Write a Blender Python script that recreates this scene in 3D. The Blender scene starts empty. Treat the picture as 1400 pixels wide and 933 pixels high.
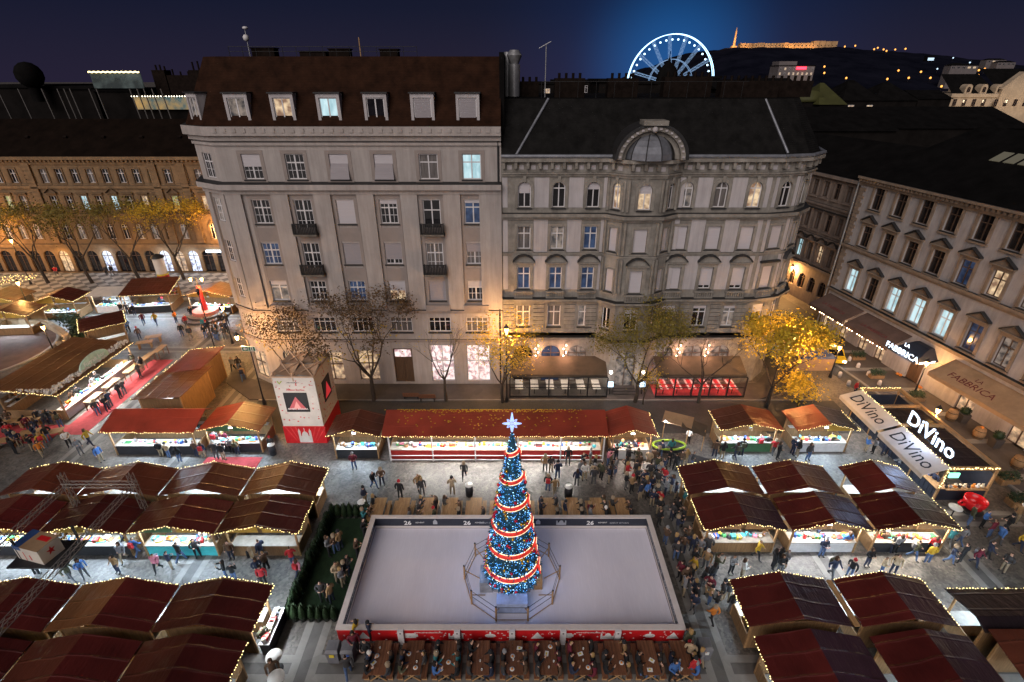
import bpy, bmesh, math, random
from mathutils import Vector, Matrix
R = math.radians
PI = math.pi
rnd = random.Random(7)
scene = bpy.context.scene
COL = scene.collection

# ------------------------------------------------------------------ camera
CAM_H = 28.0
PITCH = R(27.35)
cam_d = bpy.data.cameras.new('camera')
cam_d.lens = 18.0; cam_d.sensor_width = 36.0
cam_d.clip_start = 0.5; cam_d.clip_end = 6000
cam = bpy.data.objects.new('camera', cam_d)
cam.location = (0, 0, CAM_H)
cam.rotation_euler = (R(90) - PITCH, 0, 0)
COL.objects.link(cam); scene.camera = cam

def ray(px, py):
    d, v = px - 700.0, py - 466.5
    return d, 700*math.cos(PITCH) - v*math.sin(PITCH), -(700*math.sin(PITCH) + v*math.cos(PITCH))
def G(px, py, z=0.0):
    """ground position of a point read off a survey picture"""
    x, y, w = ray(px, py); k = (z - CAM_H)/w
    return x*k, y*k
def P(px, py, Y):
    x, y, w = ray(px, py); k = Y/y
    return x*k, CAM_H + w*k

# ------------------------------------------------------------------ objects
def tag(o, label=None, cat=None, group=None, kind=None):
    if label: o['label'] = label
    if cat: o['category'] = cat
    if group: o['group'] = group
    if kind: o['kind'] = kind
    return o
def thing(name, label, cat, loc=(0, 0, 0), rz=0.0, group=None):
    o = bpy.data.objects.new(name, None)
    o.empty_display_size = 0.2
    COL.objects.link(o); o.location = loc; o.rotation_euler = (0, 0, rz)
    return tag(o, label, cat, group)
def origin_of(o):
    v = Vector((0, 0, 0))
    while o is not None:
        v += o.location; o = o.parent
    return v
def place(name, mesh, parent=None, loc=(0, 0, 0), rz=0.0, scale=None):
    o = bpy.data.objects.new(name, mesh); COL.objects.link(o)
    o.location = loc; o.rotation_euler = (0, 0, rz)
    if scale: o.scale = scale
    if parent is not None: o.parent = parent
    return o
def put(name, mesh, parent, world, rz=0.0, scale=None):
    """child at a world position under a parent that has no rotation"""
    return place(name, mesh, parent, Vector(world) - origin_of(parent), rz, scale)
def dup(root, loc, rz=None, label=None, group=None):
    r = root.copy(); COL.objects.link(r); r.location = loc
    if rz is not None: r.rotation_euler = (0, 0, rz)
    if label: r['label'] = label
    if group: r['group'] = group
    for ch in list(root.children):
        c = ch.copy(); COL.objects.link(c); c.parent = r
        for g in list(ch.children):
            d = g.copy(); COL.objects.link(d); d.parent = c
    return r

class MB:
    def __init__(self): self.v = []; self.f = []; self.m = []; self.s = []
    def add(self, vs, fs, m=0, smooth=False):
        b = len(self.v); self.v.extend([tuple(p) for p in vs])
        for f in fs:
            self.f.append(tuple(b+i for i in f)); self.m.append(m); self.s.append(smooth)
        return self
    def quad(self, a, b, c, d, m=0): return self.add((a, b, c, d), ((0, 1, 2, 3),), m)
    def tri(self, a, b, c, m=0): return self.add((a, b, c), ((0, 1, 2),), m)
    BF = ((0, 3, 2, 1), (4, 5, 6, 7), (0, 1, 5, 4), (1, 2, 6, 5), (2, 3, 7, 6), (3, 0, 4, 7))
    def box(self, x0, x1, y0, y1, z0, z1, m=0):
        return self.add(((x0, y0, z0), (x1, y0, z0), (x1, y1, z0), (x0, y1, z0), (x0, y0, z1), (x1, y0, z1), (x1, y1, z1), (x0, y1, z1)), self.BF, m)
    def rbox(self, c, sx, sy, sz, rz=0.0, m=0, rx=0.0, ry=0.0):
        M = Matrix.Translation(c) @ Matrix.Rotation(rz, 4, 'Z') @ Matrix.Rotation(ry, 4, 'Y') @ Matrix.Rotation(rx, 4, 'X')
        vs = [M @ Vector((a*sx/2, b*sy/2, d*sz/2)) for d in (-1, 1) for a, b in ((-1, -1), (1, -1), (1, 1), (-1, 1))]
        return self.add(vs, self.BF, m)
    def hexa(self, bottom, top, m=0):
        return self.add(list(bottom)+list(top), self.BF, m)
    def prism(self, poly, z0, z1, m=0):
        n = len(poly)
        vs = [(p[0], p[1], z0) for p in poly] + [(p[0], p[1], z1) for p in poly]
        fs = [tuple(range(n-1, -1, -1)), tuple(range(n, 2*n))] + [(i, (i+1) % n, n+(i+1) % n, n+i) for i in range(n)]
        return self.add(vs, fs, m)
    def extrude(self, poly3, vec, m=0, smooth=False):
        n = len(poly3); vec = Vector(vec)
        vs = [Vector(p) for p in poly3]; vs += [p+vec for p in vs]
        fs = [tuple(range(n-1, -1, -1)), tuple(range(n, 2*n))] + [(i, (i+1) % n, n+(i+1) % n, n+i) for i in range(n)]
        return self.add(vs, fs, m, smooth)
    def tube(self, p0, p1, r0, r1=None, n=6, m=0, smooth=True, caps=True):
        p0, p1 = Vector(p0), Vector(p1); r1 = r0 if r1 is None else r1
        d = (p1-p0)
        if d.length < 1e-6: return self
        d.normalize(); a = d.orthogonal().normalized(); b = d.cross(a)
        vs = []
        for p, r in ((p0, r0), (p1, r1)):
            for i in range(n):
                t = 2*PI*i/n; vs.append(p + (a*math.cos(t)+b*math.sin(t))*r)
        self.add(vs, [(i, (i+1) % n, n+(i+1) % n, n+i) for i in range(n)], m, smooth)
        if caps: self.add(vs, (tuple(range(n-1, -1, -1)), tuple(range(n, 2*n))), m)
        return self
    def path(self, pts, r, n=6, m=0, closed=False):
        for a, b in zip(pts, list(pts[1:]) + ([pts[0]] if closed else [])): self.tube(a, b, r, n=n, m=m)
        return self
    def lathe(self, prof, c=(0, 0, 0), n=12, m=0, smooth=True, a0=0.0, a1=2*PI):
        full = abs(a1-a0-2*PI) < 1e-6; k = n if full else n+1
        vs = []
        for r, z in prof:
            for i in range(k):
                t = a0+(a1-a0)*i/n; vs.append((c[0]+r*math.cos(t), c[1]+r*math.sin(t), c[2]+z))
        fs = []
        for j in range(len(prof)-1):
            for i in range(n):
                i2 = (i+1) % k
                fs.append((j*k+i, j*k+i2, (j+1)*k+i2, (j+1)*k+i))
        return self.add(vs, fs, m, smooth)
    def ball(self, c, r, n=8, m=0, sz=1.0):
        prof = [(r*math.sin(PI*j/(n//2+1)), -r*sz*math.cos(PI*j/(n//2+1))) for j in range(n//2+2)]
        return self.lathe(prof, c, n, m)
    def octa(self, c, r, m=0):
        x, y, z = c
        return self.add(((x+r, y, z), (x, y+r, z), (x-r, y, z), (x, y-r, z), (x, y, z+r), (x, y, z-r)),
                        ((0, 1, 4), (1, 2, 4), (2, 3, 4), (3, 0, 4), (1, 0, 5), (2, 1, 5), (3, 2, 5), (0, 3, 5)), m)
    def mesh(self, name, mats, off=None):
        me = bpy.data.meshes.new(name)
        if off is not None: self.v = [(p[0]-off[0], p[1]-off[1], p[2]-off[2]) for p in self.v]
        me.from_pydata(self.v, [], self.f)
        for mt in (mats if isinstance(mats, (list, tuple)) else [mats]): me.materials.append(mt)
        me.polygons.foreach_set('material_index', self.m)
        me.polygons.foreach_set('use_smooth', self.s)
        me.update()
        return me
    def build(self, name, mats, parent=None, loc=None):
        """world-space vertices: stored relative to the parent (or to loc when top-level)"""
        off = origin_of(parent) if parent is not None else Vector(loc or (0, 0, 0))
        me = self.mesh(name, mats, off)
        o = bpy.data.objects.new(name, me); COL.objects.link(o)
        if parent is not None: o.parent = parent
        elif loc: o.location = loc
        return o

# ------------------------------------------------------------------ materials
def new_mat(name):
    m = bpy.data.materials.new(name); m.use_nodes = True
    nt = m.node_tree; nt.nodes.clear()
    out = nt.nodes.new('ShaderNodeOutputMaterial')
    b = nt.nodes.new('ShaderNodeBsdfPrincipled')
    nt.links.new(b.outputs[0], out.inputs[0])
    return m, nt, b
def N(nt, t, **kw):
    n = nt.nodes.new(t)
    for k, v in kw.items():
        if k in n.inputs: n.inputs[k].default_value = v
        else: setattr(n, k, v)
    return n
def rgb(c): return (c[0], c[1], c[2], 1.0)
def mat(name, c, rough=0.8, var=0.25, scale=2.0, c2=None, bump=0.0, bscale=None, metal=0.0, stretch=(1, 1, 1), spec=0.4, tint=0.0, detail=6):
    """surface with broad colour mottling, finer grain and bump; tint: random brightness per object"""
    m, nt, b = new_mat(name)
    tc = N(nt, 'ShaderNodeTexCoord'); mp = N(nt, 'ShaderNodeMapping'); mp.inputs['Scale'].default_value = stretch
    nt.links.new(tc.outputs['Object'], mp.inputs[0])
    no = N(nt, 'ShaderNodeTexNoise', Scale=scale, Detail=detail, Roughness=0.65)
    nt.links.new(mp.outputs[0], no.inputs['Vector'])
    rp = N(nt, 'ShaderNodeValToRGB')
    lo = c2 if c2 else tuple(x*(1-var) for x in c); hi = c if c2 else tuple(min(1, x*(1+var)) for x in c)
    rp.color_ramp.elements[0].position = 0.32; rp.color_ramp.elements[1].position = 0.68
    rp.color_ramp.elements[0].color = rgb(lo); rp.color_ramp.elements[1].color = rgb(hi)
    nt.links.new(no.outputs['Fac'], rp.inputs[0])
    src = rp.outputs[0]
    if tint:
        oi = N(nt, 'ShaderNodeObjectInfo'); mr = N(nt, 'ShaderNodeMapRange'); mr.inputs['To Min'].default_value = 1-tint; mr.inputs['To Max'].default_value = 1+tint
        nt.links.new(oi.outputs['Random'], mr.inputs[0])
        mx = N(nt, 'ShaderNodeMix', data_type='RGBA', blend_type='MULTIPLY'); mx.inputs['Factor'].default_value = 1
        nt.links.new(src, mx.inputs['A']); nt.links.new(mr.outputs[0], mx.inputs['B']); src = mx.outputs['Result']
    nt.links.new(src, b.inputs['Base Color'])
    b.inputs['Roughness'].default_value = rough; b.inputs['Metallic'].default_value = metal; b.inputs['Specular IOR Level'].default_value = spec
    if bump:
        n2 = N(nt, 'ShaderNodeTexNoise', Scale=bscale or scale*6, Detail=4, Roughness=0.6); nt.links.new(mp.outputs[0], n2.inputs['Vector'])
        bp = N(nt, 'ShaderNodeBump', Strength=bump, Distance=0.05); nt.links.new(n2.outputs['Fac'], bp.inputs['Height']); nt.links.new(bp.outputs[0], b.inputs['Normal'])
    return m
def emit(name, c, strength, var=0.0, scale=3.0, sample=True, base=(0.1, 0.1, 0.1), c2=None, stretch=(1, 1, 1), offset_per_object=False):
    m, nt, b = new_mat(name)
    b.inputs['Base Color'].default_value = rgb(base); b.inputs['Roughness'].default_value = 0.4
    b.inputs['Emission Color'].default_value = rgb(c); b.inputs['Emission Strength'].default_value = strength
    if var or c2:
        tc = N(nt, 'ShaderNodeTexCoord'); mp = N(nt, 'ShaderNodeMapping'); mp.inputs['Scale'].default_value = stretch
        nt.links.new(tc.outputs['Object'], mp.inputs[0]); vec = mp.outputs[0]
        no = N(nt, 'ShaderNodeTexNoise', Scale=scale, Detail=3)
        if offset_per_object:
            oi = N(nt, 'ShaderNodeObjectInfo'); ml = N(nt, 'ShaderNodeMath', operation='MULTIPLY'); ml.inputs[1].default_value = 40
            nt.links.new(oi.outputs['Random'], ml.inputs[0]); no.noise_dimensions = '4D'; nt.links.new(ml.outputs[0], no.inputs['W'])
        nt.links.new(vec, no.inputs['Vector'])
        rp = N(nt, 'ShaderNodeValToRGB'); rp.color_ramp.elements[0].position = 0.38; rp.color_ramp.elements[1].position = 0.62
        rp.color_ramp.elements[0].color = rgb(c2 if c2 else tuple(x*(1-var) for x in c)); rp.color_ramp.elements[1].color = rgb(c)
        nt.links.new(no.outputs['Fac'], rp.inputs[0]); nt.links.new(rp.outputs[0], b.inputs['Emission Color'])
    if not sample: m.cycles.emission_sampling = 'NONE'
    return m

M = {}
# masonry
M['stucco'] = mat('pale_stucco', (0.40, 0.355, 0.335), 0.9, 0.10, 0.35, bump=0.15, bscale=14, c2=(0.32, 0.28, 0.262))
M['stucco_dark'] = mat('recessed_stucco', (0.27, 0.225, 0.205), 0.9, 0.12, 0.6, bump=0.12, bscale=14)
M['stone'] = mat('weathered_limestone', (0.30, 0.272, 0.24), 0.92, 0.3, 0.9, bump=0.4, bscale=5, c2=(0.155, 0.138, 0.12))
M['stone_dark'] = mat('sooty_limestone', (0.15, 0.13, 0.108), 0.92, 0.35, 1.4, bump=0.4, bscale=6)
M['plaster'] = mat('pale_lilac_plaster', (0.42, 0.385, 0.39), 0.9, 0.08, 0.7, bump=0.08, bscale=18)
M['ochre'] = mat('ochre_render', (0.25, 0.16, 0.085), 0.9, 0.25, 0.8, bump=0.3, bscale=5, c2=(0.16, 0.10, 0.055))
M['ochre_dark'] = mat('ochre_stone_trim', (0.15, 0.095, 0.052), 0.9, 0.3, 1.0, bump=0.3, bscale=6)
M['grey_plaster'] = mat('grey_lilac_render', (0.42, 0.385, 0.38), 0.9, 0.15, 0.5, bump=0.15, bscale=10, c2=(0.32, 0.29, 0.285))
M['brown_stone'] = mat('brown_sandstone_trim', (0.23, 0.17, 0.125), 0.9, 0.25, 1.2, bump=0.3, bscale=8)
M['dim_brown'] = mat('dim_brown_render', (0.21, 0.165, 0.14), 0.9, 0.25, 0.7, bump=0.25, bscale=7)
M['zinc'] = mat('dark_zinc_flashing', (0.022, 0.021, 0.022), 0.6, 0.3, 2.0, metal=0.0)
M['zinc_pale'] = mat('pale_zinc_sheet', (0.20, 0.205, 0.23), 0.45, 0.25, 1.5, metal=0.4)
# roofs
def tile_roof(name, c, row=0.3, bumps=0.6):
    m = mat(name, c, 0.85, 0.45, 1.1, spec=0.08)
    nt = m.node_tree; b = [n for n in nt.nodes if n.type == 'BSDF_PRINCIPLED'][0]
    tc = [n for n in nt.nodes if n.type == 'TEX_COORD'][0]
    w = N(nt, 'ShaderNodeTexWave', Scale=1.0/row/2, Distortion=0.6, bands_direction='Z'); w.inputs['Detail Scale'].default_value = 3
    nt.links.new(tc.outputs['Object'], w.inputs['Vector'])
    bp = N(nt, 'ShaderNodeBump', Strength=bumps, Distance=0.05); nt.links.new(w.outputs['Fac'], bp.inputs['Height']); nt.links.new(bp.outputs[0], b.inputs['Normal'])
    return m
M['tile_brown'] = tile_roof('brown_roof_tile', (0.025, 0.0102, 0.0055))
M['slate'] = tile_roof('dark_slate', (0.0105, 0.0098, 0.0095), 0.25)
M['roof_black'] = mat('unlit_roof', (0.006, 0.0054, 0.0054), 0.9, 0.4, 0.6, spec=0.05)
M['roof_darkbrown'] = mat('dark_brown_roof', (0.0085, 0.005, 0.0035), 0.9, 0.4, 0.6, spec=0.05)
M['chimney'] = mat('sooty_brick', (0.012, 0.008, 0.0065), 0.95, 0.4, 2.0, spec=0.05)
# joinery and glass
M['white_paint'] = mat('white_window_paint', (0.62, 0.59, 0.60), 0.5, 0.08, 4)
M['brown_paint'] = mat('brown_window_paint', (0.09, 0.055, 0.038), 0.5, 0.2, 4)
M['blind'] = mat('rolled_shutter', (0.50, 0.46, 0.48), 0.6, 0.06, 3, bump=0.9, bscale=5, stretch=(0.05, 0.05, 4))
M['blind_dark'] = mat('grey_rolled_shutter', (0.30, 0.27, 0.285), 0.6, 0.08, 3, bump=0.9, bscale=5, stretch=(0.05, 0.05, 4))
M['iron'] = mat('wrought_iron', (0.012, 0.011, 0.012), 0.5, 0.3, 6)
M['door_wood'] = mat('stained_door_wood', (0.10, 0.055, 0.03), 0.5, 0.3, 3, stretch=(6, 6, 0.6))
def glass(name, c, ecol=(0, 0, 0), est=0.0, **kw):
    m = emit(name, ecol, est, base=c, **kw) if est else mat(name, c, 0.12, 0.5, 1.2)
    b = [n for n in m.node_tree.nodes if n.type == 'BSDF_PRINCIPLED'][0]
    b.inputs['Roughness'].default_value = 0.08; b.inputs['Specular IOR Level'].default_value = 0.6
    return m
M['g_dark'] = glass('dark_window_glass', (0.012, 0.011, 0.013))
M['g_curtain'] = mat('glass_with_drawn_curtain', (0.13, 0.115, 0.11), 0.3, 0.5, 3.0, stretch=(5, 5, 0.3))
M['g_blue'] = glass('blue_glow_glass', (0.02, 0.03, 0.06), (0.06, 0.10, 0.20), 0.5, c2=(0.01, 0.02, 0.05), scale=1.6, sample=False, offset_per_object=True)
M['g_cool'] = glass('cool_lit_glass', (0.1, 0.1, 0.1), (0.62, 0.86, 0.92), 1.0, c2=(0.30, 0.52, 0.58), scale=1.8, stretch=(1, 1, 0.4), sample=False, offset_per_object=True)
M['g_warm'] = glass('warm_lit_glass', (0.1, 0.1, 0.1), (0.95, 0.70, 0.42), 0.9, c2=(0.25, 0.13, 0.07), scale=1.8, sample=False, offset_per_object=True)
M['g_green'] = glass('greenish_lit_glass', (0.1, 0.1, 0.1), (0.55, 0.60, 0.26), 0.8, c2=(0.25, 0.28, 0.10), scale=1.5, sample=False, offset_per_object=True)
M['g_dim'] = glass('dim_lit_glass', (0.06, 0.06, 0.06), (0.42, 0.33, 0.27), 0.6, c2=(0.03, 0.03, 0.035), scale=2.0, sample=False, offset_per_object=True)
M['g_shop'] = emit('lit_shop_display', (1.0, 0.86, 0.82), 1.3, c2=(0.35, 0.18, 0.2), scale=2.6, base=(0.2, 0.2, 0.2), offset_per_object=True)
M['g_shop_warm'] = emit('warm_lit_shop_display', (1.0, 0.68, 0.38), 0.75, c2=(0.12, 0.05, 0.03), scale=2.2, base=(0.2, 0.2, 0.2), offset_per_object=True)
M['g_shop_blue'] = emit('cool_lit_shop_display', (0.75, 0.85, 1.0), 1.5, c2=(0.10, 0.12, 0.22), scale=2.2, base=(0.2, 0.2, 0.2), offset_per_object=True)
# market
def roof_sheet(name, c, rough=0.33, bump=0.8):
    m, nt, b = new_mat(name)
    tc = N(nt, 'ShaderNodeTexCoord'); mp = N(nt, 'ShaderNodeMapping'); mp.inputs['Scale'].default_value = (1.0, 0.28, 1.0)
    nt.links.new(tc.outputs['Object'], mp.inputs[0])
    oi = N(nt, 'ShaderNodeObjectInfo'); ml = N(nt, 'ShaderNodeMath', operation='MULTIPLY'); ml.inputs[1].default_value = 50
    nt.links.new(oi.outputs['Random'], ml.inputs[0])
    no = N(nt, 'ShaderNodeTexNoise', Scale=2.6, Detail=6, Roughness=0.6, noise_dimensions='4D'); nt.links.new(mp.outputs[0], no.inputs['Vector']); nt.links.new(ml.outputs[0], no.inputs['W'])
    big = N(nt, 'ShaderNodeTexNoise', Scale=0.5, Detail=5, noise_dimensions='4D'); nt.links.new(tc.outputs['Object'], big.inputs['Vector']); nt.links.new(ml.outputs[0], big.inputs['W'])
    rp = N(nt, 'ShaderNodeValToRGB'); rp.color_ramp.elements[0].position = 0.3; rp.color_ramp.elements[1].position = 0.75
    rp.color_ramp.elements[0].color = rgb(tuple(x*0.65 for x in c)); rp.color_ramp.elements[1].color = rgb(tuple(x*1.3 for x in c))
    nt.links.new(big.outputs['Fac'], rp.inputs[0])
    mr = N(nt, 'ShaderNodeMapRange'); mr.inputs['To Min'].default_value = 0.75; mr.inputs['To Max'].default_value = 1.3; nt.links.new(oi.outputs['Random'], mr.inputs[0])
    mx = N(nt, 'ShaderNodeMix', data_type='RGBA', blend_type='MULTIPLY'); mx.inputs['Factor'].default_value = 1
    nt.links.new(rp.outputs[0], mx.inputs['A']); nt.links.new(mr.outputs[0], mx.inputs['B']); nt.links.new(mx.outputs['Result'], b.inputs['Base Color'])
    # seams every metre or so across the sheet, plus wrinkles
    sp = N(nt, 'ShaderNodeTexWave', Scale=0.30, Distortion=1.6, bands_direction='Y'); va = N(nt, 'ShaderNodeVectorMath', operation='ADD'); nt.links.new(tc.outputs['Object'], va.inputs[0]); nt.links.new(ml.outputs[0], va.inputs[1]); nt.links.new(va.outputs[0], sp.inputs['Vector'])
    se = N(nt, 'ShaderNodeMath', operation='POWER'); se.inputs[1].default_value = 40; nt.links.new(sp.outputs['Fac'], se.inputs[0])
    ad = N(nt, 'ShaderNodeMath', operation='MULTIPLY_ADD'); ad.inputs[1].default_value = 0.28; nt.links.new(se.outputs[0], ad.inputs[0]); nt.links.new(no.outputs['Fac'], ad.inputs[2])
    bp = N(nt, 'ShaderNodeBump', Strength=bump, Distance=0.12); nt.links.new(ad.outputs[0], bp.inputs['Height']); nt.links.new(bp.outputs[0], b.inputs['Normal'])
    b.inputs['Roughness'].default_value = rough; b.inputs['Specular IOR Level'].default_value = 0.5
    return m
M['sheet_red'] = roof_sheet('wine_red_sheeting', (0.078, 0.012, 0.010))
M['sheet_brown'] = roof_sheet('brown_red_sheeting', (0.088, 0.024, 0.013))
M['sheet_bright'] = roof_sheet('brick_red_sheeting', (0.26, 0.038, 0.021), 0.45, 0.35)
M['sheet_tan'] = roof_sheet('tan_brown_sheeting', (0.15, 0.062, 0.024), 0.36, 0.9)
M['sheet_black'] = roof_sheet('black_tarpaulin', (0.022, 0.013, 0.017), 0.4, 0.7)
M['wood'] = mat('pale_pine_boards', (0.36, 0.21, 0.095), 0.6, 0.3, 1.6, stretch=(8, 1, 8), bump=0.2, bscale=6, tint=0.12)
M['wood_wall'] = mat('stall_wall_boards', (0.24, 0.14, 0.065), 0.7, 0.3, 1.6, stretch=(10, 10, 0.8), bump=0.3, bscale=6, tint=0.15)
M['wood_dark'] = mat('reddish_stained_planks', (0.16, 0.068, 0.036), 0.5, 0.35, 1.4, stretch=(9, 0.7, 9), bump=0.2, bscale=5, tint=0.2)
M['ochre_board'] = mat('ochre_gable_board', (0.42, 0.27, 0.045), 0.6, 0.2, 2, tint=0.2)
M['green_board'] = mat('green_gable_board', (0.05, 0.13, 0.06), 0.6, 0.2, 2)
M['white_board'] = mat('white_counter_panel', (0.66, 0.66, 0.66), 0.5, 0.12, 3, tint=0.1)
M['sheet_blue_sheen'] = roof_sheet('blue_sheen_sheeting', (0.040, 0.018, 0.030), 0.3, 0.9)  # bluish sheen of the right-hand slopes put into the sheet colour
M['counter_top'] = mat('pale_counter_top', (0.34, 0.30, 0.25), 0.5, 0.2, 3, tint=0.4)
M['pipe'] = mat('dim_pipe_steel', (0.10, 0.09, 0.085), 0.5)
M['black_board'] = mat('black_counter_panel', (0.018, 0.018, 0.022), 0.5, 0.3, 3)
M['teal_board'] = mat('turquoise_counter_cloth', (0.05, 0.42, 0.45), 0.6, 0.15, 3)
M['red_board'] = mat('red_counter_panel', (0.40, 0.03, 0.025), 0.5, 0.2, 3)
M['grey_metal'] = mat('galvanised_steel', (0.36, 0.36, 0.37), 0.4, 0.2, 3, metal=0.6)
M['truss'] = mat('dull_truss_aluminium', (0.30, 0.28, 0.26), 0.45, 0.2, 5, metal=0.5)
M['dark_metal'] = mat('dark_painted_steel', (0.02, 0.02, 0.021), 0.45, 0.3, 4)
M['fairy'] = emit('warm_fairy_bulb', (1.0, 0.78, 0.32), 4.2, base=(0.5, 0.4, 0.2))
M['fairy_white'] = emit('white_fairy_bulb', (1.0, 0.9, 0.7), 4.5, base=(0.5, 0.5, 0.5))
M['tube_lamp'] = emit('white_stall_lamp', (0.92, 0.96, 1.0), 14.0, base=(0.8, 0.8, 0.8))
M['lamp_glow'] = emit('sodium_lantern_glass', (1.0, 0.50, 0.13), 30.0, base=(0.8, 0.6, 0.4))
M['warm_bulb'] = emit('warm_bulb_glass', (1.0, 0.62, 0.36), 22.0, base=(0.8, 0.6, 0.4))
M['cool_letter'] = emit('cool_white_letter', (0.62, 0.80, 1.0), 2.2, base=(0.8, 0.8, 0.8))
M['blue_screen'] = emit('blue_screen', (0.15, 0.45, 1.0), 4.0)
M['carpet'] = mat('red_carpet', (0.42, 0.055, 0.06), 0.95, 0.2, 3)
M['carpet_green'] = mat('green_carpet', (0.013, 0.033, 0.012), 0.95, 0.3, 3)
M['white_fabric'] = mat('off_white_canvas', (0.62, 0.57, 0.52), 0.8, 0.08, 1.5, bump=0.1)
M['canvas_tan'] = mat('tan_awning_canvas', (0.33, 0.21, 0.12), 0.85, 0.2, 0.7, bump=0.1)
M['canvas_brown'] = mat('faded_maroon_awning_canvas', (0.115, 0.07, 0.055), 0.85, 0.25, 0.7, bump=0.1)
M['canvas_dark'] = mat('dark_brown_awning', (0.085, 0.062, 0.042), 0.85, 0.25, 0.8, bump=0.1)
M['letter_dark'] = mat('dark_print', (0.02, 0.02, 0.022), 0.7, 0.1)
M['letter_maroon'] = mat('maroon_print', (0.13, 0.018, 0.02), 0.7, 0.1)
M['letter_white'] = mat('white_print', (0.75, 0.74, 0.73), 0.6, 0.05)
M['letter_grey'] = mat('pale_grey_print', (0.36, 0.37, 0.40), 0.6, 0.05)
M['red_print'] = mat('red_banner', (0.55, 0.012, 0.016), 0.5, 0.12, 2.5)
M['navy_print'] = mat('navy_banner', (0.022, 0.026, 0.040), 0.5, 0.15, 2)
M['ice'] = mat('scuffed_ice', (0.84, 0.81, 0.90), 0.35, 0.05, 0.35, c2=(0.74, 0.71, 0.81), bump=0.05, bscale=5, spec=0.5, stretch=(1, 0.35, 1))
[n for n in M['ice'].node_tree.nodes if n.type == 'BSDF_PRINCIPLED'][0].inputs['Roughness'].default_value = 0.2
M['rail_white'] = mat('rink_rail_plastic', (0.60, 0.54, 0.52), 0.5, 0.06, 3)
M['teracotta'] = mat('terracotta', (0.30, 0.12, 0.06), 0.8, 0.2, 4)
M['grey_plastic'] = mat('grey_bin_plastic', (0.14, 0.14, 0.155), 0.5, 0.15, 4)
M['white_top'] = mat('white_table_top', (0.66, 0.65, 0.62), 0.4, 0.05, 4)
M['red_gloss'] = mat('glossy_red_paint', (0.62, 0.015, 0.02), 0.2, 0.1, 3)
M['bark'] = mat('tree_bark', (0.055, 0.042, 0.032), 0.95, 0.4, 3, bump=0.6, stretch=(3, 3, 0.6))
def leaf(name, c, c2):
    m = mat(name, c, 0.6, 0.3, 1.1, c2=c2)
    b = [n for n in m.node_tree.nodes if n.type == 'BSDF_PRINCIPLED'][0]
    return m
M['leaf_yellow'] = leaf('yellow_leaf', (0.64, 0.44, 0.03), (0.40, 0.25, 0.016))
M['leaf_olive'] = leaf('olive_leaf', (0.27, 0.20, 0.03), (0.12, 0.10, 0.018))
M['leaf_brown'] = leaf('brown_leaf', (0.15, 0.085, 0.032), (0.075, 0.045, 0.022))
M['leaf_dark'] = leaf('dark_evergreen', (0.026, 0.052, 0.017), (0.010, 0.024, 0.008))

# blade scratches in the ice: fine pale streaks in two directions
nt = M['ice'].node_tree; b = [n for n in nt.nodes if n.type == 'BSDF_PRINCIPLED'][0]; tc = [n for n in nt.nodes if n.type == 'TEX_COORD'][0]; src = b.inputs['Base Color'].links[0].from_socket
for rot, st in ((12, 0.06), (-50, 0.08)):
    mp = N(nt, 'ShaderNodeMapping'); mp.inputs['Rotation'].default_value = (0, 0, R(rot)); mp.inputs['Scale'].default_value = (1, st, 1); nt.links.new(tc.outputs['Object'], mp.inputs[0])
    no = N(nt, 'ShaderNodeTexNoise', Scale=14.0, Detail=3); nt.links.new(mp.outputs[0], no.inputs['Vector'])
    mr = N(nt, 'ShaderNodeMapRange'); mr.inputs['From Min'].default_value = 0.52; mr.inputs['From Max'].default_value = 0.72; mr.inputs['To Min'].default_value = 0.99; mr.inputs['To Max'].default_value = 1.03; nt.links.new(no.outputs['Fac'], mr.inputs[0])
    mx = N(nt, 'ShaderNodeMix', data_type='RGBA', blend_type='MULTIPLY'); mx.inputs['Factor'].default_value = 1; nt.links.new(src, mx.inputs['A']); nt.links.new(mr.outputs[0], mx.inputs['B']); src = mx.outputs['Result']
nt.links.new(src, b.inputs['Base Color'])
# soot and rain streaks down the facades
for k in ('stucco', 'stone', 'plaster', 'grey_plaster', 'ochre', 'dim_brown'):
    nt = M[k].node_tree; b = [n for n in nt.nodes if n.type == 'BSDF_PRINCIPLED'][0]; tc = [n for n in nt.nodes if n.type == 'TEX_COORD'][0]; src = b.inputs['Base Color'].links[0].from_socket
    mp = N(nt, 'ShaderNodeMapping'); mp.inputs['Scale'].default_value = (1, 1, 0.09); nt.links.new(tc.outputs['Object'], mp.inputs[0])
    no = N(nt, 'ShaderNodeTexNoise', Scale=2.2, Detail=7, Roughness=0.7); nt.links.new(mp.outputs[0], no.inputs['Vector'])
    mr = N(nt, 'ShaderNodeMapRange'); mr.inputs['From Min'].default_value = 0.35; mr.inputs['From Max'].default_value = 0.65; mr.inputs['To Min'].default_value = 0.84; mr.inputs['To Max'].default_value = 1.1; nt.links.new(no.outputs['Fac'], mr.inputs[0])
    mx = N(nt, 'ShaderNodeMix', data_type='RGBA', blend_type='MULTIPLY'); mx.inputs['Factor'].default_value = 1; nt.links.new(src, mx.inputs['A']); nt.links.new(mr.outputs[0], mx.inputs['B']); nt.links.new(mx.outputs['Result'], b.inputs['Base Color'])
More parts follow.
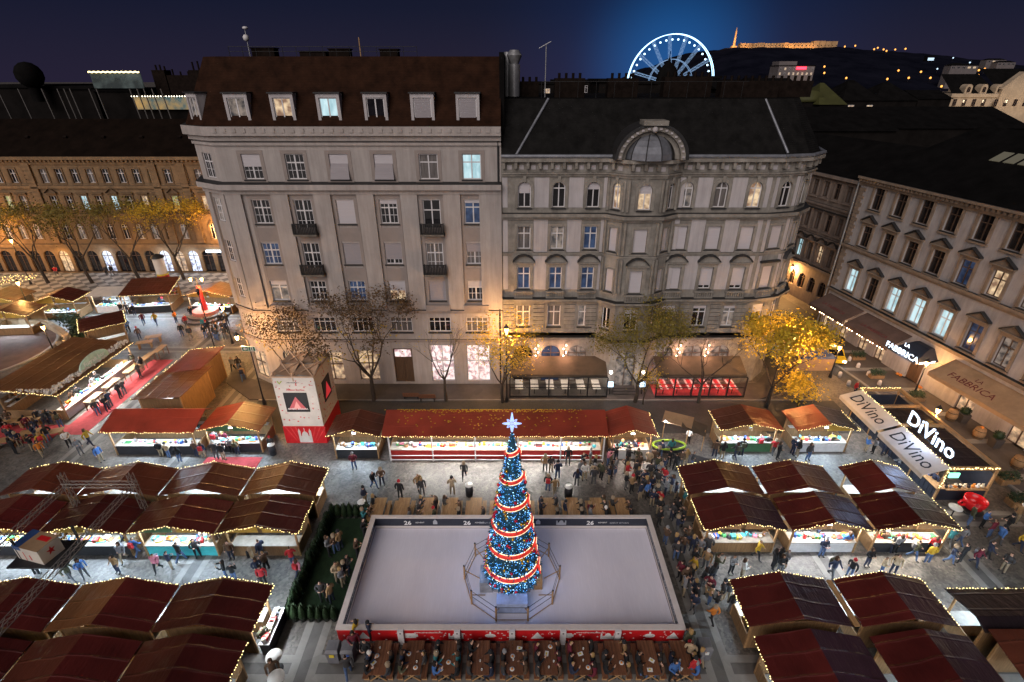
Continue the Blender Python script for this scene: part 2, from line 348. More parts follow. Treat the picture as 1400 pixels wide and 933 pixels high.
# ------------------------------------------------------------------ world, sun
w = bpy.data.worlds.new('World'); scene.world = w; w.use_nodes = True
nt = w.node_tree; nt.nodes.clear()
wo = N(nt, 'ShaderNodeOutputWorld'); bg = N(nt, 'ShaderNodeBackground'); nt.links.new(bg.outputs[0], wo.inputs[0])
tc = N(nt, 'ShaderNodeTexCoord'); sx = N(nt, 'ShaderNodeSeparateXYZ'); nt.links.new(tc.outputs['Generated'], sx.inputs[0])
rp = N(nt, 'ShaderNodeValToRGB'); e = rp.color_ramp.elements
e[0].position = 0.0; e[0].color = rgb((0.017, 0.0135, 0.033)); e[1].position = 0.30; e[1].color = rgb((0.0027, 0.0042, 0.0125))
k = rp.color_ramp.elements.new(0.10); k.color = rgb((0.0068, 0.0082, 0.025))
nt.links.new(sx.outputs['Z'], rp.inputs[0])
# clear dusk air: a trace of the physical sky below the night gradient
sky = N(nt, 'ShaderNodeTexSky', sky_type='NISHITA'); sky.sun_disc = False; sky.sun_elevation = R(32); sky.sun_rotation = R(202)
dim = N(nt, 'ShaderNodeMix', data_type='RGBA', blend_type='ADD'); dim.inputs['Factor'].default_value = 0.0004
nt.links.new(rp.outputs[0], dim.inputs['A']); nt.links.new(sky.outputs[0], dim.inputs['B'])
# the air over the lit wheel glows blue, the right end of the sky is a dull violet
def lobe(direction, c0, c1, col, src):
    d = Vector(direction).normalized()
    dp = N(nt, 'ShaderNodeVectorMath', operation='DOT_PRODUCT'); dp.inputs[1].default_value = d
    nt.links.new(tc.outputs['Generated'], dp.inputs[0])
    m0 = N(nt, 'ShaderNodeMapRange'); m0.inputs['From Min'].default_value = c0; m0.inputs['From Max'].default_value = c1
    nt.links.new(dp.outputs['Value'], m0.inputs[0])
    mr = N(nt, 'ShaderNodeMath', operation='POWER'); mr.inputs[1].default_value = 3.0; nt.links.new(m0.outputs[0], mr.inputs[0])
    ml = N(nt, 'ShaderNodeMix', data_type='RGBA', blend_type='MIX'); ml.inputs['A'].default_value = (0, 0, 0, 1); ml.inputs['B'].default_value = rgb(col)
    nt.links.new(mr.outputs[0], ml.inputs['Factor'])
    ad = N(nt, 'ShaderNodeMix', data_type='RGBA', blend_type='ADD'); ad.inputs['Factor'].default_value = 1
    nt.links.new(src, ad.inputs['A']); nt.links.new(ml.outputs['Result'], ad.inputs['B'])
    return ad.outputs['Result']
s = lobe((105, 380, 4), 0.92, 1.0, (0.0, 0.010, 0.045), dim.outputs['Result'])
s = lobe((105, 380, 6), 0.980, 1.0005, (0.0, 0.070, 0.22), s)
nt.links.new(s, bg.inputs['Color']); bg.inputs['Strength'].default_value = 1.0

# floodlight from the big lit church front behind the viewer acts like one broad low sun
sun = bpy.data.lights.new('sun', 'SUN'); sun.energy = 2.15; sun.angle = R(50); sun.color = (1.0, 0.915, 0.875)
so = bpy.data.objects.new('sun', sun); COL.objects.link(so)
d = Vector((0.30, 0.75, -0.50)); so.rotation_euler = d.to_track_quat('-Z', 'Y').to_euler(); so.location = (-20, -40, 50)

def lamp(loc, power, color, parent=None, radius=0.12, kind='POINT', rot=None, size=None):
    l = bpy.data.lights.new('lamp_light', kind); l.energy = power; l.color = color
    if kind == 'POINT': l.shadow_soft_size = radius
    if kind == 'AREA':
        l.shape = 'RECTANGLE'; l.size, l.size_y = size
    if kind == 'SPOT':
        l.spot_size = R(100); l.shadow_soft_size = radius
    o = bpy.data.objects.new('lamp_light', l); COL.objects.link(o)
    o.location = Vector(loc) - (origin_of(parent) if parent else Vector((0, 0, 0)))
    if rot: o.rotation_euler = rot
    if parent: o.parent = parent
    return o

# ------------------------------------------------------------------ ground
def paving(name, c, c2, cob=6.0, rough=0.7, dirt=0.35):
    m, nt, b = new_mat(name)
    tc = N(nt, 'ShaderNodeTexCoord')
    vo = N(nt, 'ShaderNodeTexVoronoi', Scale=cob, feature='F1'); nt.links.new(tc.outputs['Object'], vo.inputs['Vector'])
    bw = N(nt, 'ShaderNodeRGBToBW'); nt.links.new(vo.outputs['Color'], bw.inputs[0])
    no = N(nt, 'ShaderNodeTexNoise', Scale=0.45, Detail=8, Roughness=0.7); nt.links.new(tc.outputs['Object'], no.inputs['Vector'])
    mx = N(nt, 'ShaderNodeMix', data_type='RGBA'); mx.inputs['A'].default_value = rgb(c2); mx.inputs['B'].default_value = rgb(c)
    nt.links.new(bw.outputs[0], mx.inputs['Factor'])
    mr = N(nt, 'ShaderNodeMapRange'); mr.inputs['From Min'].default_value = 0.3; mr.inputs['From Max'].default_value = 0.7; mr.inputs['To Min'].default_value = 1-dirt; mr.inputs['To Max'].default_value = 1+dirt*0.6
    nt.links.new(no.outputs['Fac'], mr.inputs[0])
    m2 = N(nt, 'ShaderNodeMix', data_type='RGBA', blend_type='MULTIPLY'); m2.inputs['Factor'].default_value = 1
    nt.links.new(mx.outputs['Result'], m2.inputs['A']); nt.links.new(mr.outputs[0], m2.inputs['B'])
    nt.links.new(m2.outputs['Result'], b.inputs['Base Color'])
    v2 = N(nt, 'ShaderNodeTexVoronoi', Scale=cob, feature='DISTANCE_TO_EDGE'); nt.links.new(tc.outputs['Object'], v2.inputs['Vector'])
    bp = N(nt, 'ShaderNodeBump', Strength=0.5, Distance=0.03); nt.links.new(v2.outputs['Distance'], bp.inputs['Height']); nt.links.new(bp.outputs[0], b.inputs['Normal'])
    b.inputs['Roughness'].default_value = rough
    return m
M['cobble'] = paving('grey_granite_setts', (0.185, 0.16, 0.138), (0.062, 0.054, 0.047), 7.0, 0.5, 0.6)
M['band_light'] = paving('pale_granite_slabs', (0.235, 0.215, 0.195), (0.19, 0.173, 0.156), 1.4, 0.6, 0.25)
M['band_dark'] = paving('dark_granite_slabs', (0.115, 0.103, 0.094), (0.085, 0.077, 0.07), 1.4, 0.6, 0.3)
M['asphalt'] = paving('street_asphalt', (0.06, 0.056, 0.054), (0.04, 0.038, 0.037), 12.0, 0.7)
M['flag'] = paving('stone_flags', (0.085, 0.070, 0.062), (0.055, 0.046, 0.042), 1.1, 0.65, 0.3)  # tone lowered to carry awning and tree shade on the footway
M['mosaic'] = None
def structure(o): return tag(o, kind='structure')
g = MB(); S = 3000
g.quad((-S, -200, 0), (S, -200, 0), (S, S, 0), (-S, S, 0))
structure(g.build('ground', [M['cobble']]))
# granite bands crossing the square, paired, with a dark strip between each pair
b = MB()
def hband(y, x0, x1, z=0.008):
    b.box(x0, x1, y-0.72, y-0.30, 0.0, z, 0); b.box(x0, x1, y-0.296, y+0.296, 0.0, z-0.004, 1); b.box(x0, x1, y+0.30, y+0.72, 0.0, z, 0)
def vband(x, y0, y1, z=0.012):
    b.box(x-0.72, x-0.30, y0, y1, 0.0, z, 0); b.box(x-0.296, x+0.296, y0, y1, 0.0, z-0.003, 1); b.box(x+0.30, x+0.72, y0, y1, 0.0, z, 0)
for y, a, c in ((16.2, -40, 36), (26.6, -13.2, -10), (26.6, 11.2, 36)): hband(y, a, c)
for x in (-29.8, -20.4, -11.1, 11.0, 20.4, 29.7): vband(x, 8, 26.6)
for x in (-36.5, -27.4): vband(x, 26.6, 60)
for y in (52, 61): hband(y, -75, -31)
structure(b.build('paving_bands', [M['band_light'], M['band_dark']]))
# pavement with a woven light-dark pattern before the far left house
m, nt2, bs = new_mat('woven_mosaic_paving')
tc2 = N(nt2, 'ShaderNodeTexCoord'); mp2 = N(nt2, 'ShaderNodeMapping'); mp2.inputs['Rotation'].default_value = (0, 0, R(40)); nt2.links.new(tc2.outputs['Object'], mp2.inputs[0])
ck = N(nt2, 'ShaderNodeTexChecker', Scale=0.85); ck.inputs['Color1'].default_value = rgb((0.34, 0.33, 0.32)); ck.inputs['Color2'].default_value = rgb((0.10, 0.098, 0.10)); nt2.links.new(mp2.outputs[0], ck.inputs['Vector'])
nt2.links.new(ck.outputs[0], bs.inputs['Base Color']); bs.inputs['Roughness'].default_value = 0.6
M['mosaic'] = m
p = MB(); p.box(-90, -30.5, 66.5, 77.6, 0.0, 0.13, 0)
structure(p.build('pavement', [M['mosaic']]))
# street between the corner house and the right-hand house, pavements with kerbs on both sides
def ex(y): return 40.69 + 0.16*(47.54-y)
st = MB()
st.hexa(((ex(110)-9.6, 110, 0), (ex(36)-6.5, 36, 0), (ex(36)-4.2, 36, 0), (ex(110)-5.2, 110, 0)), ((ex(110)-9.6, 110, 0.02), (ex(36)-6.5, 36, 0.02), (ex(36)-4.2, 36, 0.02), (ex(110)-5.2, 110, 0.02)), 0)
st.box(-24.6, 31.2, 36.4, 41.5, 0.0, 0.006)  # dark strip before the houses, its asphalt tone standing in for shade
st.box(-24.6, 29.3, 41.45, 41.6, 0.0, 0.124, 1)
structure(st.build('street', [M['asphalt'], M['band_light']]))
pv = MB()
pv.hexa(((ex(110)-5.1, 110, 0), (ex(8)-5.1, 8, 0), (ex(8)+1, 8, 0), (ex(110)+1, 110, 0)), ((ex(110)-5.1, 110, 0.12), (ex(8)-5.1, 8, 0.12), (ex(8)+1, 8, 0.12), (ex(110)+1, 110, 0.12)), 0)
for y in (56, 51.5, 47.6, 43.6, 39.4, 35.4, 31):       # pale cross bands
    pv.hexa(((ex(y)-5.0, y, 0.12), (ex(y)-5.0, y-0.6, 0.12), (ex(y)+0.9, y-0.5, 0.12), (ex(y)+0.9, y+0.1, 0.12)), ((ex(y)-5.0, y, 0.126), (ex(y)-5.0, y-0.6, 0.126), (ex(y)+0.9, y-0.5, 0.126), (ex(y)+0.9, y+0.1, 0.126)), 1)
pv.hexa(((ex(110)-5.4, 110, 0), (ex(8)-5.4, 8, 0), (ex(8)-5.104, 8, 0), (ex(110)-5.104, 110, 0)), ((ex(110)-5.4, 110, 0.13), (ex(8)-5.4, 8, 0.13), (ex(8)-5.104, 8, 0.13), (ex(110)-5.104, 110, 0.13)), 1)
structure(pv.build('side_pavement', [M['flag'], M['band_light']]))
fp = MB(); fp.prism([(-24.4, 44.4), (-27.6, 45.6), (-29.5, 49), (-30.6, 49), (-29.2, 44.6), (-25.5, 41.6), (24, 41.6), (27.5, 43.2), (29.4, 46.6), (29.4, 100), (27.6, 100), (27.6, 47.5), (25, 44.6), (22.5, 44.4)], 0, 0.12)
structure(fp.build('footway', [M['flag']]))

# ------------------------------------------------------------------ hill
def hill_h(x):
    pts = [(150, 0), (330, 22), (420, 52), (500, 80), (540, 90), (620, 92), (820, 91), (900, 85), (1000, 79), (1100, 68), (1210, 56), (1330, 46), (1700, 30), (2300, 5)]
    for (x0, h0), (x1, h1) in zip(pts, pts[1:]):
        if x0 <= x <= x1:
            t = (x-x0)/(x1-x0); t = t*t*(3-2*t) if abs(h1-h0) > 8 else t
            return h0+(h1-h0)*t
    return 0
from mathutils import noise as mnoise
hm = MB(); vs = []; nx, ny = 180, 22
for j in range(ny+1):
    for i in range(nx+1):
        x = 150+2150*i/nx; y = 900+900*j/ny
        t = min(1, j/(ny*0.66)); f = t*t*(3-2*t)
        h = hill_h(x)*f + 4.0*f*mnoise.noise((x*0.012, y*0.012, 0)) + 2.2*f*mnoise.noise((x*0.06, y*0.06, 3))
        vs.append((x, y, max(h, 0) - (0.5 if j == 0 else 0)))
hm.add(vs, [(j*(nx+1)+i, j*(nx+1)+i+1, (j+1)*(nx+1)+i+1, (j+1)*(nx+1)+i) for j in range(ny) for i in range(nx)], 0, True)
M['hill'] = mat('haze_toned_wooded_hillside', (0.012, 0.0125, 0.022), 1.0, 0.5, 0.02, c2=(0.0045, 0.005, 0.010), spec=0.0)  # bluish distance haze put into the hillside colour
structure(hm.build('hill', [M['hill']]))
def hill_z(x, y):
    t = min(1, max(0, (y-900)/900/0.66)); f = t*t*(3-2*t)
    return hill_h(x)*f + 4.0*f*mnoise.noise((x*0.012, y*0.012, 0)) + 2.2*f*mnoise.noise((x*0.06, y*0.06, 3))
# ------------------------------------------------------------------ facade tools
class Fac:
    def __init__(s, p0, p1):
        s.p0 = Vector((p0[0], p0[1], 0)); d = Vector((p1[0]-p0[0], p1[1]-p0[1], 0)); s.L = d.length; s.u = d.normalized()
        s.n = Vector((s.u.y, -s.u.x, 0)); s.rz = math.atan2(s.u.y, s.u.x)
    def pt(s, u, d, z): return s.p0 + s.u*u + s.n*d + Vector((0, 0, z))
    def u_of(s, x, y): return (Vector((x, y, 0))-s.p0).dot(s.u)
def fbox(mb, F, u0, u1, d0, d1, z0, z1, m=0):
    q = lambda z: (F.pt(u0, d1, z), F.pt(u1, d1, z), F.pt(u1, d0, z), F.pt(u0, d0, z))
    mb.hexa(q(z0), q(z1), m)
def wall_open(mb, F, u0, u1, z0, z1, ops, depth=0.28, m=0, mr=0):
    """wall skin with real openings: ops = (u centre, z sill, w, h, arched)"""
    us = {u0, u1}; zs = {z0, z1}; rects = []
    for (uc, zb, ww, hh, ar) in ops:
        a, c = uc-ww/2, uc+ww/2; us |= {a, c}; zs |= {zb, zb+hh}; rects.append((a, c, zb, zb+hh, ar))
    us = sorted(u for u in us if u0-1e-6 <= u <= u1+1e-6); zs = sorted(z for z in zs if z0-1e-6 <= z <= z1+1e-6)
    for i in range(len(us)-1):
        for j in range(len(zs)-1):
            uc, zc = (us[i]+us[i+1])/2, (zs[j]+zs[j+1])/2
            if any(a < uc < c and b < zc < t for a, c, b, t, _ in rects): continue
            mb.quad(F.pt(us[i], 0, zs[j]), F.pt(us[i+1], 0, zs[j]), F.pt(us[i+1], 0, zs[j+1]), F.pt(us[i], 0, zs[j+1]), m)
    for a, c, b, t, ar in rects:
        if ar:
            r = (c-a)/2; zc = t-r; uc = (a+c)/2; n = 8
            arc = [(uc-r*math.cos(PI*k/n), zc+r*math.sin(PI*k/n)) for k in range(n+1)]
            for k in range(n):
                (ua, za), (ub, zb2) = arc[k], arc[k+1]
                mb.quad(F.pt(ua, 0, za), F.pt(ub, 0, zb2), F.pt(ub, 0, t), F.pt(ua, 0, t), m)
                mb.quad(F.pt(ub, 0, zb2), F.pt(ua, 0, za), F.pt(ua, -depth, za), F.pt(ub, -depth, zb2), mr)
            t2 = zc
        else:
            t2 = t; mb.quad(F.pt(a, 0, t), F.pt(a, -depth, t), F.pt(c, -depth, t), F.pt(c, 0, t), mr)
        mb.quad(F.pt(a, 0, b), F.pt(c, 0, b), F.pt(c, -depth, b), F.pt(a, -depth, b), mr)
        mb.quad(F.pt(a, 0, b), F.pt(a, -depth, b), F.pt(a, -depth, t2), F.pt(a, 0, t2), mr)
        mb.quad(F.pt(c, -depth, b), F.pt(c, 0, b), F.pt(c, 0, t2), F.pt(c, -depth, t2), mr)
def offset_line(pts, d):
    ns = []
    for a, b in zip(pts, pts[1:]):
        v = Vector((b[0]-a[0], b[1]-a[1])).normalized(); ns.append(Vector((v.y, -v.x)))
    out = []
    for i, p in enumerate(pts):
        if i == 0: m = ns[0]
        elif i == len(pts)-1: m = ns[-1]
        else: m = (ns[i-1]+ns[i])/(1+ns[i-1].dot(ns[i]))
        out.append((p[0]+m.x*d, p[1]+m.y*d))
    return out
def band(mb, pts, d0, d1, z0, z1, m=0, mtop=None, z1_in=None):
    """moulding run along a facade line; mtop: material of its top"""
    A, B = offset_line(pts, d0), offset_line(pts, d1); n = len(pts); zi = z1 if z1_in is None else z1_in
    vs = [(x, y, z0) for x, y in A]+[(x, y, z0) for x, y in B]+[(x, y, z1) for x, y in B]+[(x, y, zi) for x, y in A]
    f0, f1 = [], []
    for i in range(n-1):
        f0 += [(i, i+1, n+i+1, n+i), (n+i, n+i+1, 2*n+i+1, 2*n+i)]; f1.append((2*n+i, 2*n+i+1, 3*n+i+1, 3*n+i))
    f0 += [(0, n, 2*n, 3*n), (n-1, 4*n-1, 3*n-1, 2*n-1)]
    mb.add(vs, f0, m); mb.add(vs, f1, m if mtop is None else mtop)
    return mb

WM = {}
def win_mesh(w, h, style, fm):
    k = (round(w, 2), round(h, 2), style, fm.name)
    if k in WM: return WM[k]
    mb = MB(); t = 0.07; a = w/2-0.003; d0, d1 = -0.02, 0.06
    arch = style.startswith('arch'); zt = h-w/2 if arch else h-0.003
    def bar(x0, x1, z0, z1): mb.box(x0, x1, d0, d1, z0, z1)
    bar(-a, -a+t, 0.003, zt); bar(a-t, a, 0.003, zt); bar(-a+t, a-t, 0.003, t); 
    if arch:
        n = 10; r = a
        for q in range(n):
            t0, t1 = PI*q/n, PI*(q+1)/n
            mb.hexa(((-r*math.cos(t0), d0, zt+r*math.sin(t0)), (-r*math.cos(t1), d0, zt+r*math.sin(t1)), (-(r-t)*math.cos(t1), d0, zt+(r-t)*math.sin(t1)), (-(r-t)*math.cos(t0), d0, zt+(r-t)*math.sin(t0))),
                    ((-r*math.cos(t0), d1, zt+r*math.sin(t0)), (-r*math.cos(t1), d1, zt+r*math.sin(t1)), (-(r-t)*math.cos(t1), d1, zt+(r-t)*math.sin(t1)), (-(r-t)*math.cos(t0), d1, zt+(r-t)*math.sin(t0))))
        bar(-0.045, 0.045, t, h-t); bar(-a+t, -0.046, zt-0.05, zt+0.04); bar(0.046, a-t, zt-0.05, zt+0.04)
    else:
        bar(-a+t, a-t, zt-t, zt)
        if style == 'grid':
            bar(-0.06, 0.06, t, zt-t); zz = h*0.66; bar(-a+t, -0.061, zz-0.05, zz+0.05); bar(0.061, a-t, zz-0.05, zz+0.05)
            for sgn in (-1, 1):
                xm = sgn*(a-t+0.06)/2; mb.box(xm-0.018, xm+0.018, d0+0.012, d1, t, zz-0.051); mb.box(xm-0.018, xm+0.018, d0+0.012, d1, zz+0.051, zt-t)
                lo, hi = (0.062, a-t-0.001) if sgn > 0 else (-a+t+0.001, -0.062)
                mb.box(lo, xm-0.019, d0+0.014, d1, h*0.35-0.018, h*0.35+0.018); mb.box(xm+0.019, hi, d0+0.014, d1, h*0.35-0.018, h*0.35+0.018)
        elif style == 'cross':
            bar(-0.05, 0.05, t, zt-t); zz = h*0.68; bar(-a+t, -0.051, zz-0.045, zz+0.045); bar(0.051, a-t, zz-0.045, zz+0.045)
        elif style == 'four':
            zz = h*0.7
            for q in (-1, 0, 1): bar(q*w/4-0.035, q*w/4+0.035, t, zt-t)
            for q in (-2, -1, 0, 1):
                lo = q*w/4+0.036 if q > -2 else -a+t; hi = (q+1)*w/4-0.036 if q < 1 else a-t
                bar(lo, hi, zz-0.03, zz+0.03)
        elif style == 'two': bar(-0.05, 0.05, t, zt-t)
        elif style == 'shop':
            zz = h*0.56; bar(-0.05, 0.05, t, zt-t); bar(-a+t, -0.051, zz-0.06, zz+0.06); bar(0.051, a-t, zz-0.06, zz+0.06)
    WM[k] = mb.mesh('window_frame', [fm]); return WM[k]
def pane_mesh(w, h, arch, pm):
    k = ('pane', round(w, 2), round(h, 2), arch, pm.name)
    if k in WM: return WM[k]
    mb = MB(); a = w/2-0.01; y = 0.03
    if arch:
        zt = h-w/2; pts = [(-a, y, 0.01), (a, y, 0.01)] + [(a*math.cos(PI*q/12), y, zt+a*math.sin(PI*q/12)) for q in range(13)]
        mb.extrude(pts, (0, 0.015, 0))
    else: mb.box(-a, a, y, y+0.015, 0.01, h-0.01)
    WM[k] = mb.mesh('window_pane', [pm]); return WM[k]
def box_mesh(key, dims, m):
    k = ('box', key, m.name)+tuple(round(x, 3) for x in dims)
    if k in WM: return WM[k]
    mb = MB(); mb.box(*dims); WM[k] = mb.mesh(key, [m]); return WM[k]
def window(parent, F, u, z, ww, hh, style='cross', pane='g_dark', frame='white_paint', blind=0.0, blind_mat='blind', sill=None, surround=None, depth=0.2, label=None):
    fm = win_mesh(ww, hh, style, M[frame]); loc = F.pt(u, -depth, z)
    o = put('window', fm, parent, loc, F.rz)
    if label: o['label'] = label
    arch = style.startswith('arch')
    place('pane', pane_mesh(ww, hh, arch, M[pane]), o)
    if blind > 0:
        top = hh-0.02 if not arch else hh-ww*0.12; b0 = hh*(1-blind)
        hw = ww/2-0.012 if not arch else ww/2-0.10
        place('roller_blind', box_mesh('roller_blind', (-hw, hw, -0.06, -0.03, b0, top), M[blind_mat]), o)
    if sill: place('sill', box_mesh('sill', (-ww/2-0.1, ww/2+0.1, -depth-0.16, -depth-0.005, -0.12, -0.02), M[sill]), o)
    if surround: place('surround', surround, o)
    return o
def surround_mesh(key, ww, hh, depth, m, t=0.28, proud=0.07, top='flat', mtop=None, ear=0.0):
    k = ('sur', key, round(ww, 2), round(hh, 2), top, m.name)
    if k in WM: return WM[k]
    mb = MB(); y1 = -depth-0.004; y0 = y1-proud; a = ww/2+0.004
    if top == 'arch':
        zt = hh-ww/2; n = 10
        mb.box(-a-t, -a, y0, y1, -0.05, zt); mb.box(a, a+t, y0, y1, -0.05, zt)
        for q in range(n):
            t0, t1 = PI*q/n, PI*(q+1)/n; r0, r1 = a, a+t
            P4 = lambda y: ((-r1*math.cos(t0), y, zt+r1*math.sin(t0)), (-r1*math.cos(t1), y, zt+r1*math.sin(t1)), (-r0*math.cos(t1), y, zt+r0*math.sin(t1)), (-r0*math.cos(t0), y, zt+r0*math.sin(t0)))
            mb.hexa(P4(y0), P4(y1))
        mb.box(-0.13, 0.13, y0-0.10, y0-0.002, hh-0.02, hh+t+0.22)
    else:
        mb.box(-a-t, -a, y0, y1, -0.05, hh+0.02); mb.box(a, a+t, y0, y1, -0.05, hh+0.02); mb.box(-a-t, a+t, y0, y1, hh+0.022, hh+t)
        e = a+t+0.14
        if top == 'hood': mb.box(-e, e, y0-0.2, y1, hh+t+0.12, hh+t+0.28, 1); mb.box(-e+0.06, e-0.06, y0-0.1, y1, hh+t+0.002, hh+t+0.118)
        if top in ('segment', 'triangle'):
            zb = hh+t+0.24; mb.box(-e+0.1, e-0.1, y0-0.02, y1, hh+t+0.002, zb-0.10); mb.box(-e, e, y0-0.24, y1, zb-0.098, zb)
            rise = 0.62 if top == 'segment' else 0.66; nseg = 8
            if top == 'segment': curve = [(-e+2*e*q/nseg, zb+rise*math.sin(PI*q/nseg)**0.8) for q in range(nseg+1)]
            else: curve = [(-e, zb), (0, zb+rise), (e, zb)]
            mb.extrude([(x, y0-0.02, z) for x, z in [(-e+0.05, zb+0.002)] + [(x*0.94, zb+(z-zb)*0.84+0.01) for x, z in curve[1:-1]] + [(e-0.05, zb+0.002)]], (0, y1-y0+0.02, 0))
            for (xa, za), (xb, zb2) in zip(curve, curve[1:]):
                q4 = lambda y: ((xa, y, za), (xb, y, zb2), (xb*0.985, y, zb2+0.13), (xa*0.985, y, za+0.13))
                mb.hexa(q4(y0-0.26), q4(y1), 1)
        mb.box(-e+0.1, e-0.1, y0-0.06, y1, -0.3, -0.13)
    WM[k] = mb.mesh('window_surround', [m, mtop or m]); return WM[k]

# ------------------------------------------------------------------ house A: pale stuccoed corner house with steep brown roof
A = thing('apartment_house', 'tall pale stucco corner house with steep brown tiled roof and six dormers', 'building', (-12.5, 50, 0))
ALn = [(-27.8, 62), (-27.8, 48.6), (-26.8, 46.0), (-24.4, 44.5), (-0.9, 44.5)]
segs = [Fac(a, b) for a, b in zip(ALn, ALn[1:])]
F = segs[3]; ax = [x+24.4 for x in (-21.6, -18.0, -14.36, -10.65, -6.94, -3.35)]
rowsA = {'top': (20.3, 1.55, 2.0), 'f2': (16.55, 1.5, 2.05), 'f3': (12.85, 1.5, 1.95), 'f4': (9.3, 1.5, 1.9), 'mezz': (6.0, 2.1, 1.5)}
spec = {  # pane, style, blind, blind material, balcony
 'top': [('g_dark', 'grid', .5, 'blind', 0), ('g_dark', 'grid', 0, '', 0), ('g_dark', 'grid', .4, 'blind', 2), ('g_dark', 'grid', .4, 'blind', 2), ('g_curtain', 'cross', 0, '', 0), ('g_cool', 'cross', 0, '', 0)],
 'f2': [('g_dark', 'grid', 0, '', 0), ('g_dark', 'grid', 0, '', 1), ('g_dark', 'grid', 1, 'blind', 0), ('g_dark', 'grid', .18, 'blind', 0), ('g_dark', 'cross', 0, '', 1), ('g_blue', 'cross', .14, 'blind', 0)],
 'f3': [('g_blue', 'grid', 0, '', 0), ('g_dark', 'grid', 0, '', 1), ('g_dark', 'grid', 1, 'blind_dark', 0), ('g_dark', 'grid', .78, 'blind_dark', 0), ('g_curtain', 'grid', 0, '', 1), ('g_curtain', 'grid', .42, 'blind_dark', 0)],
 'f4': [('g_dim', 'cross', .2, 'blind', 0), ('g_dark', 'grid', 0, '', 0), ('g_blue', 'grid', 0, '', 0), ('g_warm', 'cross', .5, 'blind', 0), ('g_dark', 'grid', 1, 'blind_dark', 0), ('g_dark', 'grid', .3, 'blind', 0)],  # third pane: blue reflection painted as glowing glass
 'mezz': [('g_dim', 'four', 0, '', 0), ('g_dark', 'four', 0, '', 0), ('g_dark', 'four', 0, '', 0), ('g_curtain', 'four', 0, '', 0), ('g_dark', 'four', 0, '', 0), ('g_curtain', 'four', 0, '', 0)]}
wall = MB(); ops = []
for r, (z, ww, hh) in rowsA.items():
    for i, u in enumerate(ax):
        bal = spec[r][i][4] == 1
        ops.append((u, z-(0.75 if bal else 0), ww, hh+(0.75 if bal else 0), False))
shopsA = [(ax[0], 0.5, 2.2, 3.2), (ax[1], 0.5, 2.2, 3.2), (ax[2], 0.5, 2.0, 3.4), (ax[3]-0.2, 0.25, 1.9, 3.9), (ax[4], 0.4, 2.3, 4.1), (ax[5], 0.4, 2.3, 4.1)]
ops += [(u, z, ww, hh, False) for u, z, ww, hh in shopsA]
wall_open(wall, F, 0, F.L, 0, 24.4, ops, 0.3, 0, 0)
for s in segs[:3]:
    o2 = []
    if s is segs[1]: o2 = [(s.L/2, z, 1.0, hh, False) for r, (z, ww, hh) in rowsA.items()]
    if s is segs[2]: o2 = [(s.L/2, z, 1.35, hh, False) for r, (z, ww, hh) in rowsA.items()] + [(s.L/2, 0.5, 2.0, 3.0, False)]
    if s is segs[0]: o2 = [(u, z, 1.2, hh, False) for r, (z, ww, hh) in rowsA.items() for u in (3, 7, 10.5)]
    wall_open(wall, s, 0, s.L, 0, 24.4, o2, 0.3, 0, 0)
    for (u, z, ww, hh, _) in o2:
        if z > 2: window(A, s, u, z, ww, hh, 'cross' if ww < 1.1 else 'grid', rnd.choice(['g_dark', 'g_dark', 'g_curtain', 'g_dim']), depth=0.14)
        else: window(A, s, u, z, ww, hh, 'shop', 'g_shop_warm', 'brown_paint')
# giant pilasters between the window axes, darker recessed strips on the axes
edges = [-0.02]+[(a+b)/2 for a, b in zip(ax, ax[1:])]+[F.L]
for i, c in enumerate(edges):
    hw = 0.72
    u0, u1 = (max(0.003, c-hw), min(F.L-0.003, c+hw)) if 0 < i < len(edges)-1 else ((0.003, 1.35) if i == 0 else (F.L-1.9, F.L-0.003))
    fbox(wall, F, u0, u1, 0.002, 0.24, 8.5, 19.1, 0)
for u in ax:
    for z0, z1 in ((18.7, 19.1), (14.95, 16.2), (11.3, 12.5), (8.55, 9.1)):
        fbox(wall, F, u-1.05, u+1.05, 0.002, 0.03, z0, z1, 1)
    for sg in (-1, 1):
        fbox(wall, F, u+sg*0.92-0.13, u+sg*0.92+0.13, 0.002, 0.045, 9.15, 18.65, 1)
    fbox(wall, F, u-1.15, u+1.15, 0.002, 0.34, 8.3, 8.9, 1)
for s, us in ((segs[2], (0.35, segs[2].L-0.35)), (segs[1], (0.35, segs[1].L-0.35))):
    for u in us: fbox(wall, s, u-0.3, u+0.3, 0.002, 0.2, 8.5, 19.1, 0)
wall.build('wall', [M['stucco'], M['stucco_dark']], A)
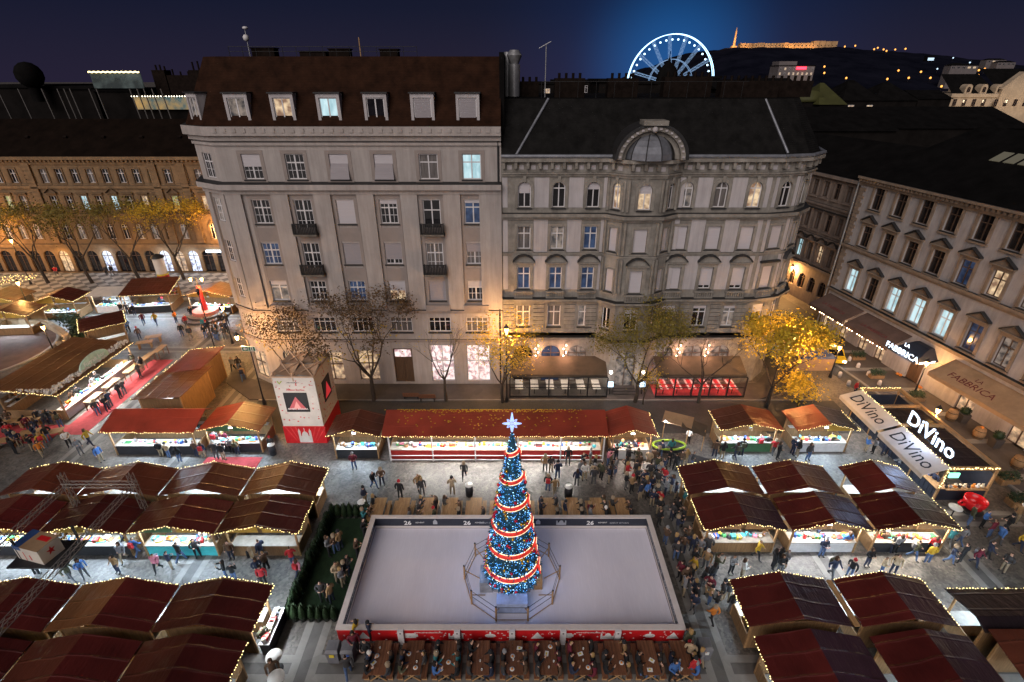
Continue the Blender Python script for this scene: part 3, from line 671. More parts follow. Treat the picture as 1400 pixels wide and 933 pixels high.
for r, (z, ww, hh) in rowsA.items():
    for i, u in enumerate(ax):
        pane, style, bl, bm, bal = spec[r][i]
        awn = bal == 2; bal = bal == 1; dz = 0.75 if bal else 0
        if awn:
            aw = MB(); aw.hexa([F.pt(u+a, d, z+.03) for a, d in ((-.8, .32), (.8, .32), (.8, .28), (-.8, .28))], [F.pt(u+a, d, z+1.25) for a, d in ((-.72, -.03), (.72, -.03), (.72, -.07), (-.72, -.07))]); aw.build('awning_blind', [M['blind_dark']], A)
        window(A, F, u, z-dz, ww, hh+dz, style, pane, blind=bl, blind_mat=bm or 'blind', depth=0.14, sill=None if bal else 'zinc',
               surround=surround_mesh('A', ww, hh, 0.14, M['stucco_dark'], 0.3, 0.03) if r == 'top' else None)
        if bal:
            bb = MB(); y = 0.25
            fbox(bb, F, u-1.0, u+1.0, 0.05, 0.75, z-0.95, z-0.80, 0)
            for q in range(15):
                uu = u-0.98+1.96*q/14; fbox(bb, F, uu-0.045, uu+0.045, 0.70, 0.75, z-0.79, z+0.1, 1)
            for uu in (u-0.97, u+0.97):
                for q in range(5): fbox(bb, F, uu-0.02, uu+0.02, 0.26+q*0.1, 0.31+q*0.1, z-0.79, z+0.1, 1)
            fbox(bb, F, u-1.02, u+1.02, 0.68, 0.77, z+0.101, z+0.16, 1)
            bb.build('balcony', [M['stone_dark'], M['iron']], A)
for i, (u, z, ww, hh) in enumerate(shopsA):
    if i == 3:
        d = window(A, F, u, z, ww, hh, 'two', 'door_wood', 'door_wood', label='tall wooden entrance door with a warm lit fanlight'); d.name = 'door'
        fl = MB(); fl.box(-0.8, 0.8, -0.05, -0.03, 2.9, 3.7); place('fanlight', fl.mesh('fanlight', [M['g_shop']]), d)
    else: window(A, F, u, z, ww, hh, 'shop', ('g_shop_warm', 'g_shop_warm', 'g_shop_warm', '', 'g_shop', 'g_shop')[i], 'white_paint' if i > 3 else 'brown_paint').name = 'shop_window'
cn = MB()
band(cn, ALn, 0.003, 0.30, 23.35, 23.75, 0); band(cn, ALn, 0.003, 0.62, 23.752, 24.45, 0, 1); band(cn, ALn, 0.003, 0.16, 22.98, 23.2, 0, 1)
for q in range(30): fbox(cn, F, 0.5+q*0.78, 0.82+q*0.78, 0.62, 0.68, 24.0, 24.3, 0)
cn.build('cornice', [M['stucco'], M['zinc']], A)
sc_ = MB(); band(sc_, ALn, 0.003, 0.28, 19.1, 19.5, 0); band(sc_, ALn, 0.003, 0.62, 19.502, 19.95, 0, 1, 20.1)
sc_.build('string_course', [M['stucco'], M['zinc']], A)
b2 = MB(); band(b2, ALn, 0.003, 0.15, 8.0, 8.28, 0, 1); band(b2, ALn, 0.003, 0.12, 4.9, 5.2, 0, 1); pass
b2.build('plinth_band', [M['stucco_dark'], M['zinc']], A)
# roof: steep front slope, flat top, tall verge wall towards the neighbour
rf = MB(); lo = offset_line(ALn, 0.25); hi = offset_line(ALn, -2.15); hi[-1] = (hi[-1][0], hi[-1][1])
for (a, b), (c, e) in zip(zip(lo, lo[1:]), zip(hi, hi[1:])):
    rf.quad((*a, 24.46), (*b, 24.46), (*e, 29.4), (*c, 29.4), 0)
rf.add([(*p, 29.4) for p in hi] + [(-0.9, 62, 29.4)], [tuple(range(len(hi)+1))], 1)
rf.quad((-0.9, 44.25, 24.46), (-0.9, 62, 24.46), (-0.9, 62, 29.4), (-0.9, 46.65, 29.4), 1)
rf.quad((-0.9, 62, 0), (-28.6, 62, 0), (-28.6, 62, 24.46), (-0.9, 62, 24.46), 1); rf.quad((-0.9, 62, 24.46), (-28.85, 62, 24.46), (-26.45, 62, 29.4), (-0.9, 62, 29.4), 1)
rf.box(-1.0, -0.62, 45.2, 62, 22.2, 29.65, 1)
roof = rf.build('roof', [M['tile_brown'], M['roof_black']], A)
def dormer(F, u, zb, hh, ww, parent, pane, style, blind=0, top_d=-1.7, m='white_paint'):
    d = MB(); hw = ww/2
    fbox(d, F, u-hw, u-hw+0.22, -1.6, 0.05, zb, zb+hh, 0); fbox(d, F, u+hw-0.22, u+hw, -1.6, 0.05, zb, zb+hh, 0)
    fbox(d, F, u-hw+0.22, u+hw-0.22, -0.3, 0.05, zb, zb+0.25, 0); fbox(d, F, u-hw+0.22, u+hw-0.22, -0.3, 0.05, zb+hh-0.3, zb+hh, 0)
    fbox(d, F, u-hw-0.1, u+hw+0.1, -1.9, 0.18, zb+hh+0.002, zb+hh+0.1, 1)
    fbox(d, F, u-hw+0.22, u+hw-0.22, -1.5, -0.31, zb, zb+hh-0.001, 1)
    o = d.build('dormer', [M['plaster'], M['zinc']], parent)
    iw, ih = ww-0.46, hh-0.57
    wo_ = put('window', win_mesh(iw, ih, style, M[m]), o, F.pt(u, -0.08, zb+0.26), F.rz)
    put('pane', pane_mesh(iw, ih, False, M[pane]), o, F.pt(u, -0.08, zb+0.26), F.rz)
    if blind: put('roller_blind', box_mesh('roller_blind', (-iw/2+0.08, iw/2-0.08, -0.04, -0.022, 0.1, ih-0.08), M['blind_dark']), o, F.pt(u, -0.08, zb+0.26), F.rz)
for i, (u, pn, bl) in enumerate(zip([u-0.15 for u in ax], ('g_dim', 'g_warm', 'g_cool', 'g_dark', 'g_dark', 'g_dark'), (0, 0, 0, 0, 1, 1))):
    dormer(F, u, 24.6, 2.2, 1.85, A, pn, 'two', bl)
dormer(segs[2], segs[2].L/2, 24.6, 2.2, 1.5, A, 'g_dim', 'two', 0)
for (x, y, sx_, sy_, h) in ((-21, 50, 1.9, 1.0, 1.1), (-14.6, 50, 1.7, 1.0, 1.0), (-10.4, 50, 1.5, 1, 0.95), (-18.5, 55, 2.4, 1.2, 1.0)):
    c = MB(); c.box(x-sx_/2, x+sx_/2, y-sy_/2, y+sy_/2, 29.4, 29.4+h*.6); c.box(x-sx_/2-0.08, x+sx_/2+0.08, y-sy_/2-0.08, y+sy_/2+0.08, 29.402+h*.6, 29.48+h*.6)
    c.build('chimney', [M['chimney']], A)
rl = MB()
for q in range(15): rl.tube((-23.2+q*1.1, 48.2, 29.4), (-23.2+q*1.1, 48.2, 30.15), 0.025, n=4)
rl.tube((-23.2, 48.2, 30.15), (-7.8, 48.2, 30.15), 0.025, n=4); rl.tube((-23.2, 48.2, 29.8), (-7.8, 48.2, 29.8), 0.02, n=4)
rl.build('roof_railing', [M['iron']], A)
an = MB(); an.tube((-21.9, 49, 29.4), (-21.9, 49, 31.4), 0.04, n=5); an.ball((-21.9, 48.9, 30.8), 0.26, 8, 1, 1.0); an.ball((-21.8, 48.9, 31.5), 0.24, 8, 1, .5)
an.build('antenna_mast', [M['grey_metal'], M['white_paint']], A)
a2 = MB(); a2.tube((-12.9, 50, 29.4), (-12.9, 50, 30.9), 0.05, n=5); a2.build('antenna_rod', [M['wood']], A)
dp = MB(); dp.tube(F.pt(F.L-0.25, 0.1, 0), F.pt(F.L-0.25, 0.1, 23.3), 0.08, n=6); dp.build('downpipe', [M['zinc']], A)
fl = MB(); fl.tube((0.2, 50.5, 26.4), (0.2, 50.5, 28.9), 0.5, 0.5, 8); fl.tube((0.2, 50.5, 28.9), (0.2, 50.5, 29.6), 0.36, 0.66, 8); fl.tube((0.2, 50.5, 29.6), (0.2, 50.5, 30.0), 0.66, 0.4, 8); fl.tube((-.4, 52, 26), (-.4, 52, 29.9), 0.35, n=8)
fl.build('ventilation_stack', [M['grey_metal']], A)

# ------------------------------------------------------------------ house B: ornate stone house with slate mansard and canted bay
B = thing('stone_house', 'ornate grey stone house with black slate mansard and arched dormer over the central bay', 'building', (12, 50, 0))
BLn = [(-0.88, 44.5), (8.1, 44.5), (9.55, 43.45), (12.65, 43.45), (14.1, 44.5), (22.2, 44.5), (24.7, 45.2), (26.5, 46.9), (27.3, 49.4), (27.5, 62)]
bs_ = [Fac(a, b) for a, b in zip(BLn, BLn[1:])]
wl = MB()
rowsB = {'f3': (17.95, 1.1, 2.15), 'f2': (14.25, 1.15, 2.05), 'f1': (10.45, 1.15, 2.1), 'mezz': (6.6, 1.25, 2.15)}
colsB = [(bs_[0], x+0.88) for x in (1.06, 3.99, 6.93)] + [(bs_[1], bs_[1].L/2), (bs_[2], bs_[2].L/2), (bs_[3], bs_[3].L/2)] + [(bs_[4], x-14.1) for x in (14.85, 17.8, 20.7)] + [(bs_[5], bs_[5].L/2), (bs_[6], bs_[6].L/2), (bs_[7], bs_[7].L/2)] + [(bs_[8], u) for u in (2.2, 5.2, 8.2, 11.2)]
paneB = {'f3': [('g_dark', .45), ('g_dark', .0), ('g_dark', .3), ('g_warm', 0), ('g_warm', .38), ('g_dark', 0), ('g_dim', 0), ('g_curtain', 0), ('g_warm', 0), ('g_dark', 0), ('g_dark', 0), ('g_dark', 0)],
 'f2': [('g_curtain', 0), ('g_dim', 0), ('g_blue', 0), ('g_dark', 1), ('g_dark', 1), ('g_dark', 1), ('g_dark', 1), ('g_dark', 1), ('g_dark', 1), ('g_dark', 1), ('g_dark', 1), ('g_dark', 0)],
 'f1': [('g_blue', 0), ('g_blue', 0), ('g_blue', 0), ('g_dark', 1), ('g_dark', 1), ('g_dark', 1), ('g_dark', 1), ('g_dark', .85), ('g_dark', .85), ('g_dark', 1), ('g_dark', 1), ('g_dark', 0)],
 'mezz': [('g_curtain', 0), ('g_curtain', 0), ('g_dim', 0), ('g_dark', 0), ('g_dark', .2), ('g_dark', 0), ('g_curtain', .2), ('g_dark', .15), ('g_dim', .15), ('g_dark', .4), ('g_dark', 0), ('g_dark', 0)]}
ops = {id(s): [] for s in bs_}
for ci, (s, u) in enumerate(colsB):
    narrow = s in (bs_[1], bs_[3])
    for r, (z, ww, hh) in rowsB.items():
        w2 = ww*0.62 if narrow else ww
        ops[id(s)].append((u, z, w2, hh, r == 'f3'))
        i = min(ci, 11); pn, bl = paneB[r][i]
        style = 'arch' if r == 'f3' else ('two' if narrow else 'cross')
        sur = None
        if r == 'f3': sur = surround_mesh('B3', w2, hh, 0.18, M['stone'], 0.26, 0.10, 'arch')
        elif r == 'f2' and not narrow: sur = surround_mesh('B2', w2, hh, 0.18, M['stone'], 0.24, 0.09, 'flat')
        elif r == 'f1' and not narrow: sur = surround_mesh('B1', w2, hh, 0.18, M['stone'], 0.30, 0.12, 'segment' if ci != 9 else 'hood', M['zinc'])
        elif r in ('f1', 'f2'): sur = surround_mesh('Bn', w2, hh, 0.18, M['stone'], 0.12, 0.06, 'flat')
        window(B, s, u, z, w2, hh, style, pn, blind=bl, blind_mat='blind', depth=0.18, sill='zinc', surround=sur)
        if r == 'mezz' and not narrow: pass
# ground floor arches and doors
gB = [(bs_[0], x+0.88) for x in (1.1, 3.85, 6.4)] + [(bs_[2], bs_[2].L/2)] + [(bs_[4], x-14.1) for x in (15.0, 17.9, 20.6)]
for i, (s, u) in enumerate(gB):
    ops[id(s)].append((u, 0.3, 1.9, 4.2, True))
    window(B, s, u, 0.3, 1.9, 4.2, 'arch', ('g_dark', 'g_blue', 'g_dim', 'g_dim', 'g_dim', 'g_dim', 'g_dim')[i], 'brown_paint', depth=0.24).name = 'arched_shop_window'
for s in bs_:
    wall_open(wl, s, 0, s.L, 0, 20.9, ops[id(s)], 0.35, 0, 0)
# pale plaster panels between the stone window frames
for s, us in ((bs_[0], [-0.6+0.88, 2.52+0.88, 5.45+0.88, 8.0+0.88]), (bs_[4], [14.1-14.1+0.32, 16.32-14.1, 19.25-14.1, 22.0-14.1-0.3])):
    for q, u in enumerate(us):
        hw = 0.62 if 0 < q < 3 else 0.22
        for z0, z1 in ((17.95, 20.45), (14.0, 16.9), (10.4, 13.6)):
            u0, u1 = max(0.05, u-hw), min(s.L-0.05, u+hw)
            if u1 > u0: fbox(wl, s, u0, u1, 0.002, 0.03, z0, z1, 1)
for s in bs_[5:8]:
    for u in (0.25, s.L-0.25):
        for z0, z1 in ((17.95, 20.45), (14.0, 16.9), (10.4, 13.6)): fbox(wl, s, u-0.16, u+0.16, 0.002, 0.03, z0, z1, 1)
# rusticated lower storey: raised courses in piers between the windows
for s, axs in ((bs_[0], [1.94, 4.87, 7.81]), (bs_[4], [0.75, 3.7, 6.6])):
    mids = [(a+c)/2 for a, c in zip(axs, axs[1:])] + [axs[0]-1.35, min(s.L-0.6, axs[-1]+1.2)]
    for mdu in mids:
        for q in range(8): fbox(wl, s, max(0.02, mdu-0.5), min(s.L-0.02, mdu+0.5), 0.002, 0.10, 6.0+q*0.42, 6.36+q*0.42, 0)
for s in (bs_[0], bs_[4], bs_[5], bs_[6]):
    for q in range(10): fbox(wl, s, 0.02, s.L-0.02, 0.002, 0.04, 5.62+0*q, 5.9, 0)
# half columns on the bay
for s in bs_[1:4]:
    for u in (0.16, s.L-0.16):
        for z0, z1 in ((17.8, 20.4), (14.0, 16.9), (10.4, 13.6)):
            wl.tube(s.pt(u, 0.08, z0), s.pt(u, 0.08, z1), 0.15, 0.13, 8, 0)
wl.quad((27.5, 62, 0), (-0.88, 62, 0), (-0.88, 62, 22), (27.5, 62, 22), 0)
wl.build('wall', [M['stone'], M['plaster']], B)
def ledge(nm, *bands):
    mb = MB()
    for (d1, z0, z1, top) in bands: band(mb, BLn, 0.003, d1, z0, z1, 0, 1 if top else 0)
    return mb.build(nm, [M['stone'], M['zinc'], M['plaster']], B)
ledge('string_course', (0.22, 16.95, 17.2, 0), (0.5, 17.202, 17.5, 1))
ledge('string_course', (0.30, 9.2, 9.42, 0), (0.62, 9.422, 9.62, 1)); ledge('string_course', (0.25, 5.2, 5.45, 0), (0.5, 5.452, 5.6, 1))
ledge('string_course', (0.10, 13.75, 13.92, 1))
for s, u in colsB[:12]:
    if s in (bs_[1], bs_[3]): continue
    bal = MB()
    fbox(bal, s, u-0.85, u+0.85, 0.12, 0.34, 10.18, 10.3, 0); fbox(bal, s, u-0.85, u+0.85, 0.12, 0.34, 9.625, 9.72, 0)
    for q in range(8):
        uu = u-0.74+q*0.21; fbox(bal, s, uu-0.05, uu+0.05, 0.17, 0.29, 9.721, 10.179, 0)
    bal.build('balustrade', [M['stone']], B)
cb = MB()
band(cb, BLn, 0.003, 0.16, 20.55, 20.75, 0); band(cb, BLn, 0.003, 0.10, 20.9, 21.75, 0); band(cb, BLn, 0.003, 0.62, 21.76, 22.05, 0, 1); band(cb, BLn, 0.003, 0.30, 20.752, 20.9, 0, 1)
for s in bs_[:9]:
    n = max(1, int(s.L/0.98)); st_ = s.L/n
    for q in range(n):
        u = (q+0.5)*st_
        fbox(cb, s, u-0.42, u-0.18, 0.101, 0.5, 21.2, 21.755, 0); fbox(cb, s, u-0.02, u+0.36, 0.101, 0.135, 21.1, 21.45, 2)
cb.build('cornice', [M['stone'], M['zinc'], M['plaster']], B)
for run in (BLn[:2]+[(8.2, 44.5)], [(14.0, 44.5)]+BLn[4:]):
    o = offset_line(run, 0.5)
    gt = MB()
    for a, c in zip(o, o[1:]): gt.tube((*a, 22.2), (*c, 22.2), 0.16, n=8)
    gt.build('gutter', [M['zinc_pale']], B)
RLn = [(-0.88, 44.5), (22.2, 44.5), (24.7, 45.2), (26.5, 46.9), (27.3, 49.4), (27.5, 62)]
rb = MB(); lo = offset_line(RLn, 0.3); hi = offset_line(RLn, -2.3)
for (a, c), (e_, f_) in zip(zip(lo, lo[1:]), zip(hi, hi[1:])): rb.quad((*a, 22.06), (*c, 22.06), (*f_, 26.35), (*e_, 26.35), 0)
rb.add([(*p, 26.35) for p in hi]+[(-0.6, 62, 26.35)], [tuple(range(len(hi)+1))], 1)
for (xa, ya, za), (xb, yb, zb) in (((0.3, 44.25, 22.2), (3.0, 46.7, 26.35)), ((22.6, 44.3, 22.4), (21.0, 46.85, 26.3))): rb.tube((xa, ya, za), (xb, yb, zb), 0.12, n=6, m=2)
rb.build('roof', [M['slate'], M['roof_black'], M['zinc_pale']], B)
for x in (1.8, 9.0-1.6, 5.0, 20.0):
    sk = MB(); sk.rbox((x, 44.95 if x != 5.0 else 44.75, 23.05 if x != 5.0 else 22.75), 0.5, 0.12, 0.6, rx=R(-30)); sk.build('roof_hatch', [M['zinc_pale']], B)
# arched dormer with a zinc half dome
dm = MB(); cx, z0 = 11.1, 22.07; n = 18
def ring(r0, r1, y0, y1, m, zz=z0, a0=0.0, sq=0.92):
    for q in range(n):
        t0, t1 = PI*q/n, PI*(q+1)/n
        p4 = lambda y: [(cx-r*math.cos(t), y, zz+sq*r*math.sin(t)) for r, t in ((r1, t0), (r1, t1), (r0, t1), (r0, t0))]
        dm.hexa(p4(y0), p4(y1), m)
ring(2.35, 2.72, 42.85, 44.6, 0); ring(2.72, 2.95, 42.7, 46.5, 1); ring(2.0, 2.35, 43.3, 44.6, 0)
for q in range(17):
    t = PI*(q+0.5)/17; dm.rbox((cx-2.53*math.cos(t), 42.8, z0+0.92*2.53*math.sin(t)), 0.2, 0.12, 0.14, m=3)
dm.box(cx-0.95, cx+0.95, 42.55, 44.2, z0+2.55, z0+2.9, 0); dm.ball((cx, 42.75, z0+2.25), 0.24, 8, 3)
dm.build('dormer_arch', [M['stone'], M['zinc'], M['zinc_pale'], M['plaster']], B)
dd = MB(); pr = [(2.0*math.cos(a), 2.0*math.sin(a)) for a in [PI/2*q/6 for q in range(7)]]
dd.lathe(pr, (cx, 44.0, z0), 5, 0, False, PI, 2*PI)
for q in range(6):
    t = PI+PI*q/5; dd.path([(cx+r*1.01*math.cos(t), 44.0+r*1.01*math.sin(t), z0+z*1.01) for r, z in pr], 0.05, 4, 1)
dd.build('half_dome', [M['zinc_pale'], M['zinc']], B)
for (x, y, sx_, h) in ((5.0, 50, 2.6, 1.5), (9.6, 50, 2.6, 1.5), (15.5, 51, 4.2, 1.6), (20.6, 50, 5.0, 1.3), (25, 51, 3.0, 1.3), (1.5, 52, 1.8, 1.2)):
    c = MB(); c.box(x-sx_/2, x+sx_/2, y-0.6, y+0.6, 26.35, 26.35+h)
    for q in range(int(sx_/0.6)): c.tube((x-sx_/2+0.4+q*0.6, y, 26.35+h), (x-sx_/2+0.4+q*0.6, y, 26.75+h), 0.12, n=6)
    c.build('chimney', [M['chimney']], B)
rr = MB(); rr.tube((2.5, 48.4, 27.6), (20, 48.4, 27.6), 0.03, n=4)
for q in range(12): rr.tube((2.5+q*1.55, 48.4, 26.35), (2.5+q*1.55, 48.4, 27.6), 0.025, n=4)
rr.build('roof_railing', [M['iron']], B)
am = MB(); am.tube((2.9, 50, 26.35), (2.9, 50, 30.3), 0.05, n=5); am.tube((2.3, 50, 30.1), (3.3, 50, 30.6), 0.05, n=4)
for q in range(5): am.tube((2.4+q*0.2, 49.7, 30.15+q*0.1), (2.4+q*0.2, 50.3, 30.15+q*0.1), 0.02, n=4)
am.build('antenna', [M['grey_metal']], B)
# awnings over the two glazed terraces are fixed to the wall
def wedge(parent, x0, x1, y0, y1, zb, zf, m, name='awning', drop=0.25):
    mb = MB()
    mb.hexa(((x0, y1, zf-0.04), (x1, y1, zf-0.04), (x1, y0, zb-0.04), (x0, y0, zb-0.04)), ((x0, y1, zf), (x1, y1, zf), (x1, y0, zb), (x0, y0, zb)))
    mb.box(x0, x1, y1-0.03, y1-0.005, zf-drop, zf-0.041)
    return mb.build(name, [M[m]], parent)
wedge(B, -0.2, 9.2, 44.42, 42.2, 3.35, 2.55, 'canvas_dark'); wedge(B, 14.0, 22.6, 44.42, 42.2, 3.35, 2.55, 'canvas_dark')
# wall lamps: chains of three warm bulbs between the arches
for s, u in [(bs_[0], x) for x in (2.45+0.88, 5.2+0.88)] + [(bs_[4], x-14.1) for x in (16.4, 19.2)]:
    wlm = MB(); fbox(wlm, s, u-0.05, u+0.05, 0.01, 0.1, 3.3, 4.8, 0)
    for q in range(4): wlm.ball(s.pt(u+(0.12 if q % 2 else -0.12), 0.2, 3.45+q*0.38), 0.07, 6, 1)
    wo2 = wlm.build('wall_lamp', [M['iron'], M['warm_bulb']], B); lamp(s.pt(u, 0.7, 4.0), 150, (1.0, 0.52, 0.33), B, 0.15)

# ------------------------------------------------------------------ house C: long ochre house beyond the left market
Cc = thing('long_house', 'long ochre four-storey house with arched shops at the far left beyond the market', 'building', (-62, 84, 0))
CLn = [(-92, 78), (-36, 78)]; F = Fac(*CLn); cw = MB(); oc = []; SODC = (1.0, 0.56, 0.2)
cx0 = [x+92 for x in [-86.9+2.27*q for q in range(22)]]
rowC = {'t': (14.0, 1.0, 1.95), 'm': (10.0, 1.0, 2.1), 'l': (5.5, 1.05, 2.4)}
for i, u in enumerate(cx0):
    if u > F.L-0.8: continue
    for r, (z, ww, hh) in rowC.items():
        oc.append((u, z, ww, hh, r == 'l'))
        pn = rnd.choice(['g_dark']*6+['g_curtain']*2+['g_cool', 'g_green', 'g_warm'])
        if r == 'l': pn = rnd.choice(['g_dark', 'g_curtain', 'g_dim'])
        window(Cc, F, u, z, ww, hh, 'arch' if r == 'l' else 'cross', pn, depth=0.18,
               surround=surround_mesh('C'+r, ww, hh, 0.18, M['ochre_dark'], 0.22, 0.10, {'t': 'flat', 'm': 'hood' if i % 4 else 'triangle', 'l': 'arch'}[r]))
shopsC = [u+0.2 for u in cx0[1::1]][:20]
for i, u in enumerate(shopsC):
    if i % 1 == 0 and u < F.L-1.5:
        oc.append((u, 0.15, 1.7, 3.5, True))
        window(Cc, F, u, 0.15, 1.7, 3.5, 'arch', 'g_shop_blue' if i in (9, 13, 15, 18) else ('g_shop_warm' if i in (6, 14) else 'g_dark'), 'brown_paint', depth=0.2).name = 'arched_shop_window'
        if i in (6, 9, 13, 15, 18): lamp(F.pt(u, 0.9, 3.0), 150, (0.7, 0.83, 1.0) if i != 6 else SODC, Cc, 0.3)
wall_open(cw, F, 0, F.L, 0, 17.3, oc, 0.35, 0, 0)
for c in (-71.9+1.1, -52.3-0.2, -49.0+.7): 
    u = c+92; fbox(cw, F, u-0.5, u+0.5, 0.002, 0.25, 4.9, 17.0, 0)
    for q in range(20): fbox(cw, F, u-0.56, u+0.56, 0.251, 0.31, 5.0+q*0.6, 5.42+q*0.6, 0)
for q in range(9): fbox(cw, F, 0.1, F.L-0.1, 0.003, 0.006, 0.2, 0.3)
cw.quad((-36, 78, 0), (-36, 96, 0), (-36, 96, 17.3), (-36, 78, 17.3)); cw.build('wall', [M['ochre']], Cc)
def runs(parent, pts, mats_, *bands, name='string_course'):
    mb = MB()
    for (d1, z0, z1, top) in bands: band(mb, pts, 0.003, d1, z0, z1, 0, 1 if top else 0)
    return mb.build(name, mats_, parent)
runs(Cc, CLn, [M['ochre'], M['zinc']], (0.25, 13.2, 13.6, 1), (0.1, 13.602, 13.9, 0)); runs(Cc, CLn, [M['ochre'], M['zinc']], (0.25, 9.1, 9.5, 1)); runs(Cc, CLn, [M['ochre'], M['zinc']], (0.3, 4.2, 4.75, 1))
mb = MB(); band(mb, CLn, 0.003, 0.2, 16.6, 17.0, 0); band(mb, CLn, 0.003, 0.7, 17.3, 17.75, 0, 1)
for q in range(90): fbox(mb, F, 0.2+q*0.62, 0.5+q*0.62, 0.003, 0.55, 17.01, 17.298, 0)
mb.build('cornice', [M['ochre'], M['zinc']], Cc)
mb = MB(); mb.quad((-92, 77.4, 17.8), (-35.5, 77.4, 17.8), (-35.5, 84, 22.3), (-92, 84, 22.3)); mb.quad((-92, 96, 17), (-92, 84, 22.3), (-35.5, 84, 22.3), (-35.5, 96, 17)); mb.tri((-35.5, 77.4, 17.8), (-35.5, 96, 17), (-35.5, 84, 22.3)); 
for q in range(9): mb.rbox((-88+q*5.6, 80.5, 20.05), 0.5, 0.4, 0.3, rx=R(34), m=1)
mb.build('roof', [M['roof_darkbrown'], M['chimney']], Cc)
mb = MB(); fbox(mb, F, 92-47.8, 92-42.8, 0.4, 0.6, 3.55, 3.85); mb.build('lit_shop_sign', [emit('cool_sign_band', (0.7, 0.85, 1.0), 8.0)], Cc)

# ------------------------------------------------------------------ house E: grey house with pediments along the right-hand street
E_ = thing('grey_house', 'grey rendered house with brown stone pediments and lit tall windows at right edge', 'building', (45, 38, 0))
ELn = [(38.9, 58.6), (46.5, 11.0)]; F = Fac(*ELn); ew = MB(); oe = []
us = [2.75+2.95*q for q in range(15)]
rowE = {'top': (15.1, 1.3, 2.25), 'mid': (11.0, 1.3, 2.25), 'low': (5.7, 1.3, 2.6)}
lit = {('low', 0): 'g_cool', ('low', 2): 'g_cool', ('low', 3): 'g_cool', ('low', 4): 'g_cool', ('low', 5): 'g_blue', ('low', 6): 'g_dim', ('mid', 4): 'g_blue', ('mid', 5): 'g_warm', ('mid', 6): 'g_dim'}
for i, u in enumerate(us):
    for r, (z, ww, hh) in rowE.items():
        oe.append((u, z, ww, hh, False)); pn = lit.get((r, i), 'g_dark')
        window(E_, F, u, z, ww, hh, 'cross', pn, 'brown_paint' if pn != 'g_cool' else 'white_paint', depth=0.2, sill='zinc',
               surround=surround_mesh('E'+r, ww, hh, 0.2, M['brown_stone'], 0.26, 0.12, 'flat' if r == 'top' else 'triangle', M['zinc']))
dse = [10.4+0.9, 16.0, 20.3, 24.4, 28.5, 33]
for u in (0.9, 3.9, 6.9, 9.3): oe.append((u, 0.12, 1.2, 2.4, False)); window(E_, F, u, 0.12, 1.2, 2.4, 'two', 'g_shop_warm', 'brown_paint', depth=0.2).name = 'door'
for u in (19.4, 24.2, 29.0, 33.5): oe.append((u, 0.12, 1.6, 2.4, False)); window(E_, F, u, 0.12, 1.6, 2.4, 'two', 'g_shop_warm', 'brown_paint', depth=0.2).name = 'door'
oe.append((13.7, 0.12, 1.5, 2.9, True)); window(E_, F, 13.7, 0.12, 1.5, 2.9, 'arch', 'door_wood', 'door_wood', depth=0.2).name = 'arched_door'
wall_open(ew, F, 0, F.L, 0, 17.4, oe, 0.35, 0, 0)
for q in range(28): fbox(ew, F, 0.02, 0.85 if q % 2 else 0.6, 0.002, 0.07, 5.6+q*0.41, 5.96+q*0.41, 1)
for q in range(7): fbox(ew, F, 0.02, F.L-0.02, 0.002, 0.03, 3.3+q*0.0, 3.32, 1)
ew.quad((38.9, 58.6, 0), (55, 62, 0), (55, 62, 17.4), (38.9, 58.6, 17.4), 0)
ew.build('wall', [M['grey_plaster'], M['brown_stone']], E_)
runs(E_, ELn, [M['brown_stone'], M['zinc']], (0.12, 10.2, 10.45, 0), (0.3, 10.452, 10.75, 1)); runs(E_, ELn, [M['brown_stone'], M['zinc']], (0.2, 4.85, 5.1, 0), (0.45, 5.102, 5.3, 1))
mb = MB(); band(mb, ELn, 0.003, 0.25, 17.4, 17.7, 0); band(mb, ELn, 0.003, 0.75, 18.05, 18.3, 0, 1); band(mb, ELn, 0.003, 0.12, 17.702, 18.049, 0)
for q in range(100): fbox(mb, F, 0.1+q*0.48, 0.36+q*0.48, 0.121, 0.55, 17.72, 18.045, 0)
mb.build('cornice', [M['brown_stone'], M['zinc']], E_)
mb = MB(); o0 = F.pt(0, 0.5, 18.35); o1 = F.pt(F.L, 0.5, 18.35); r0 = F.pt(3, -9, 23.4); r1 = F.pt(F.L, -9, 23.4); q0 = F.pt(0, -18, 18.35); q1 = F.pt(F.L, -18, 18.35)
mb.quad(o0, o1, r1, r0); mb.tri(o0, r0, q0); mb.quad(q0, r0, r1, q1)
mb.build('roof', [M['roof_black']], E_)
nrm = (o1-o0).cross(r0-o0).normalized(); 
for q, (fu, col) in enumerate(((9, 1), (10.3, 1), (11.6, 1), (14.6, 1), (15.9, 1))):
    a = o0+(o1-o0)*(fu/F.L)+(r0-F.pt(3, 0.5, 18.35))*0.52; dv = (r0-F.pt(3, 0.5, 18.35))*0.14; uv = F.u*0.95
    sgn = 1 if nrm.z > 0 else -1; h = nrm*0.06*sgn
    mb = MB(); mb.hexa((a, a+uv, a+uv+dv, a+dv), (a+h, a+uv+h, a+uv+dv+h, a+dv+h)); mb.build('skylight', [emit('dim_skylight_%d' % q, (0.42, 0.36, 0.2), 0.16)], E_)
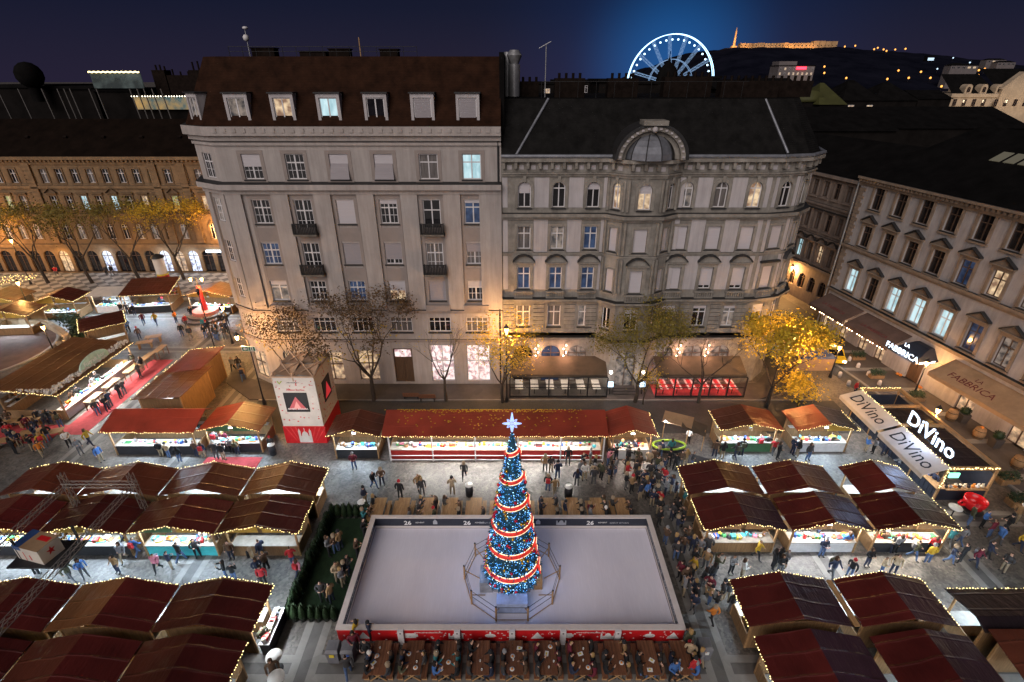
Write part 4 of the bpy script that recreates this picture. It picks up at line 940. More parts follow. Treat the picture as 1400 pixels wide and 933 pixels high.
# awnings with printed names
def text_mesh(s, size, depth, m, bold=0.0, align='CENTER'):
    cu = bpy.data.curves.new('lettering', 'FONT'); cu.body = s; cu.size = size; cu.extrude = depth; cu.align_x = align; cu.offset = bold; cu.resolution_u = 2
    o = bpy.data.objects.new('lettering_tmp', cu); COL.objects.link(o)
    me = bpy.data.meshes.new_from_object(o.evaluated_get(bpy.context.evaluated_depsgraph_get())); bpy.data.objects.remove(o); bpy.data.curves.remove(cu)
    me.name = 'lettering'; me.materials.clear(); me.materials.append(m); return me
def put_text(s, parent, org, udir, vdir, size, m, depth=0.012, bold=0.0, name='lettering', shear=0.0):
    me = text_mesh(s, size, depth, m, bold); u = Vector(udir).normalized(); v = Vector(vdir).normalized(); n_ = u.cross(v).normalized()
    Mx = Matrix((( *(u), 0), (*(v), 0), (*(n_), 0), (0, 0, 0, 1))).transposed()
    Mx = Matrix.Translation(Vector(org)-origin_of(parent)) @ Mx
    if shear: me.transform(Matrix.Shear('XY', 4, (shear, 0)) if False else Matrix(((1, shear, 0, 0), (0, 1, 0, 0), (0, 0, 1, 0), (0, 0, 0, 1))))
    me.transform(Mx); o = bpy.data.objects.new(name, me); COL.objects.link(o); o.parent = parent; return o
def e_awning(u0, u1, zb, zf, out, m):
    mb = MB(); a, b, c, e_ = F.pt(u0, 0.02, zb), F.pt(u1, 0.02, zb), F.pt(u1, out, zf), F.pt(u0, out, zf); up = Vector((0, 0, 0.05))
    mb.hexa((e_, c, b, a), (e_+up, c+up, b+up, a+up)); fbox(mb, F, u0, u1, out-0.04, out-0.005, zf-0.3, zf-0.002)
    return mb.build('awning', [M[m]], E_), (a+up, b+up, c+up, e_+up)
for (u0, u1, mm) in ((0.3, 5.8, 'canvas_brown'), (6.2, 12.2, 'canvas_brown'), (17.0, 36, 'canvas_tan')):
    o, (a, b, c, d_) = e_awning(u0, u1, 4.4, 3.3, 2.5, mm)
    if u0 > 16:
        vd = (a-d_).normalized(); n_ = F.u.cross(vd).normalized()
        for uu, sz in ((20.3, 0.95), (28.0, 1.15)):
            p0 = F.pt(uu, 1.9, 3.3+0.05+(4.4-3.3)*0.6/2.48)+Vector((0, 0, 0.012))
            put_text('FABBRICA', o, p0, F.u, vd, sz, M['letter_maroon'], 0.004); put_text('LA', o, p0+vd*(sz*0.95), F.u, vd, sz*0.6, M['letter_maroon'], 0.004)
    else:
        vd = (a-d_).normalized(); p0 = F.pt((u0+u1)/2, 1.75, 3.3+0.05+1.1*0.75/2.48)+Vector((0, 0, 0.012)); put_text('LA FABBRICA', o, p0, F.u, vd, 0.6, M['letter_maroon'], 0.004)
for u in (0.9, 2.4, 3.9, 5.4, 6.9, 8.4, 9.9, 11.2): 
    mb = MB(); 
    for q in range(3): mb.ball(F.pt(u+q*0.35-0.35, 2.3, 2.85), 0.055, 6, 0)
    mb.build('awning_bulbs', [M['warm_bulb']], E_)
for u in (3, 9): lamp(F.pt(u, 1.5, 2.9), 70, (1.0, 0.6, 0.4), E_, 0.2)
for u in (19.4, 24.2, 29.0, 33.5):
    for q in (-0.5, 0, 0.5):
        mb = MB(); mb.ball(F.pt(u+q, 0.45, 2.75), 0.07, 6, 0); mb.build('bulb', [M['warm_bulb']], E_)
    lamp(F.pt(u, 1.2, 2.7), 55, (1.0, 0.62, 0.42), E_, 0.2)
# porch canopy with the lit name
pc = MB(); a, b = 12.3, 15.6
q4 = lambda z, s: [F.pt(a+s, 2.6-s, z), F.pt(b-s, 2.6-s, z), F.pt(b-s, 0.02, z), F.pt(a+s, 0.02, z)]
pc.hexa(q4(3.3, 0), q4(3.5, 0), 0); pc.hexa(q4(3.502, 0.1), [F.pt(a+0.8, 0.6, 4.4), F.pt(b-0.8, 0.6, 4.4), F.pt(b-0.8, 0.02, 4.4), F.pt(a+0.8, 0.02, 4.4)], 0)
pco = pc.build('porch_canopy', [M['navy_print']], E_)
vd = Vector((0, 0, 1)); put_text('FABBRICA', pco, F.pt(13.95, 2.66, 3.55), F.u, vd, 0.85, M['cool_letter'], 0.03, 0.0); put_text('LA', pco, F.pt(13.95, 2.3, 4.35), F.u, vd, 0.5, M['cool_letter'], 0.03, 0.0)
put_text('RISTORANTE', pco, F.pt(15.66, 1.3, 3.32), -F.n, vd, 0.3, M['cool_letter'], 0.02)
lamp(F.pt(13.9, 3.3, 3.4), 90, (0.75, 0.87, 1.0), E_, 0.3); lamp(F.pt(13.5, 1.2, 2.3), 60, (1.0, 0.75, 0.6), E_, 0.2)
sgn_ = MB(); fbox(sgn_, F, 17.2, 17.9, 0.3, 0.36, 2.5, 3.1); sgn_.build('lit_menu_sign', [M['blue_screen']], E_)

# ------------------------------------------------------------------ house D: darker house further up the street
D_ = thing('dark_house', 'dim brown house up the side street beside the grey house, glowing orange below', 'building', (46, 68, 0))
DLn = [(37.2, 82.0), (42.3, 59.0)]; F = Fac(*DLn); Loff = Fac((38.3, 77), (42.3, 59)).L; off = F.L-Loff
dw = MB(); od = []
for i, u in enumerate([1.2+1.87*q for q in range(10)]):
    u2 = u+off-0.8
    for r, z, hh in (('t', 14.15, 1.9), ('m', 9.95, 2.2), ('l', 5.75, 2.3)):
        od.append((u2, z, 0.95, hh, False)); window(D_, F, u2, z, 0.95, hh, 'cross', 'g_cool' if (r, i) == ('l', 4) else ('g_warm' if (r, i) == ('l', 6) else ('g_curtain' if i % 3 else 'g_dark')), 'brown_paint', depth=0.18,
             surround=surround_mesh('D'+r, 0.95, hh, 0.18, M['dim_brown'], 0.18, 0.1, {'t': 'flat', 'm': 'hood', 'l': 'segment'}[r], M['zinc']))
    od.append((u2, 1.6, 1.15, 2.1, True)); window(D_, F, u2, 1.6, 1.15, 2.1, 'arch', 'g_dark', 'brown_paint', depth=0.2)
wall_open(dw, F, 0, F.L, 0, 16.6, od, 0.3, 0, 0); dw.build('wall', [M['dim_brown']], D_)
runs(D_, DLn, [M['dim_brown'], M['zinc']], (0.25, 13.0, 13.3, 1)); runs(D_, DLn, [M['dim_brown'], M['zinc']], (0.25, 9.0, 9.3, 1)); runs(D_, DLn, [M['dim_brown'], M['zinc']], (0.3, 4.9, 5.25, 1))
mb = MB(); band(mb, DLn, 0.003, 0.6, 16.6, 17.0, 0, 1); mb.build('cornice', [M['dim_brown'], M['zinc']], D_)
mb = MB(); a, b, c, e_ = F.pt(0, 0.3, 17.05), F.pt(F.L, 0.3, 17.05), F.pt(F.L, -8, 20.5), F.pt(0, -8, 20.5); mb.quad(a, b, c, e_); mb.quad(e_, c, F.pt(F.L, -16, 17), F.pt(0, -16, 17)); mb.build('roof', [M['roof_black']], D_)
dpipe = MB(); dpipe.tube((38.75, 58.9, 0), (38.75, 58.9, 18), 0.11, n=6); dpipe.build('downpipe', [M['grey_metal']], D_)
# ------------------------------------------------------------------ ferris wheel behind the roofs
M['led_white'] = emit('blue_white_led_tube', (0.42, 0.72, 1.0), 4.0, sample=False)
M['frame_glow'] = emit('led_lit_frame_glow', (0.30, 0.55, 0.95), 0.6, sample=False)  # LED light on spokes, inner rim and hub put in as glow
M['led_gondola'] = emit('lit_gondola_cabin', (0.55, 0.80, 1.0), 4.0, sample=False)
W = thing('ferris_wheel', 'giant ferris wheel glowing blue white behind the rooftops', 'ferris wheel', (82.6, 300, 0))
wc = Vector((82.6, 300, 24.6)); WR = 22.3
def wp(a, r, dy=0): return wc+Vector((r*math.cos(a), dy, r*math.sin(a)))
for r, rr_, nm, mm in ((WR, 0.15, 'rim', 'led_white'), (WR*0.5, 0.12, 'inner_rim', 'frame_glow')):
    mb = MB()
    for dy in (-1.2, 1.2):
        mb.path([wp(2*PI*q/72, r, dy) for q in range(72)], rr_, 6, 0, True)
    if nm == 'rim':
        for q in range(72): mb.tube(wp(2*PI*q/72, r, -1.2), wp(2*PI*q/72, r, 1.2), 0.06, n=4)
    mb.build(nm, [M[mm]], W)
for q in range(16):
    a = 2*PI*(q+0.35)/16; mb = MB(); t = Vector((-math.sin(a), 0, math.cos(a)))*0.55
    for dy in (-1.0, 1.0):
        for s in (-1, 1): mb.tube(wp(a, 1.5, dy)+t*s, wp(a, WR-0.3, dy)+t*s*1.0, 0.07, n=5)
        for z in range(18):
            r0 = 1.5+z*1.14; s = 1 if z % 2 else -1
            mb.tube(wp(a, r0, dy)+t*s, wp(a, r0+1.14, dy)-t*s, 0.06, n=4)
    mb.build('spoke', [M['frame_glow']], W)
for q in range(42):
    a = 2*PI*q/42; c = wp(a, WR-2.1); mb = MB()
    mb.lathe([(0.05, 0.38), (0.42, 0.22), (0.48, -0.18), (0.35, -0.42), (0.05, -0.45)], c-Vector((0, 0, 0.2)), 8); mb.build('gondola', [M['led_gondola']], W)
mb = MB(); mb.tube(wc+Vector((0, -2.5, 0)), wc+Vector((0, 2.5, 0)), 1.6, n=16); mb.build('hub', [M['frame_glow']], W)
for sx_ in (-1, 1):
    for sy in (-1, 1):
        mb = MB(); mb.tube(wc+Vector((0, 2.6*sy, 0)), Vector((wc.x+sx_*11, 300+sy*5, 0)), 0.5, 0.7, n=8); mb.build('support_leg', [M['grey_metal']], W)

# ------------------------------------------------------------------ hilltop fortress and monument, floodlit in amber
M['citadel'] = mat('amber_fortress_stone', (0.48, 0.30, 0.15), 0.9, 0.35, 0.05)
x0, z0 = P(1012, 64, 1500); x1, _ = P(1145, 63, 1500); hz = hill_z((x0+x1)/2, 1490)-6; zt = P(1012, 59, 1500)[1]
Ci = thing('fortress', 'long amber floodlit fortress wall along the hilltop', 'fortress', ((x0+x1)/2, 1500, hz))
mb = MB(); n = 16
for q in range(n):
    a, b = x0+(x1-x0)*q/n, x0+(x1-x0)*(q+1)/n; h = zt+(4.0 if q > n-5 else 0)+rnd.uniform(-0.8, 0.8)
    mb.box(a, b-1.2, 1500, 1516, hz, h); mb.box(b-1.2, b, 1502, 1516, hz, h-2)
mb.build('rampart', [M['citadel']], Ci)
mb = MB()
for q in range(26):
    a = x0+3+(x1-x0-6)*q/25; mb.box(a-0.9, a+0.9, 1499.8, 1499.98, zt-6.5, zt-4.2)
mb.build('embrasures', [M['roof_black']], Ci)['kind'] = 'stuff'
for q in range(9):
    a = x0+(x1-x0)*(q+0.5)/9; lamp((a, 1484, hz+6), 20000, (1.0, 0.50, 0.13), Ci, 1.0)
mx, mz = P(1003, 65, 1480)
Mo = thing('monument', 'slender amber lit statue on a tall pedestal left of the hilltop fortress', 'monument', (mx, 1480, mz-5))
mb = MB(); mb.box(mx-6, mx+6, 1474, 1486, mz-5, mz+3); mb.tube((mx, 1480, mz+3), (mx, 1480, mz+24), 3.2, 2.2, 8); mb.build('pedestal', [M['citadel']], Mo)
mb = MB(); mb.lathe([(2.2, 0), (2.0, 6), (2.4, 10), (1.2, 12), (1.3, 14), (0.2, 15.5)], (mx, 1480, mz+24), 8); mb.tube((mx, 1480, mz+34), (mx-1, 1480, mz+43), 0.6, 0.3, 5); mb.tube((mx, 1480, mz+34), (mx+1, 1480, mz+43), 0.6, 0.3, 5); mb.build('statue', [M['citadel']], Mo)
lamp((mx-14, 1462, mz+6), 40000, (1.0, 0.55, 0.18), Mo, 1.0); lamp((mx+4, 1460, mz+22), 30000, (1.0, 0.55, 0.18), Mo, 1.0)
M['far_amber'] = emit('far_sodium_lamp', (1.0, 0.40, 0.07), 2.4, sample=False)
M['far_cool'] = emit('far_cool_lamp', (0.6, 0.8, 1.0), 1.6, sample=False)
M['far_red'] = emit('red_neon', (1.0, 0.02, 0.05), 5.0, sample=False)
lampmesh = MB(); lampmesh.tube((0, 0, -7), (0, 0, 0), 0.25, n=4, m=1); lampmesh.ball((0, 0, 0), 1.9, 6, 0); fa = lampmesh.mesh('far_lamp', [M['far_amber'], M['dark_metal']])
lampmesh = MB(); lampmesh.tube((0, 0, -7), (0, 0, 0), 0.25, n=4, m=1); lampmesh.ball((0, 0, 0), 1.5, 6, 0); fc = lampmesh.mesh('far_lamp', [M['far_cool'], M['dark_metal']])
def far_lamp(px, py, me, kind):
    # stand on the hillside where the survey line meets it
    best = None
    for k in range(920, 1480, 8):
        x, z = P(px, py, k)
        if z <= hill_z(x, k)+6.5: best = (x, k, hill_z(x, k)+6.5); break
    if best is None: x, z = P(px, py, 1300); best = (x, 1300, z)
    o = place('hillside_lamp', me, None, best)
    tag(o, 'amber street lamp glowing on the dark hillside at right' if kind else 'small cool white light on the dark hillside at right', 'street lamp', 'amber lamps scattered over the hillside' if kind else 'cool lights scattered over the hillside')
for px, py in ((1228, 98), (1259, 99), (1272, 107), (1297, 101), (1287, 119), (1242, 108), (1213, 109), (1157, 107), (1127, 92), (1127, 100), (1195, 68), (1200, 66), (1208, 68), (1212, 70), (1238, 67), (1224, 68), (1169, 64), (1155, 64), (1337, 104), (1337, 110), (1320, 99), (1367, 99), (1377, 107), (1338, 97), (1346, 95), (1322, 92)): far_lamp(px, py, fa, 1)
for px, py in ((1281, 96), (1355, 88), (1372, 86), (1326, 86), (1345, 97), (1358, 83), (1303, 80)): far_lamp(px, py, fc, 0)
# white hillside blocks
def block(name, label, x, y, wx, wy, h, m, zb=0, roof='flat', rows=0, win='g_dim', rm='roof_black', peak=3, wrow=3.2, wcol=3.0, ww=1.3, wh=1.7):
    o = thing(name, label, 'building', (x, y, zb)); mb = MB(); mb.box(x-wx/2, x+wx/2, y, y+wy, zb, zb+h); mb.build('wall', [M[m]], o)
    mb = MB()
    if roof == 'flat': mb.box(x-wx/2-0.3, x+wx/2+0.3, y-0.3, y+wy+0.3, zb+h+0.002, zb+h+0.5)
    elif roof == 'gable':
        a = (x-wx/2-0.4, y-0.4, zb+h); b = (x+wx/2+0.4, y-0.4, zb+h); c = (x+wx/2+0.4, y+wy+0.4, zb+h); d_ = (x-wx/2-0.4, y+wy+0.4, zb+h); e1 = (x-wx/2-0.4, y+wy/2, zb+h+peak); e2 = (x+wx/2+0.4, y+wy/2, zb+h+peak)
        mb.add([a, b, c, d_, e1, e2], [(0, 1, 5, 4), (2, 3, 4, 5), (0, 4, 3), (1, 2, 5), (0, 3, 2, 1)])
    elif roof == 'hip':
        a = (x-wx/2-0.4, y-0.4, zb+h); b = (x+wx/2+0.4, y-0.4, zb+h); c = (x+wx/2+0.4, y+wy+0.4, zb+h); d_ = (x-wx/2-0.4, y+wy+0.4, zb+h); k = min(wx, wy)*0.42; e1 = (x-wx/2+k, y+wy/2, zb+h+peak); e2 = (x+wx/2-k, y+wy/2, zb+h+peak)
        mb.add([a, b, c, d_, e1, e2], [(0, 1, 5, 4), (2, 3, 4, 5), (0, 4, 3), (1, 2, 5), (0, 3, 2, 1)])
    elif roof == 'barrel':
        n = 10; mb.extrude([(x-wx/2*math.cos(PI*q/n), y-0.3, zb+h+0.002+peak*math.sin(PI*q/n)) for q in range(n+1)], (0, wy+0.6, 0), 0, True)
    elif roof == 'none': mb = None
    if mb: mb.build('roof', [M[rm]], o)
    if rows:
        nc = int(wx/wcol)
        for r in range(rows):
            for q in range(nc):
                u = -wx/2+(q+0.5)*wx/nc; pn = win if rnd.random() < 0.35 else 'g_dark'
                f = put('window', win_mesh(ww, wh, 'cross', M['white_paint']), o, (x+u, y-0.065, zb+h-wrow*(r+1)+0.6)); put('pane', pane_mesh(ww, wh, False, M[pn]), o, (x+u, y-0.045, zb+h-wrow*(r+1)+0.6)).parent = f
                for ch in f.children: ch.location = (0, 0.02, 0)
    return o
M['pale_wall'] = mat('pale_concrete', (0.14, 0.12, 0.12), 0.9, 0.15, 0.2)
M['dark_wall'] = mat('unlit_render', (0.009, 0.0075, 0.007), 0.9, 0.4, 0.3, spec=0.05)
M['green_copper'] = mat('patinated_copper_roof', (0.05, 0.05, 0.013), 0.7, 0.25, 0.5)
M['warm_wall'] = mat('warm_limestone', (0.40, 0.31, 0.22), 0.9, 0.2, 0.4)
for px, py, wx, h, Y in ((1317, 95, 46, 14, 1010), (1326, 94, 30, 12, 1100), (1362, 85, 40, 9, 1200), (1376, 88, 36, 8, 1160), (1310, 92, 24, 10, 1090)):
    x, z = P(px, py, Y); zb = hill_z(x, Y)-1
    block('hillside_villa', {1317: 'wide villa on the hillside right of the blue lit box', 1326: 'villa among amber lamps at the hill foot', 1362: 'long low villa highest on the right hillside', 1376: 'low villa just under the highest villa', 1310: 'narrow villa leftmost on the right hillside'}[px], x, Y, wx, 16, max(6, z-zb+h*0.4), 'pale_wall', zb, 'hip', 1, 'g_warm', ww=5, wh=3, wcol=9, wrow=5)
x, z = P(1273, 80, 1150); bb = block('blue_lit_house', 'small house with blue lit windows alone on the hillside', x, 1150, 14, 10, 9, 'dark_wall', z-5, 'flat', 0)
mb = MB(); mb.box(x-6, x+6, 1149.6, 1149.9, z-1, z+0.8); mb.box(x-6, x+6, 1149.6, 1149.9, z-3.6, z-1.8); mb.build('window', [M['far_cool']], bb)
x, z = P(1092, 98, 420)
hb = block('white_block', 'pale flat roofed block with a red sign between the wheel and the hill', x-2, 420, 26, 14, z+3.5, 'pale_wall', 0, 'flat', 2, 'g_warm'); x2, z2 = P(1095, 93.5, 419)
mb = MB(); mb.box(x2-3, x2+4, 419.2, 419.6, z2-0.8, z2+0.9); mb.build('sign', [M['far_red']], hb); mb = MB(); mb.box(x-15, x-2, 421, 432, z+3.9, z+6.5); mb.build('roof_house', [M['pale_wall']], hb); lamp((x+3, 411, z-4), 900, (1.0, 0.7, 0.5), hb, 0.5)

# ------------------------------------------------------------------ roofs behind the two houses
def by_px(px0, px1, ptop, Y): 
    (xa, z), (xb, _) = P(px0, ptop, Y), P(px1, ptop, Y); return (xa+xb)/2, xb-xa, z
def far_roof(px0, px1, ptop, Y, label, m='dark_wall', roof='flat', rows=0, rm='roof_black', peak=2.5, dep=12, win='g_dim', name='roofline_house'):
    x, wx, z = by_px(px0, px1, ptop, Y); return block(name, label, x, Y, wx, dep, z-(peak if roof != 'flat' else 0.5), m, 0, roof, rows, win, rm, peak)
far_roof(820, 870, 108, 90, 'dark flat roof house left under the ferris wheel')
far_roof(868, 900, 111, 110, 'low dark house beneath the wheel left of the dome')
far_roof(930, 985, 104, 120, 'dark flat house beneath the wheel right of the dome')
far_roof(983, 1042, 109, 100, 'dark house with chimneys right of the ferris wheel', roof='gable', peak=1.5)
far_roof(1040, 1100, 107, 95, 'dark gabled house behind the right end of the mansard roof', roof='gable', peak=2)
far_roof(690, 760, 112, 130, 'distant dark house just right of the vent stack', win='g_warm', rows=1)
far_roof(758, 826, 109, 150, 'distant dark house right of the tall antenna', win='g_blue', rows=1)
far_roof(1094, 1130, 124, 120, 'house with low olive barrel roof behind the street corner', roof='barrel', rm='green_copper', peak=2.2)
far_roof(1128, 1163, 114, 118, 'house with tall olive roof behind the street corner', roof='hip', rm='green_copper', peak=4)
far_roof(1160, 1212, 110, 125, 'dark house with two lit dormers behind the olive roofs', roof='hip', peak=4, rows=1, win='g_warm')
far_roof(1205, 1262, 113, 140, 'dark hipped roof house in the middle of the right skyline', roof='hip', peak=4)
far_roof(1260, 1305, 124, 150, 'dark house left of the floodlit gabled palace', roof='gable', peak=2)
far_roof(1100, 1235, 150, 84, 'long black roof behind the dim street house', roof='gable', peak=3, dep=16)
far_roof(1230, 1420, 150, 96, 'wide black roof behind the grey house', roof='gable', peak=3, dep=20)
# silhouette of a domed building against the wheel
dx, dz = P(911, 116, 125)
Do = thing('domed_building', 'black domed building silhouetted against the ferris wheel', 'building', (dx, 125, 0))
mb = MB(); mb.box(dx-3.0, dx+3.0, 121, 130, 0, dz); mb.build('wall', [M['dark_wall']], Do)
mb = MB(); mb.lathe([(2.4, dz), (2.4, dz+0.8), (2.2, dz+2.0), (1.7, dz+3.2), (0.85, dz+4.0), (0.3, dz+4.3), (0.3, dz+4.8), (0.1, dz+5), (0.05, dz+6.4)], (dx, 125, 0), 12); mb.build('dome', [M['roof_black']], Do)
# floodlit palace at far right
x, z = P(1352, 142, 170)
pa = thing('palace', 'floodlit limestone palace with gabled end at the far right skyline', 'building', (x, 170, 0)); h = P(1340, 122, 170)[1]
xa, _ = P(1298, 140, 170); xb, _ = P(1420, 140, 170); xg, _ = P(1364, 130, 170)
mb = MB(); mb.box(xa, xg, 170, 190, 0, h-1.2); mb.box(xg, xb, 169, 190, 0, h); mb.extrude([(xg-0.5, 169, h), (xb-3, 169, h), ((xg+xb)/2-2, 169, h+4.6)], (0, 2, 0)); mb.box(xa-0.3, xg, 169.6, 169.998, h-2.2, h-1.3); mb.build('wall', [M['warm_wall']], pa)
mb = MB(); mb.add([(xa, 170.2, h-1.2), (xg, 170.2, h-1.2), (xg, 180, h+4), (xa+2, 180, h+4)], [(0, 1, 2, 3)]); mb.add([(xg, 171, h), (xb, 171, h), (xb, 180, h+5.5), (xg, 180, h+5.5)], [(0, 1, 2, 3)]); mb.build('roof', [M['roof_black']], pa)
for q in range(3):
    cxx = xa+4.5+q*4.6; mb = MB(); mb.box(cxx-1.0, cxx+1.0, 170.1, 172.5, h-1.2, h+0.3); mb.extrude([(cxx-1.0*math.cos(PI*t/8), 170.1, h+0.302+1.0*math.sin(PI*t/8)) for t in range(9)], (0, 2.4, 0)); o = mb.build('arched_dormer', [M['warm_wall']], pa)
    put('window', win_mesh(1.0, 1.5, 'arch', M['brown_paint']), o, (cxx, 170.05, h-0.9)); put('pane', pane_mesh(1.0, 1.5, True, M['g_dark']), o, (cxx, 170.05, h-0.9))
for q in range(9):
    cxx = xa+1.5+q*2.9; yy = 169.9 if cxx < xg-1 else 168.93
    f = put('window', win_mesh(1.1, 1.9, 'cross', M['brown_paint']), pa, (cxx, yy, h-4.6)); place('pane', pane_mesh(1.1, 1.9, False, M['g_dark']), f)
for q in range(5): lamp((xa+3+q*6, 163.5, h-3.5), 330, (1.0, 0.74, 0.48), pa, 0.4)
# roofs behind the ochre house, one with a lit glass penthouse
far_roof(-40, 60, 116, 100, 'dark roofed house behind the left end of the ochre house', roof='flat', dep=14)
far_roof(58, 132, 118, 98, 'dark house with pale roof vents behind the ochre house')
pt = far_roof(128, 190, 121, 98, 'house with a fairy lit roof terrace behind the ochre house')
x, wx, z = by_px(128, 196, 121, 97)
mb = MB(); mb.box(x-wx/2, x+wx/2, 97.2, 97.4, z, z+2.3); mb.build('glass_screen', [glass('dim_green_terrace_glass', (0.05, 0.06, 0.06), (0.25, 0.32, 0.30), 0.2, c2=(0.02, 0.03, 0.03), scale=0.5)], pt)
mb = MB(); 
for q in range(70): mb.octa((x-wx/2+wx*q/69, 97.0, z+2.45+0.05*math.sin(q)), 0.13)
mb.build('light_string', [M['fairy']], pt)
gp = far_roof(186, 275, 135, 95, 'house with a glazed bar terrace lit teal and amber beside the steep brown roof')
x, wx, z = by_px(186, 276, 150, 94)
mb = MB(); mb.box(x-wx/2, x+wx/2, 94.3, 94.4, z, z+1.9); mb.build('lit_glazing', [emit('teal_amber_bar_interior', (0.8, 0.45, 0.08), 0.5, c2=(0.03, 0.12, 0.12), scale=0.45, base=(0.1, 0.1, 0.1))], gp)
mb = MB(); mb.box(x-wx/2, x+wx/2, 94.0, 96, z+1.92, z+2.2); mb.build('terrace_roof', [M['dark_wall']], gp)
mb = MB()
for q in range(26): mb.octa((x-wx/2+wx*q/25, 93.9, z+2.0), 0.12)
mb.build('light_string', [M['fairy_white']], gp)
for px in (131, 141, 186, 196, 88, 97, 105, 7, 35, 67, 205, 216, 228):
    xx, zz = P(px, 140, 93); mb = MB(); mb.tube((xx, 93, zz-3), (xx-0.4, 93, zz+2.0), 0.1, n=5); o = mb.build('vent_pipe', [M['pipe']], None, (xx, 93, zz-3))
    tag(o, 'thin pale vent pipe standing on the dark roofs behind the ochre house', 'vent pipe', 'pale vent pipes on the far left roofs')
xx, zz = P(40, 103, 96); mb = MB(); mb.ball((xx, 96, zz), 2.0, 12, 0); mb.tube((xx, 96, zz-4), (xx, 96, zz), 0.8, n=8); tag(mb.build('roof_globe', [M['roof_black']], None, (xx, 96, zz-4)), 'black round globe on the skyline at far left', 'roof ornament')
for px, pt_, w_, lb in ((215, 96, 2.2, 'squat dark chimney left of the smoking chimney'), (268, 96, 2.8, 'dark chimney nearest the steep brown roof'), (243, 103, 4, 'wide dark chimney stack behind the glazed bar terrace')):
    xx, zz = P(px, pt_, 100); mb = MB(); mb.box(xx-w_/2, xx+w_/2, 100, 102, 10, zz); 
    for q in range(3): mb.tube((xx-w_/3+q*w_/3, 101, zz), (xx-w_/3+q*w_/3, 101, zz+rnd.uniform(.5, 1.4)), 0.15, n=6)
    tag(mb.build('chimney_stack', [M['chimney']], None, (xx, 100, 10)), lb, 'chimney')
# ------------------------------------------------------------------ market stalls
ORD = ['first', 'second', 'third', 'fourth', 'fifth', 'sixth', 'seventh', 'eighth', 'ninth', 'tenth', 'eleventh', 'twelfth', 'thirteenth', 'fourteenth', 'fifteenth', 'sixteenth', 'seventeenth', 'eighteenth', 'nineteenth', 'twentieth'] + ['number %d' % q for q in range(21, 60)]
def fairy_string(mb, pts, step=0.15, r=0.036, jit=0.04, m=0):
    for a, b in zip(pts, pts[1:]):
        a, b = Vector(a), Vector(b); L = (b-a).length; n = max(1, int(L/step))
        for q in range(n):
            p = a.lerp(b, (q+0.5)/n)+Vector((rnd.uniform(-jit, jit), rnd.uniform(-jit, jit), rnd.uniform(-jit, jit)-0.05*math.sin(PI*((q % 9)/9))))
            mb.octa(p, r*rnd.uniform(0.8, 1.15), m)
def slope_roof(mb, poly, th, m):
    """sheet with thickness from a top polygon"""
    mb.extrude([(x, y, z-th) for x, y, z in poly], (0, 0, th), m)
cols = {}
def col_mat(c, name):
    if c not in cols: cols[c] = mat(name, c, 0.6, 0.12, 5)
    return cols[c]
GOODC = [('white', (0.72, 0.72, 0.70)), ('red', (0.55, 0.03, 0.03)), ('turquoise', (0.08, 0.42, 0.48)), ('blue', (0.05, 0.12, 0.45)), ('black', (0.02, 0.02, 0.025)), ('brown', (0.22, 0.11, 0.05)), ('orange', (0.65, 0.22, 0.03)), ('green', (0.06, 0.30, 0.10)), ('pink', (0.62, 0.22, 0.30)), ('yellow', (0.62, 0.48, 0.05)), ('cream', (0.60, 0.52, 0.38)), ('grey', (0.25, 0.25, 0.27))]
GM = {n: col_mat(c, n+'_goods') for n, c in GOODC}
